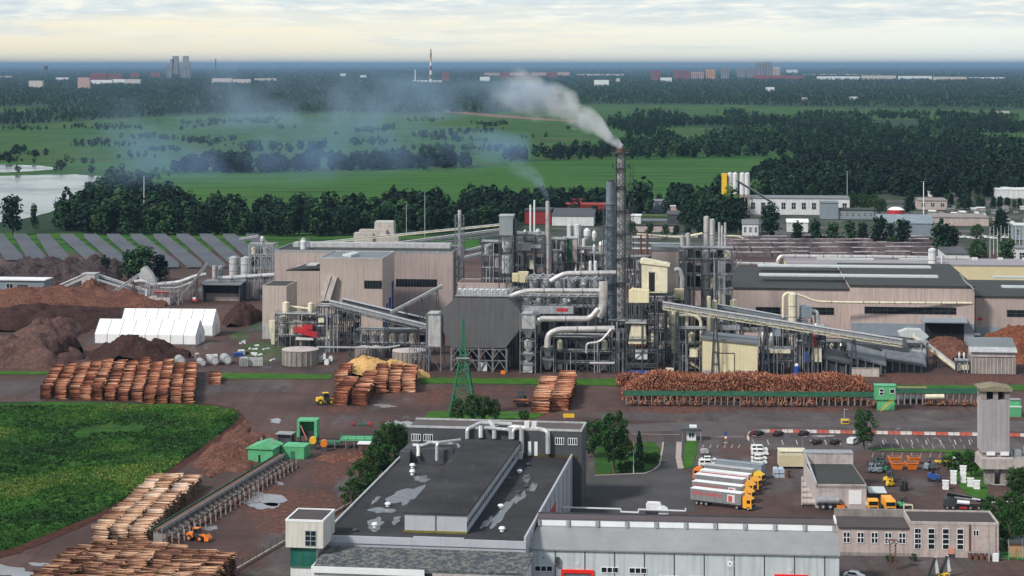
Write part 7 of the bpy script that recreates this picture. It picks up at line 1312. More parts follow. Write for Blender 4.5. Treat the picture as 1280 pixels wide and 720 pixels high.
# ---- road vehicles
def wheel(t, x, y, r_, par=None, rim='galv', wd=.22):
    o = MB().tube([(x,y,r_),(x,y+wd,r_)], r_, 14).put('wheel', M['rubber'], t); MB().tube([(x,y-.02,r_),(x,y+.02,r_)], r_*.55, 10).put('rim', M[rim], o)
def car(label, px, py, yaw, mat, van=False, group=None, name=None, cat=None):
    t = Th(name or ('white_van' if van else 'parked_car'), label, cat or ('van' if van else 'car'), px, py, yaw=yaw, group=group)
    L, Wd = (4.9, 1.9) if van else (4.4, 1.78)
    pf = [(.05,.35),(0,.75),(.1,1.0),(.2,1.85),(3.3,1.9),(4.0,1.15),(4.8,.95),(4.9,.6),(4.85,.35)] if van else [(.05,.32),(0,.6),(.08,.92),(.75,.98),(3.35,.95),(4.25,.78),(4.4,.55),(4.35,.32)]
    MB().prism(pf, 'y', 0, Wd).put('body', mat, t)
    if van: 
        MB().prism([(.5,1.2),(.55,1.7),(1.5,1.72),(1.5,1.2)], 'y', -.015, Wd+.015).put('side_window', M['glass'], t); MB().prism([(1.8,1.2),(1.8,1.72),(3.15,1.74),(3.75,1.2)], 'y', -.015, Wd+.015).put('side_window', M['glass'], t)
        MB().hexa([(3.42,.15,1.84),(4.0,.15,1.17),(4.0,Wd-.15,1.17),(3.42,Wd-.15,1.84),(3.45,.15,1.87),(4.05,.15,1.2),(4.05,Wd-.15,1.2),(3.45,Wd-.15,1.87)]).put('windscreen', M['glass'], t)
    else:
        g = MB(); g.hexa([(.55,.06,.96),(3.45,.06,.94),(3.45,Wd-.06,.94),(.55,Wd-.06,.96),(1.05,.2,1.40),(2.65,.2,1.42),(2.65,Wd-.2,1.42),(1.05,Wd-.2,1.40)]); g.put('window_band', M['glass'], t); MB().hexa([(1.0,.17,1.40),(2.68,.17,1.42),(2.68,Wd-.17,1.42),(1.0,Wd-.17,1.40),(1.15,.28,1.47),(2.5,.28,1.48),(2.5,Wd-.28,1.48),(1.15,Wd-.28,1.47)]).put('roof_panel', mat, t)
        for a in (.62, 2.0): MB().bar((a+.3,.05,.95),(a+.55,.19,1.41), .09).put('pillar', mat, t)
    for x in (.85, L-.95): wheel(t, x, -.03, .33, wd=.2); wheel(t, x, Wd-.17, .33, wd=.2)
    for y in (.12, Wd-.42): MB().box(L-.06, L+.01, y, y+.3, .6, .75).put('headlight', M['skylight'], t)
    for y in (.1, Wd-.3): MB().box(-.01, .04, y, y+.2, .65, .85).put('tail_light', M['red'], t)
    return t
for x, y, l in ((947,545.5,'black car leftmost beside the red and white barrier'),(972,546,'black car second from the left beside the barrier'),(1004,545.5,'black car third, before the gap in the barrier row'),(1020,556.5,'black car left of the pair in the second row'),(1043,556.5,'black car right of the pair in the second row')): car(l, x, y, R(55), M['carblack'])
car('light van half hidden behind the dark tree in the car park', 1066, 557, R(60), M['whitedirty'], van=True)
for x, y, v, l in ((873,583.5,True,'white van nearest the orange cab, front of its group'),(876,577.5,False,'white car directly behind the white van by the orange cab'),(939,580.5,False,'nearest white car of the right group of four'),(939,575.5,False,'second white car of the right group of four'),(939,570,True,'white van of the right group, third from the front'),(938.5,565,True,'rearmost white van of the right group')): car(l, x, y, R(-3), M['carwhite'], van=v)
t = Th('small_trailer', 'small light grey covered trailer behind the left white cars', 'trailer', 876, 569, yaw=0); MB().prism([(0,.5),(2.2,.5),(2.2,1.4),(1.8,1.7),(.3,1.7),(0,1.4)], 'y', 0, 1.4).put('cover', M['galvlight'], t); wheel(t, 1.0, -.1, .32); MB().bar((2.2,.7,.5),(3.2,.7,.45),.08).put('drawbar', M['steel'], t)
redletter = pm('faded_red_lettering', (.50,.07,.08), .7, var=.1)
def truck(label, px, py, yaw, side='curtain', redtext=False, stripe=False, cab='truckyellow', roofm='white', dirn=1, group=None):
    """semi-trailer with cab; local x forward"""
    t = Th('semi_truck', label, 'truck', px, py, yaw=yaw, group=group); L = 13.6
    MB().box(0, L, 0, 2.5, 1.15, 3.95).put('trailer_box', M[side], t); MB().box(-.05, L+.05, -.04, 2.54, 3.96, 4.06).put('trailer_roof', M[roofm], t)
    MB().box(0, L, .1, 2.4, .95, 1.14).put('chassis', M['steeldark'], t); MB().box(L-.02, L+.04, .02, 2.48, 1.15, 3.95).put('front_wall', M['galvlight'], t)
    if stripe: MB().box(.2, L-.2, -.03, -.005, 3.1, 3.6).put('red_stripe', M['red'], t)
    if redtext:
        g_ = MB(); xx = .6; r_ = random.Random(8)
        for k in range(17):                              # unreadable red letter shapes
            w_ = r_.uniform(.28, .5); g_.box(xx, xx+.12, -.03, -.005, 2.55, 3.35); g_.box(xx+.12, xx+w_, -.03, -.005, *((3.2, 3.35) if k % 2 else (2.55, 2.7))); g_.box(xx+w_*.5, xx+w_*.5+.1, -.028, -.006, 2.7, 3.2); xx += w_+.1
        g_.put('lettering', redletter, t); MB().box(L-3.6, L-1.6, -.03, -.005, 1.6, 3.5).put('white_panel', M['whitedirty'], t); MB().box(L-3.3, L-2.2, -.05, -.031, 1.7, 3.2).put('red_panel', redletter, t)
    for x in (1.7, 3.0, 4.3): wheel(t, x, -.02, .5, wd=.35); wheel(t, x, 2.17, .5, wd=.35)
    c = L+.55
    MB().prism([(c,.75),(c,3.3),(c+.5,3.7),(c+1.5,3.15),(c+2.25,2.75),(c+2.35,1.6),(c+2.35,.55),(c+.2,.55)], 'y', .02, 2.48).put('cab', M[cab], t); MB().hexa([(c+2.28,.15,1.75),(c+2.40,.15,1.75),(c+2.40,2.35,1.75),(c+2.28,2.35,1.75),(c+2.20,.15,2.7),(c+2.33,.15,2.7),(c+2.33,2.35,2.7),(c+2.20,2.35,2.7)]).put('windscreen', M['glass'], t); MB().box(c+1.1, c+2.0, -.01, .015, 1.8, 2.6).put('side_window', M['glass'], t); MB().box(c+2.36, c+2.42, .2, 2.3, .6, 1.4).put('grille', M['steeldark'], t)
    for y in (.1, 2.0): MB().box(c+2.36, c+2.43, y, y+.4, .45, .6).put('headlight', M['skylight'], t)
    MB().box(L-1.2, c+2.2, .3, 2.2, .6, .9).put('tractor_frame', M['steeldark'], t); wheel(t, c+1.5, -.02, .5, wd=.35); wheel(t, c+1.5, 2.15, .5, wd=.35); wheel(t, L-1.0, -.02, .5, wd=.35); wheel(t, L-1.0, 2.15, .5, wd=.35)
    return t
TY = R(-30)
truck('nearest truck with red lettering on its grey side and an orange cab', 863, 630, TY, redtext=True); truck('second truck from the front, grey side with faint red lettering', 865, 621, TY, redtext=True); truck('third truck from the front, light grey trailer with a white roof', 868, 612, TY); truck('fourth truck from the front with a bold red stripe along its side', 875, 606.5, TY, side='whitedirty', stripe=True, cab='truckyellow')
truck('fifth truck with a pale dusty trailer roof and yellow cab', 880, 600, TY, roofm='galvlight', cab='yellow')
t = Th('parked_trailer', 'blue-grey trailer without a cab, rearmost in the truck row', 'trailer', 893, 594, yaw=TY); MB().box(0, 13.6, 0, 2.5, 1.15, 3.95).put('trailer_box', M['bluegrey'], t); MB().box(-.05, 13.65, -.04, 2.54, 3.96, 4.06).put('trailer_roof', M['bluegrey'], t); [wheel(t, x, -.02, .5, wd=.35) for x in (1.7, 3.0, 4.3)]; MB().box(11, 11.2, .3, .5, 0, 1.15).put('support_leg', M['steel'], t)
t = Th('orange_tractor_unit', 'orange truck cab turned away to the left of the trailers', 'truck', 877, 601, yaw=R(168)); 
MB().prism([(0,.75),(0,3.3),(.5,3.6),(1.6,3.2),(2.3,2.7),(2.4,1.6),(2.4,.55),(.2,.55)], 'y', -2.4, 0).put('cab', M['orange'], t); MB().hexa([(2.3,-2.25,1.75),(2.42,-2.25,1.75),(2.42,-.15,1.75),(2.3,-.15,1.75),(2.22,-2.25,2.65),(2.35,-2.25,2.65),(2.35,-.15,2.65),(2.22,-.15,2.65)]).put('windscreen', M['glass'], t); MB().box(1.0, 2.0, -.0, .02, 1.8, 2.6).put('side_window', M['glass'], t); MB().box(-3.2, .2, -2.1, -.3, .6, .95).put('frame', M['steeldark'], t); [wheel(t, x, y, .5, wd=.35) for x in (1.5, -2.2) for y in (-2.4, -.33)]
for k, (x, y, l) in enumerate(((1085.5,640,'left of two yellow truck cabs facing the workshop'),(1107,641,'right of two yellow truck cabs, beside the green forklift'))):
    t = Th('yellow_truck', l, 'truck', x, y, yaw=R(0)); MB().prism([(0,.5),(0,1.6),(.12,2.7),(.6,3.0),(2.2,3.0),(2.2,.5)], 'x', 0, 2.5).put('cab', M['truckyellow'], t); MB().box(.15, 2.35, -.05, .05, 1.65, 2.55).put('windscreen', M['glass'], t); MB().box(.3, 2.2, -.06, -.01, .6, 1.2).put('grille', M['steeldark'], t); MB().box(.05, 2.45, 2.5, 6.5, 1.0, 3.0 if k else 1.6).put('load_body', M['whitedirty'] if k == 0 else M['truckyellow'], t); MB().box(.3, 2.2, .2, 6.4, .6, .95).put('chassis', M['steeldark'], t); [wheel(t, 1.0, 0, .5) for _ in ()]; [MB().tube([(x_,y_,.5),(x_+.3,y_,.5)], .5, 12).put('wheel', M['rubber'], t) for x_ in (0, 2.2) for y_ in (1.0, 5.4)]
def forklift(name, label, px, py, yaw, mat, s=1.0, cat='forklift', mast=True):
    t = Th(name, label, cat, px, py, yaw=yaw); MB().prism([(0,.4*s),(0,1.3*s),(.5*s,1.5*s),(1.9*s,1.2*s),(2.2*s,1.1*s),(2.2*s,.4*s)], 'y', 0, 1.3*s).put('body', M[mat], t); mb = MB(); [mb.bar((x*s,y*s,1.2*s),(x2*s,y*s,2.5*s), .09) for x, x2 in ((.6,.75),(1.9,1.7)) for y in (.1, 1.2)]; mb.box(.6*s, 1.8*s, .05*s, 1.25*s, 2.45*s, 2.55*s); mb.put('roof_guard', M['steeldark'], t); MB().box(.75*s, 1.2*s, .4*s, .9*s, 1.3*s, 1.8*s).put('seat', M['black'], t)
    if mast: mb = MB(); [mb.box(2.25*s, 2.37*s, y*s, (y+.1)*s, .1, 2.9*s) for y in (.25, .95)]; mb.put('mast', M['steel'], t); mb = MB(); [mb.box(2.38*s, 3.4*s, y*s, (y+.12)*s, .12, .18) for y in (.25, .95)]; mb.put('fork', M['steel'], t)
    [MB().tube([(x*s,y*s,.38*s),(x*s,(y+.2)*s,.38*s)], .38*s, 12).put('wheel', M['rubber'], t) for x in (.4, 1.8) for y in (-.05, 1.15)]; return t
forklift('forklift', 'green forklift between the yellow truck and the wall', 1121, 634, R(-60), 'green', 1.05); forklift('forklift', 'black forklift with a pale counterweight in the open yard', 1127, 611, R(-110), 'black', 1.25); forklift('forklift', 'dark forklift standing behind the black forklift', 1114, 602, R(60), 'steeldark', 1.0); forklift('mini_loader', 'yellow mini loader behind the awning', 1104, 604, R(-30), 'yellow', 1.2, cat='loader'); forklift('mini_loader', 'second yellow mini loader nearer the awning corner', 1110, 609, R(20), 'yellow', .9, cat='loader'); forklift('tractor', 'dark blue tractor with a big mast in the right of the yard', 1159, 602, R(-20), 'blue', 1.5, cat='tractor', mast=False); forklift('tractor', 'pale blue and black tractor behind the dark blue one', 1160, 589, R(30), 'bluegrey', 1.3, cat='tractor', mast=False)
for i, (x, y) in enumerate(((1086,585),(1093,582),(1099,587),(1105,584),(1103,592),(1111,590),(1095,590))): forklift('old_tractor', ['leftmost','second rear','middle','right rear','front middle','front right','front left'][i]+' dark teal old machine in the cluster beside the orange bins', x, y, R(40*i-50), 'greendark' if i % 2 else 'bluegrey', 1.15, cat='old tractor', mast=i % 3 == 0)
t = Th('awning', 'light blue flat awning on posts beside the workshop', 'awning', 1086, 622, yaw=R(-3)); z = t.h(615); MB().hexa([(0,0,z-.3),(4.6,0,z-.3),(4.3,4,z+.5),(0,4,z+.5),(0,0,z-.2),(4.6,0,z-.2),(4.3,4,z+.6),(0,4,z+.6)]).put('roof', M['skylight'], t); [MB().box(x, x+.12, y, y+.12, 0, z-.3).put('post', M['steel'], t) for x in (.1, 4.3) for y in (.1, 3.7)]
for k, (x, l) in enumerate(((1116,'left orange bin'),(1134,'right orange bin'))):
    for j in range(2):
        t = Th('orange_bin', ['front ','rear '][j]+l+' in the open yard', 'skip', x-j*3*(1-2*k), 588-j*7, yaw=R(4)); z = 1.9; MB().hexa([(.5,.3,.1),(2.6,.3,.1),(2.6,3,.1),(.5,3,.1),(0,0,z),(3.1,0,z),(3.1,3.4,z),(0,3.4,z)]).put('body', M['orange'], t); MB().box(.2, 2.9, .25, 3.1, z+.01, z+.05).put('inside', M['rust'], t); MB().box(-.1, 3.2, -.1, .02, z-.2, z).put('rim', M['orange'], t)
for i, (x, y, h_) in enumerate(((1178,612,2.6),(1188,605,3.6),(1200,604,4.6),(1209,609,3.2),(1217,612,3.2))):
    t = Th('wrapped_roll', ['leftmost','second','tallest','fourth','rightmost'][i]+' white wrapped stack of rolls behind the black crane', 'wrapped stack', x, y, yaw=R(-14), group='white wrapped stacks'); n = int(h_/1.1); [MB().prism([(.1,z0),(1.5,z0),(1.65,z0+.5),(1.5,z0+1.05),(.1,z0+1.05),(-.05,z0+.5)], 'y', 0, 1.4).put('roll', M['plastic'], t) for z0 in [k*1.1 for k in range(n)]]; MB().box(-.1, 1.7, -.1, 1.5, n*1.1, n*1.1+.06).put('top_sheet', M['white'], t)
t = Th('black_crane', 'long black loading crane folded down with a white cylinder', 'crane', 1180, 637, yaw=R(-4)); MB().prism([(0,.8),(.2,2.4),(1.5,3.2),(3.2,2.8),(3.0,.8)], 'y', 0, 2.4).put('body', M['steeldark'], t); MB().bar((1.0,1.2,3.6),(11.2,1.2,1.8),.8,.9).put('boom', M['carblack'], t); MB().bar((2.6,.5,3.0),(8.0,.5,2.4),.3).put('ram', M['galv'], t); MB().tube([(3.2,.2,1.9),(6.2,.2,1.7)], .5, 12).put('tank', M['white'], t); MB().bar((7,.75,2.75),(9,.75,2.4),.12,.3).put('label_strip', M['white'], t); MB().box(0, 9.8, .2, 2.2, .5, 1.0).put('chassis', M['black'], t); [wheel(t, x, -.05, .5, wd=.4) for x in (.8, 2.2, 6.5, 8.5)]; MB().box(9.4, 10.2, .2, 2.0, .6, 2.0).put('cab', M['steeldark'], t); MB().box(3.8, 5.6, -.05, .15, .3, .7).put('red_step', M['red'], t)
t = Th('green_truck', 'small green flatbed truck with a white cab on the grass edge', 'truck', 1191, 583, yaw=R(0)); MB().prism([(0,.5),(0,1.6),(.2,2.3),(1.9,2.3),(1.9,.5)], 'x', 0, 2.1).put('cab', M['white'], t); MB().box(.1, 2.0, -.03, .05, 1.45, 2.1).put('windscreen', M['glass'], t); MB().box(-.1, 2.2, 2, 5, .7, 1.3).put('bed', M['green'], t); [MB().tube([(x,y,.4),(x+.25,y,.4)], .4, 12).put('wheel', M['rubber'], t) for x in (0, 1.85) for y in (.7, 4.2)]
t = Th('yellow_trailer', 'low yellow flat trailer left of the small green truck', 'trailer', 1169, 581, yaw=R(-3)); MB().box(0, 6, 0, 1.6, .7, 1.0).put('deck', M['yellow'], t); mb = MB(); [mb.bar((a,.2,.9),(a+.9,.2,1.5),.1) for a in (.5,2.2,3.9)]; mb.put('bracket', M['steel'], t); [wheel(t, x, -.05, .35) for x in (1.2, 4.6)]
t = Th('lifting_gantry', 'small pale yellow lifting frame before the low workshop', 'frame', 1130, 641); mb = MB(); [mb.bar(a, b, .16) for a, b in (((0,0,0),(0,0,1.9)),((2.1,0,0),(2.1,0,1.9)),((0,0,1.9),(2.1,0,1.9)),((0,1,0),(0,1,1.9)),((2.1,1,0),(2.1,1,1.9)),((0,1,1.9),(2.1,1,1.9)),((0,0,.5),(2.1,0,.5)))]; mb.put('frame', M['creamsteel'], t)
t = Th('yellow_sign', 'yellow road sign board behind the warehouse duct roof', 'sign', 711, 530, yaw=0); MB().box(-1.7, 1.7, -.08, 0, 2.0, 3.2).put('board', M['yellow'], t); [MB().tube([(x,.05,0),(x,.05,2.6)], .06, 6).put('post', M['galv'], t) for x in (-1.2, 1.2)]
t = Th('yellow_kiosk', 'small pale yellow box by the road left of the dark tree', 'box', 1052, 531, yaw=0); MB().box(0, 2.4, 0, 1.6, .2, 1.6).put('box', M['yellow'], t); MB().box(.2, 2.2, -.02, 0, .5, 1.2).put('panel', M['steel'], t); MB().tube([(1,.8,1.6),(1,.8,5)], .07, 6).put('post', M['galv'], t)
t = Th('round_sign', 'round red and white road sign with a blue plate before the gate house', 'road sign', 907, 554, yaw=0); MB().tube([(0,0,0),(0,0,3.0)], .06, 6).put('post', M['galv'], t); MB().tube([(0,-.08,1.7),(0,-.04,1.7)], .55, 16).put('disc', M['red'], t); MB().tube([(0,-.1,1.7),(0,-.085,1.7)], .36, 16).put('disc_centre', M['white'], t); MB().box(-.45, .45, -.09, -.04, 2.4, 3.2).put('blue_plate', M['blue'], t); MB().box(-.5, .5, -.3, .3, 0, .25).put('foot', M['concretelight'], t)
t = Th('flagpole', 'white flagpole with a red and white flag on the lawn', 'flagpole', 792, 592, yaw=0); MB().tube([(0,0,0),(0,0,8.4)], [.09,.05], 8).put('pole', M['white'], t); fl = MB(); n = 8
for k in range(n): x0, x1 = -k*.24, -(k+1)*.24; yy = lambda u: .12*math.sin(u*2.6); fl.hexa([(x0,yy(k),8.2-1.9+abs(x0)*-.9),(x1,yy(k+1),8.2-1.9+abs(x1)*-.9),(x1,yy(k+1)+.02,8.2-1.9+abs(x1)*-.9),(x0,yy(k)+.02,8.2-1.9+abs(x0)*-.9),(x0,yy(k),8.2+abs(x0)*-.85),(x1,yy(k+1),8.2+abs(x1)*-.85),(x1,yy(k+1)+.02,8.2+abs(x1)*-.85),(x0,yy(k)+.02,8.2+abs(x0)*-.85)])
m, tt_, b_ = newmat('red_white_flag'); tc_ = tt_.nodes.new('ShaderNodeTexCoord'); sp = tt_.nodes.new('ShaderNodeSeparateXYZ'); tt_.links.new(tc_.outputs['Object'], sp.inputs[0]); u_ = mth(tt_, 'MULTIPLY_ADD', sp.outputs['X'], -.9, sp.outputs['Z']); bnd = mth(tt_, 'ADD', sp.outputs['Z'], mth(tt_, 'MULTIPLY', sp.outputs['X'], -.88)); tt_.links.new(ramp(tt_, mth(tt_, 'SUBTRACT', bnd, 6.3), [(0,(.7,.7,.7)),(.35,(.7,.7,.7)),(.36,(.45,.03,.04)),(.9,(.45,.03,.04))], 'CONSTANT'), b_.inputs['Base Color']); fl.put('flag', m, t)
# ================================================================ green pylon, sorting lines, loaders
t = Th('green_pylon', 'green steel lattice pylon standing before the filter housing', 'pylon', 579, 519, yaw=R(-4)); zt = t.h(399); bw = 17/t.s; mb = MB()
lv = [0, .16, .30, .42, .53, .63, .72, .80, .87, .93, 1.0]
def hw(f): return bw*(1-f)**1.0*.95*(1 if f < .45 else 1)+.22 if f < .001 else max(.22, bw*(1-f)**1.45)
for a, b in zip(lv, lv[1:]):
    A, B = hw(a), hw(b); za, zb_ = zt*a, zt*b
    c0 = [(-A,-A,za),(A,-A,za),(A,A,za),(-A,A,za)]; c1 = [(-B,-B,zb_),(B,-B,zb_),(B,B,zb_),(-B,B,zb_)]
    for k in range(4):
        mb.bar(c0[k], c1[k], .42 if a < .5 else .30); mb.bar(c0[k], c1[(k+1) % 4], .24); mb.bar(c0[(k+1) % 4], c1[k], .24); mb.bar(c1[k], c1[(k+1) % 4], .24)
mb.put('lattice', M['greenpylon'], t); MB().box(-2.2, 2.2, -2.2, -1.8, t.h(447), t.h(446)).put('crossbar', M['galvlight'], t); MB().bar((0,0,zt),(0,0,zt+2),.12).put('tip', M['greenpylon'], t)
# diagonal sorter
def sorter(label, P0, P1, nb, seed):
    a, b = G(*P0), G(*P1); d = b-a; L = d.length; t = Th('log_sorter', label, 'sorting line', P0[0], P0[1], yaw=math.atan2(d.y, d.x))
    MB().box(0, L, -.5, .5, 3.1, 3.4).put('belt', M['rust'], t); MB().box(0, L, 1.05, 1.2, 3.0, 3.6).put('green_rail', M['greendark'], t); MB().box(0, L, -1.2, -1.05, 3.0, 3.7).put('front_rail', M['galv'], t); r = random.Random(seed)
    for i in range(nb):
        x = L*(i+.2)/nb; MB().box(x, x+.25, -1.1, 1.1, 0, 3.0).put('stanchion', M['concrete'], t)
        for y in (-1.9, -3.6, -5.2): MB().box(x, x+.3, y, y+.3, 0, 2.6).put('bin_post', M['concrete'], t)
        MB().hexa([(x,-5.3,1.0),(x+.2,-5.3,1.0),(x+.2,-1.2,2.6),(x,-1.2,2.6),(x,-5.3,1.4),(x+.2,-5.3,1.4),(x+.2,-1.2,3.0),(x,-1.2,3.0)]).put('bin_side', M['steel'], t)
    rr = np.random.default_rng(seed); n = 220; C = np.stack([rr.uniform(0, L, n), rr.uniform(-4.4, -1.8, n), rr.uniform(.2, 1.5, n)], -1); D_ = np.stack([np.ones(n), rr.normal(0, .15, n), rr.normal(0, .05, n)], -1); D_ /= np.linalg.norm(D_, axis=1)[:, None]; V, Fq, tn = logs_np(C, D_, np.full(n, 1.6), rr.uniform(.12, .2, n), rr.uniform(.1, .6, n)); o = npmesh('logs_in_bins', V, Fq, LOG, tn, t); o['kind'] = 'stuff'
    return t
sorter('diagonal log sorter with a green rail and bins running to the green sheds', (196,680), (352,583), 26, 3)
def sorter2(label, x0, x1, y_, nb, seed, z=3.2, name='log_sorter'):
    t = Th(name, label, 'sorting line', x0, y_, yaw=R(-2)); L = t.w(x1); MB().box(0, L, -.9, .9, z-.4, z).put('belt', M['steeldark'], t); MB().box(0, L, .95, 1.1, z-.1, z+1.0).put('green_rail', M['greendark'], t); MB().box(0, L, -1.1, -.95, z-.3, z+.35).put('front_rail', M['greendark'], t); r = random.Random(seed)
    for i in range(nb): x = L*(i+.3)/nb; MB().box(x, x+.25, -1.0, 1.0, 0, z-.4).put('stanchion', M['concrete'], t)
    rr = np.random.default_rng(seed)
    for i in range(0, nb, 2):
        x = L*(i+1.2)/nb
        if r.random() < .75: n = 14; C = np.stack([x+rr.uniform(-1.2, 1.2, n), rr.uniform(-3.4, -2.6, n), rr.uniform(.7, 1.8, n)], -1); D_ = np.tile([[0.25,.97,0]], (n, 1)); V, Fq, tn = logs_np(C, D_, np.full(n, 1.3), rr.uniform(.13, .2, n), rr.uniform(.3, .75, n)); npmesh('logs_in_bin', V, Fq, LOG, tn, t); MB().hexa([(x-1.6,-3.6,.2),(x+1.6,-3.6,.2),(x+1.6,-1.6,.2),(x-1.6,-1.6,.2),(x-1.7,-3.7,.7),(x+1.7,-3.7,.7),(x+1.7,-1.5,.7),(x-1.7,-1.5,.7)]).put('bin', M['rust'], t)
    return t
sorter2('long green log sorting line in front of the red-brown log heap', 780, 1097, 505, 40, 4)
t = sorter2('green railed sorting line between green cabin and concrete tower', 1120, 1226, 505, 14, 6, 4.0); L = t.w(1226); MB().box(1, L*.38, 1.4, 4, 4.4, 5.0).put('log_table', M['wood'], t); MB().tube([(9,-2.4,2.8),(L*.55,-2.4,2.9)], .8, 12).put('drum', M['creamsteel'], t); mb = MB(); rails(mb, 0, L, -1, 1, 4.4, .14); mb.put('railing', M['greendark'], t); MB().box(0, L*.5, 4, 12, .3, .9).put('deck', M['steel'], t)
t = Th('green_cabin', 'mint green two-window control cabin with a yellow stair at the sorting line', 'control cabin', 1094, 513, yaw=R(-4)); w = t.w(1120); zb = 3.4; z = t.h(482.5); walls(t, 'upper_wall', 0, w, 0, 4, zb, z, M['green']); walls(t, 'lower_wall', .8, w-.3, .5, 3.8, 0, zb-.01, M['green']); MB().box(-.15, w+.15, -.15, 4.15, z+.01, z+.2).put('roof', M['green'], t); window(t, w*.22, w*.40, -.01, z-2.8, z-1.0, 1, 2, 'white', d=.15); window(t, w*.72, w*.92, -.01, z-2.2, z-1.0, 1, 1, 'white', d=.1)
mb = MB(); 
for k in range(10): f = k/10; mb.box(w*.25+f*w*.6, w*.25+(f+.1)*w*.6, -1.3, -.3, f*zb, f*zb+.12)
mb.bar((w*.25,-1.35,1.0),(w*.85,-1.35,zb+1.0),.1).bar((w*.25,-1.35,.1),(w*.85,-1.35,zb+.1),.14).put('stair', M['yellow'], t); MB().box(-2.8, -.1, .3, 2.4, zb-.2, zb).put('gangway', M['steel'], t)
t = Th('green_cabin', 'bright green cabin partly hidden behind the concrete tower', 'control cabin', 1262, 521, yaw=R(-4)); w = 3.6; walls(t, 'wall', 0, w, 0, 3, 0, 3.0, M['green']); walls(t, 'upper_wall', .2, w-.2, .2, 2.8, 3.3, 5.2, M['green']); MB().box(-.1, w+.1, -.1, 3.1, 3.01, 3.29).put('white_band', M['white'], t); MB().box(0, w, 0, 3, 5.2, 5.35).put('roof', M['galv'], t)
t = Th('green_shed', 'mint green gabled shed at the end of the diagonal sorter', 'shed', 310, 577, yaw=R(-12)); w = t.w(341); z = 3.6; walls(t, 'wall', 0, w, 0, 8, .01, z, M['green']); MB().prism([(-.4,z),(w+.4,z),(w+.4,z+.25),(w*.5,z+1.6),(-.4,z+.25)], 'y', -.4, 8.4).put('roof', M['green'], t); MB().box(w*.42, w*.5, -.05, -.01, 0, 2.0).put('opening', M['black'], t); [MB().lathe(w*a, 4, [(.2,z+1.2),(.2,z+2.2),(.35,z+2.3)], 8).put('roof_vent', M['galvlight'], t) for a in (.35, .8)]
t = Th('green_annex', 'smaller flat mint green box attached right of the green shed', 'shed', 352, 573, yaw=R(-12)); w = t.w(380); walls(t, 'wall', 0, w, 0, 6, 0, 3.3, M['green']); MB().box(-.1, w+.1, -.1, 6.1, 3.31, 3.5).put('roof', M['green'], t); MB().box(w*.4, w*.6, -.05, -.01, 0, 2.1).put('door', M['greendark'], t)
t = Th('crane_cab', 'green portal cab with a black opening behind the green sheds', 'control cabin', 371, 556, yaw=R(-4)); w = t.w(396); z = t.h(527); f = MB().box(0, .8, 0, 5, 2.2, z).box(w-.8, w, 0, 5, 2.2, z).box(.8, w-.8, 4.6, 5, 2.2, z).box(0, w, 0, 5, z+.01, z+.4); f.put('wall', M['green'], t); MB().box(.8, w-.8, 2, 2.2, 2.2, z*.55).put('inner_wall', M['steeldark'], t); MB().bar((1.2,-.3,z-1.0),(3.0,-.3,1.6),.3).put('pink_boom', pm('faded_red_boom', (.55,.16,.15), .7), t); mb = MB(); frame(mb, .3, w-.3, .3, 4.6, [2.2], 2, 1, .3); mb.put('frame', M['steel'], t)
t = Th('grader_deck', 'long pale green log table on posts right of the crane cab', 'log table', 397, 561, yaw=R(-4)); w = t.w(466); MB().box(w*.4, w, 0, 5, 2.4, 2.9).put('table', M['green'], t); MB().box(0, w*.4, 1, 5, 1.2, 1.7).put('lower_table', M['greendark'], t); [MB().box(w*a, w*a+.25, .2, .5, 0, 2.4).put('leg', M['steellight'], t) for a in (.1,.3,.5,.65,.8,.97)]; mb = MB(); rails(mb, w*.4, w, -.1, 5, 2.9, .12); mb.put('railing', M['greendark'], t)
t = Th('orange_roller', 'yellow round drum on the deck before the crane cab', 'machine', 391, 562, yaw=0, z=0); MB().tube([(0,-.5,2.6),(0,1.2,2.6)], 1.0, 16).put('drum', M['yellow'], t); MB().box(-.8, .8, -.4, 1.1, 0, 1.7).put('base', M['steel'], t)
t = Th('orange_roller', 'orange drum right of the yellow one on the deck', 'machine', 405, 564, yaw=0); MB().tube([(0,-.5,2.2),(0,1.2,2.2)], 1.0, 16).put('drum', M['orange'], t); MB().box(-.8, .8, -.4, 1.1, 0, 1.3).put('base', M['steel'], t)
t = Th('brown_hut', 'small brown hut with a white roof under the log table', 'hut', 448, 566, yaw=R(-4)); walls(t, 'wall', 0, 3, 0, 3, 0, 2.4, M['rust']); MB().box(-.3, 3.3, -.3, 3.3, 2.41, 2.7).put('roof', M['white'], t); MB().box(1.0, 1.9, -.05, -.01, 0, 2).put('door', M['steeldark'], t)
t = Th('grey_canopy', 'small grey flat canopy behind the green shed', 'canopy', 344, 556, yaw=R(-12)); MB().box(0, 5, 0, 4, 3.0, 3.3).put('roof', M['galv'], t); [MB().box(x, x+.2, y, y+.2, 0, 3).put('post', M['steel'], t) for x in (.1, 4.7) for y in (.1, 3.7)]; MB().box(.4, 4.6, 1, 3.6, .1, 2.6).put('machine', M['steel'], t)
t = Th('log_grapple', 'red and green grapple beam lying on the open road', 'grapple', 441, 532, yaw=0); MB().bar((0,0,.4),(5,0,.4),.4).put('beam', M['greendark'], t); [MB().box(x, x+.9, -.4, .4, .2, 1.0).put('end_block', M['red'], t) for x in (-.6, 4.6)]; MB().bar((2.4,0,.4),(2.4,0,2.4),.12).put('mast', M['greendark'], t)
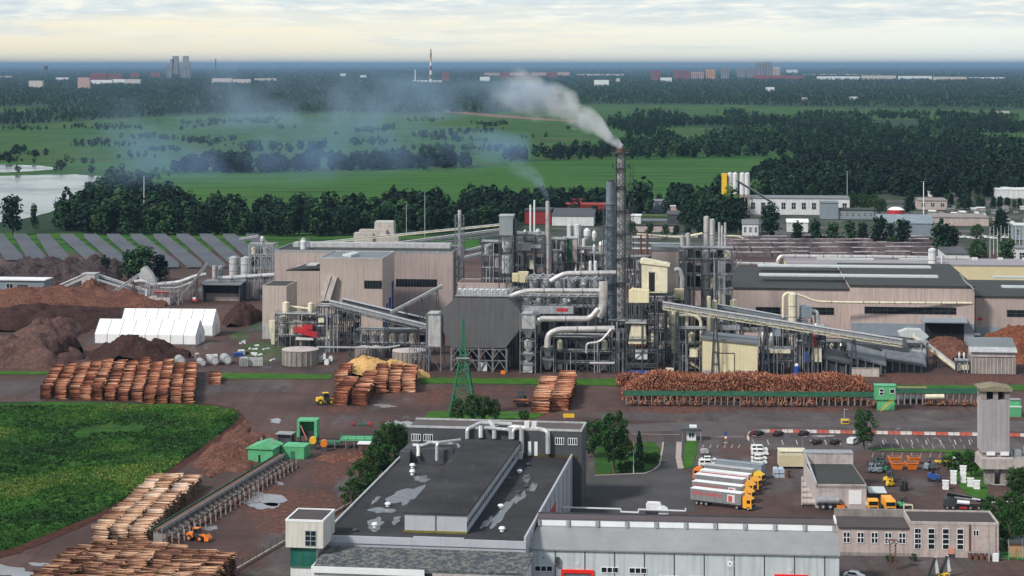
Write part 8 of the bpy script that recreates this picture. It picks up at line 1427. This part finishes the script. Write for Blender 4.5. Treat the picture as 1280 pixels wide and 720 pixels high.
def loader(name, label, px, py, yaw, mat, s=1.0, logs=False):
    t = Th(name, label, 'wheel loader', px, py, yaw=yaw); MB().prism([(0,1.0*s),(.1*s,2.0*s),(1.8*s,2.1*s),(2.0*s,1.0*s)], 'y', .2*s, 2.2*s).put('engine', M[mat], t); MB().prism([(1.9*s,1.2*s),(1.9*s,3.2*s),(3.3*s,3.2*s),(3.6*s,2.2*s),(3.6*s,1.2*s)], 'y', .45*s, 1.95*s).put('cab', M['steeldark'], t); MB().prism([(2.1*s,2.2*s),(2.1*s,3.0*s),(3.15*s,3.0*s),(3.4*s,2.2*s)], 'y', .43*s, 1.97*s).put('cab_glass', M['glass'], t); MB().box(1.8*s, 3.4*s, .4*s, 2.0*s, 3.21*s, 3.35*s).put('cab_roof', M[mat], t)
    for y in (.7, 1.6): MB().bar((3.4*s,y*s,1.8*s),(5.4*s,y*s,1.3*s),.3*s).put('lift_arm', M[mat], t)
    MB().prism([(5.3*s,.3*s),(6.4*s,.3*s),(6.5*s,1.0*s),(5.6*s,1.9*s),(5.3*s,1.7*s)], 'y', .1*s, 2.3*s).put('grapple', M[mat], t)
    for x in (.9, 4.0):
        for y in (-.1, 1.9): o = MB().tube([(x*s,y*s,.8*s),(x*s,(y+.6)*s,.8*s)], .8*s, 16).put('wheel', M['rubber'], t); MB().tube([(x*s,(y-.02)*s,.8*s),(x*s,(y+.02)*s,.8*s)], .4*s, 10).put('rim', M[mat], o)
    if logs: rr = np.random.default_rng(3); n = 26; C = np.stack([5.9*s+rr.uniform(-.6,.6,n), np.full(n,1.2*s), 1.2*s+rr.uniform(-.5,.9,n)], -1); V, Fq, tn = logs_np(C, np.tile([[0,1.,0]], (n,1)), np.full(n,1.9*s), np.full(n,.16), rr.uniform(.3,.8,n)); npmesh('held_logs', V, Fq, LOG, tn, t)
    return t
loader('log_loader', 'dark log loader with yellow arms at the left end of the middle log rows', 397, 507, R(20), 'yellow', 1.15); loader('log_loader', 'black wheel loader seen from the front, between pylon and orange log rows', 646, 503, R(-92), 'steeldark', 1.3, True); loader('log_loader', 'orange loader at the lower end of the diagonal sorter', 232, 676, R(-20), 'orange', .9)
for (x0, y0, x1, y1, n_, l) in ((502,592,275,724,30,'long chain fence on a low kerb between bark yard and lane'),):
    a, b = G(x0, y0), G(x1, y1); d = b-a; t = Th('fence', l, 'fence', x0, y0, yaw=math.atan2(d.y, d.x)); L = d.length
    [MB().box(L*i/n_, L*i/n_+.1, 0, .1, 0, 1.8).put('post', M['steeldark'], t) for i in range(n_+1)]; mb = MB(); [mb.box(0, L, .03, .07, z, z+.05) for z in (.7, 1.2, 1.7)]; mb.put('rail', M['steel'], t); MB().box(0, L, -.3, .3, 0, .3).put('kerb', M['concrete'], t); MB().box(0, L, .8, 1.0, .01, .25).put('second_kerb', M['rust'], t)
for i, (x, yb, yt) in enumerate(((1078,548,520),(940,556,545),(1003,560,546),(753,560,520),(1148,700,655),(1166,564,548),(1120,556,536),(693,512,490),(1055,532,512))): lamp(x, yb, yt, ['thin lamp post beside the dark car park tree','short lamp post at the rounded end of the barrier','short lamp post before the third black car','lamp post over the lawn trees','post before the tall window workshop','lamp post in the empty parking rows','lamp post right of the car park tree','post beside the orange log rows','grey post behind the yellow kiosk'][i], .8, r=.09)
# bottom right machinery and mast
t = Th('lattice_mast', 'rusty lattice mast with a ring of lamps before the pinkish workshop', 'mast', 1116, 712, yaw=0); mb = MB(); z = t.h(676); [mb.box(x-.06, x+.06, y-.06, y+.06, 0, z) for x in (-.6,.6) for y in (-.6,.6)]; [mb.bar((-.6,-.6,z*k/9),(.6,-.6,z*(k+1)/9),.07) for k in range(9)]; [mb.bar((.6,-.6,z*k/9),(.6,.6,z*(k+1)/9),.07) for k in range(9)]; mb.put('lattice', M['rust'], t); [MB().tube([(1.1*math.cos(a),1.1*math.sin(a),z),(1.3*math.cos(a),1.3*math.sin(a)-.2,z-.2)], .22, 8).put('lamp_head', M['galvlight'], t) for a in (0,1.05,2.1,3.14,4.2,5.2)]; MB().lathe(0, 0, [(1.2,z),(1.2,z+.12)], 12).put('ring', M['rust'], t)
for i, (x, y) in enumerate(((1160,724),(1175,722))): t = Th('loading_crane', ['left','right'][i]+' black and white folded crane before the tall windows', 'crane', x, y, yaw=R(12)); MB().bar((0,0,.5),(1.6,0,4.6),.5).put('mast', M['steeldark'], t); MB().bar((1.6,.1,4.6),(2.2,.1,1.2),.6,.5).put('jib', M['plastic'], t); MB().box(-.6, 2.0, -.6, .8, 0, .9).put('base', M['yellow'] if i else M['steeldark'], t); [wheel(t, a, -.7, .4) for a in (0, 1.4)]
t = Th('salmon_bin', 'salmon coloured box at the wall under the tall windows', 'box', 1185, 697, yaw=R(-4)); MB().box(0, 1.5, 0, 1.2, .8, 2.2).put('box', pm('salmon_paint', (.55,.25,.18), .7), t); MB().box(0, 1.5, 0, 1.2, 0, .78).put('base', M['steeldark'], t); t = Th('rusty_heap', 'rusty drum rack right of the salmon box', 'rack', 1210, 700, yaw=R(-4)); [MB().lathe(.6+i*1.3, .6, [(.5,0),(.5,1.4)], 12).put('drum', M['rust'], t) for i in range(4)]; MB().box(-.1, 5.4, 0, 1.3, 1.5, 1.6).put('shelf', M['concrete'], t)
t = Th('white_pillar_box', 'white box and grey column at the corner of the tall window workshop', 'cabinet', 1241, 702, yaw=R(-4)); MB().box(0, 1.3, 0, 1, 0, 1.7).put('cabinet', M['white'], t); MB().tube([(-.8,0,0),(-.8,0,4.4)], .18, 8).put('column', M['galv'], t)
t = Th('green_fence', 'short green mesh fence on the grass at the right edge', 'fence', 1249, 700, yaw=R(-4)); [MB().box(i*2, i*2+.1, 0, .1, 0, 2).put('post', M['green'], t) for i in range(5)]; mb = MB(); [mb.box(0, 8, .03, .06, .3+i*.35, .34+i*.35) for i in range(5)]; mb.put('mesh', M['green'], t)
t = Th('brick_kiosk', 'small brick kiosk with a dark roof at the bottom right corner', 'kiosk', 1262, 697, yaw=R(-4)); walls(t, 'wall', 0, 8, 0, 5, 0, 3.2, pm('orange_brick', (.40,.24,.13), .85)); MB().box(-.5, 8.5, -.5, 5.5, 3.21, 3.6).put('roof', M['darkgrey'], t); [MB().box(a, a+.12, -2, -1.9, 0, 4.6).put('post', M['galv'], t) for a in (-.6, 2.4)]
pipe('overhead_pipe', 'white pipe on posts crossing the trees at the right edge', [(1234,628),(1262,627),(1300,628)], 640, .8, 'white', cat='pipe', supports=(1245, 1280), flanges=False); pipe('overhead_pipe', 'upper thin grey pipe leaving the concrete tower', [(1232,599),(1240,606),(1300,607)], 625, .8, 'galvlight', cat='pipe', supports=(1262,), flanges=False)
t = Th('parked_car', 'white car cut off by the bottom edge beside the white hall', 'car', 1054, 722, yaw=R(-30)); t.o.location.z = 0; MB().prism([(.05,.32),(0,.6),(.08,.92),(.75,.98),(1.1,1.42),(2.7,1.44),(3.35,.95),(4.25,.78),(4.4,.32)], 'y', 0, 1.78).put('body', M['carwhite'], t); MB().prism([(.85,.98),(1.15,1.36),(2.65,1.38),(3.25,.96)], 'y', -.02, 1.8).put('side_window', M['glass'], t); [wheel(t, x, -.05, .33) for x in (.85, 3.45)]
# ================================================================ near trees and hedges
N_ = 'near'
tree(768, 592, 80, 'tall dark green tree in the lawn behind the flagpole', N_, wide=.85, k=0); tree(742, 572, 48, 'lower broad tree at the corner of the warehouse', N_, wide=1.2, k=1); tree(752, 560, 36, 'round tree behind the lower broad tree', N_, wide=1.2, k=2); tree(780, 582, 42, 'tree right of the tall lawn tree', N_, wide=.9, k=3)
tree(799, 576, 36, 'small dark conifer on the lawn near the road', 'conifer', wide=.75); [tree(x, 580-abs(x-812)*.1, 14, ords[i]+' low round hedge bush from the left along the lawn edge', N_, 'hedge bushes along the lawn', 'bush', 'bush', wide=1.5) for i, x in enumerate((806,811,816,820))]
[tree(x, y, h, l+' dark shrub at the flagpole end of the lawn', N_, 'shrubs at the flagpole end', 'bush', 'bush', wide=1.5) for x, y, h, l in ((785,590,14,'tallest'),(795,588,12,'third'),(776,591,13,'leftmost'),(802,589,10,'smallest rightmost'))]
tree(1080, 563, 52, 'dark upright tree standing in the car park', N_, wide=.95, k=2)
[tree(x, y, h, l, N_, wide=w_) for x, y, h, w_, l in ((572,528,30,1.1,'left bushy tree at the foot of the green pylon'),(589,529,36,1.0,'middle bushy tree at the foot of the green pylon'),(606,528,34,1.0,'right bushy tree at the foot of the green pylon'),(618,527,28,1.0,'small tree at the right end of the pylon group'),(655,528,16,1.5,'round bush behind the warehouse ducts'),(1232,542,18,.9,'bush at the foot of the concrete tower'))]
[tree(x, y, h, l, N_, wide=w_) for x, y, h, w_, l in ((498,572,42,1.2,'rear dark tree of the hedge left of the warehouse'),(486,578,52,.9,'tallest dark tree of the hedge left of the warehouse'),(474,586,48,.9,'second tall tree of the hedge left of the warehouse'),(484,602,46,1.2,'middle dark tree of the hedge touching the roof edge'),(466,606,48,1.1,'dark tree beside the lane, centre of the hedge'),(452,624,50,1.1,'thin-stemmed tree in front of the hedge'),(441,636,40,1.2,'nearest dark tree of the hedge by the lane'),(466,626,36,1.2,'low dark tree between lane and roof edge'),(500,560,30,1.2,'small tree at the far end of the hedge'))]
[tree(x, y, h, l, N_, wide=w_) for x, y, h, w_, l in ((1275,628,46,1.3,'large bright green tree at the right edge'),(1262,648,34,1.3,'broad tree below the concrete tower base'),(1196,590,26,1.3,'round green tree behind the white wrapped stacks'),(1184,588,18,1.3,'smaller green tree left of the round one'),(1214,596,34,1.2,'dark tree at the left foot of the concrete tower'),(1240,672,52,1.1,'dark tree at the end of the tall window workshop'),(1262,690,60,1.0,'dark tree over the right edge grass'),(1280,672,54,1.1,'dark tree cut by the right edge'))]
tree(1112, 702, 8, 'weedy bush under the lattice mast', N_, cat='bush', name='bush', wide=2.5); tree(1142, 702, 10, 'weedy bush at the workshop wall', N_, cat='bush', name='bush', wide=1.8)
tree(372, 735, 26, 'dark bush below the corner block', N_, cat='bush', name='bush', wide=1.3)

for L_ in PR.values():
    for o in L_:
        if 'label' not in o:
            for c in list(o.children): bpy.data.objects.remove(c)
            bpy.data.objects.remove(o)
# ================================================================ haze and smoke
def volmat(name, col, dens=None, ani=0.0, absorb=(0, 0, 0)):
    m = bpy.data.materials.new(name); m.use_nodes = True; t = m.node_tree; t.nodes.clear(); v = t.nodes.new('ShaderNodeVolumePrincipled'); o = t.nodes.new('ShaderNodeOutputMaterial')
    v.inputs['Color'].default_value = (*col, 1); v.inputs['Anisotropy'].default_value = ani
    if dens is not None: v.inputs['Density'].default_value = dens
    t.links.new(v.outputs[0], o.inputs['Volume']); return m, t, v
hm, _, _ = volmat('pale_blue_air', (.26, .42, .64), HAZE, .0)
o = MB().box(-95000, 95000, -3000, 182000, -3, 205).put('haze', hm); tag(o, kind='stuff')
def plume(name, pts, rad, dens, scale, thr, col=(.86,.9,.95), seed=0, soft=.45, fade=.75, warp=.5):
    """smoke inside a tapering tube; density falls off from its axis and with distance from the mouth"""
    P = [Vector(p) for p in pts]; a, b = P[0], P[-1]; d = b-a; L = d.length; q = d.to_track_quat('X', 'Z'); qi = q.inverted()
    LP = [qi @ (p-a) for p in P]; mb = MB(); n0 = len(LP); fine = []
    for i in range(n0-1): fine += [LP[i].lerp(LP[i+1], k/4) for k in range(4)]
    fine.append(LP[-1]); rs = [rad[0]+(rad[1]-rad[0])*(max(0, p.x)/L)**.8 for p in fine]; rs[-1] *= .75
    mb.tube(fine, rs, 16); m, t, v = volmat(name+'_density', col, None, .2)
    tc = t.nodes.new('ShaderNodeTexCoord'); s = t.nodes.new('ShaderNodeSeparateXYZ'); n1 = N(t, 'ShaderNodeTexNoise', Scale=scale*.5, Detail=2.0); t.links.new(tc.outputs['Object'], n1.inputs['Vector'])
    mx = t.nodes.new('ShaderNodeVectorMath'); mx.operation = 'MULTIPLY_ADD'; t.links.new(n1.outputs['Color'], mx.inputs[0]); mx.inputs[1].default_value = (0, rad[1]*warp, rad[1]*warp); t.links.new(tc.outputs['Object'], mx.inputs[2])
    off = t.nodes.new('ShaderNodeVectorMath'); off.operation = 'SUBTRACT'; t.links.new(mx.outputs[0], off.inputs[0]); off.inputs[1].default_value = (0, rad[1]*warp*.5, rad[1]*warp*.5); t.links.new(off.outputs[0], s.inputs[0])
    u = mth(t, 'DIVIDE', s.outputs['X'], L, clamp=True); R_ = mth(t, 'MULTIPLY_ADD', mth(t, 'POWER', u, .8), rad[1]-rad[0], rad[0])
    # axis offset follows the bend (quadratic in u)
    mid = LP[n0//2]; ky, kz = mid.y*4, mid.z*4; bend = mth(t, 'MULTIPLY', u, mth(t, 'SUBTRACT', 1.0, u))
    dy = mth(t, 'SUBTRACT', s.outputs['Y'], mth(t, 'MULTIPLY', bend, ky)); dz = mth(t, 'SUBTRACT', s.outputs['Z'], mth(t, 'MULTIPLY', bend, kz))
    rr = mth(t, 'DIVIDE', mth(t, 'SQRT', mth(t, 'ADD', mth(t, 'MULTIPLY', dy, dy), mth(t, 'MULTIPLY', dz, dz))), R_)
    fall = ramp(t, rr, [(.0, 1.0), (soft, .75), (.95, 0.0)], 'EASE')
    mp = N(t, 'ShaderNodeMapping'); mp.inputs['Location'].default_value = (seed*13.1, seed*3, 5); t.links.new(tc.outputs['Object'], mp.inputs[0]); mp.inputs['Scale'].default_value = (.7, 1, 1)
    n2 = N(t, 'ShaderNodeTexNoise', Scale=scale, Detail=5.0, Roughness=.62); t.links.new(mp.outputs[0], n2.inputs['Vector']); lump = ramp(t, n2.outputs['Fac'], [(thr, 0.0), (thr+.22, 1.0)])
    thin = mth(t, 'DIVIDE', rad[0]*2.2, mth(t, 'ADD', R_, rad[0]*1.2)); fd = ramp(t, u, [(0, 1.0), (fade, .75), (1.0, 0.0)])
    den = mth(t, 'MULTIPLY', mth(t, 'MULTIPLY', mth(t, 'MULTIPLY', fall, lump), mth(t, 'MULTIPLY', thin, fd)), dens); t.links.new(den, v.inputs['Density'])
    o = mb.put(name, m); import bmesh; bm = bmesh.new(); bm.from_mesh(o.data); bmesh.ops.recalc_face_normals(bm, faces=bm.faces); bm.to_mesh(o.data); bm.free()
    o.location = a; o.rotation_mode = 'QUATERNION'; o.rotation_quaternion = q; tag(o, kind='stuff'); return o
def A(px, py, Y): return ((px-640)*Y/F, Y, H-(py-HY)*Y/F)
Yc = F*H/(456-HY)
plume('chimney_smoke', [A(776,184,Yc), A(752,166,Yc+6), A(716,138,Yc+20), A(672,122,Yc+30), A(622,112,Yc+40)], (1.4, 12), 1.0, .17, .37, (.93,.97,1.0), seed=1, fade=.85, warp=.8)
plume('drifting_smoke', [A(690,118,Yc+20), A(600,122,Yc+40), A(480,128,Yc+60), A(330,120,Yc+80), A(200,112,Yc+90)], (7, 20), .075, .045, .42, (.52,.74,1.0), seed=2, fade=.8)
plume('drifting_smoke', [A(660,185,Yc+10), A(540,195,Yc+30), A(400,185,Yc+50), A(240,175,Yc+70), A(60,165,Yc+90)], (7, 27), .06, .035, .41, (.42,.66,1.0), seed=3, fade=.8)
Ys = F*H/(436-HY)
plume('stack_smoke', [A(684.5,250,Ys), A(680,238,Ys+3), A(672,224,Ys+8), A(656,212,Ys+14), A(628,203,Ys+20)], (.9, 6.5), .18, .22, .32, (.55,.72,.92), seed=4)
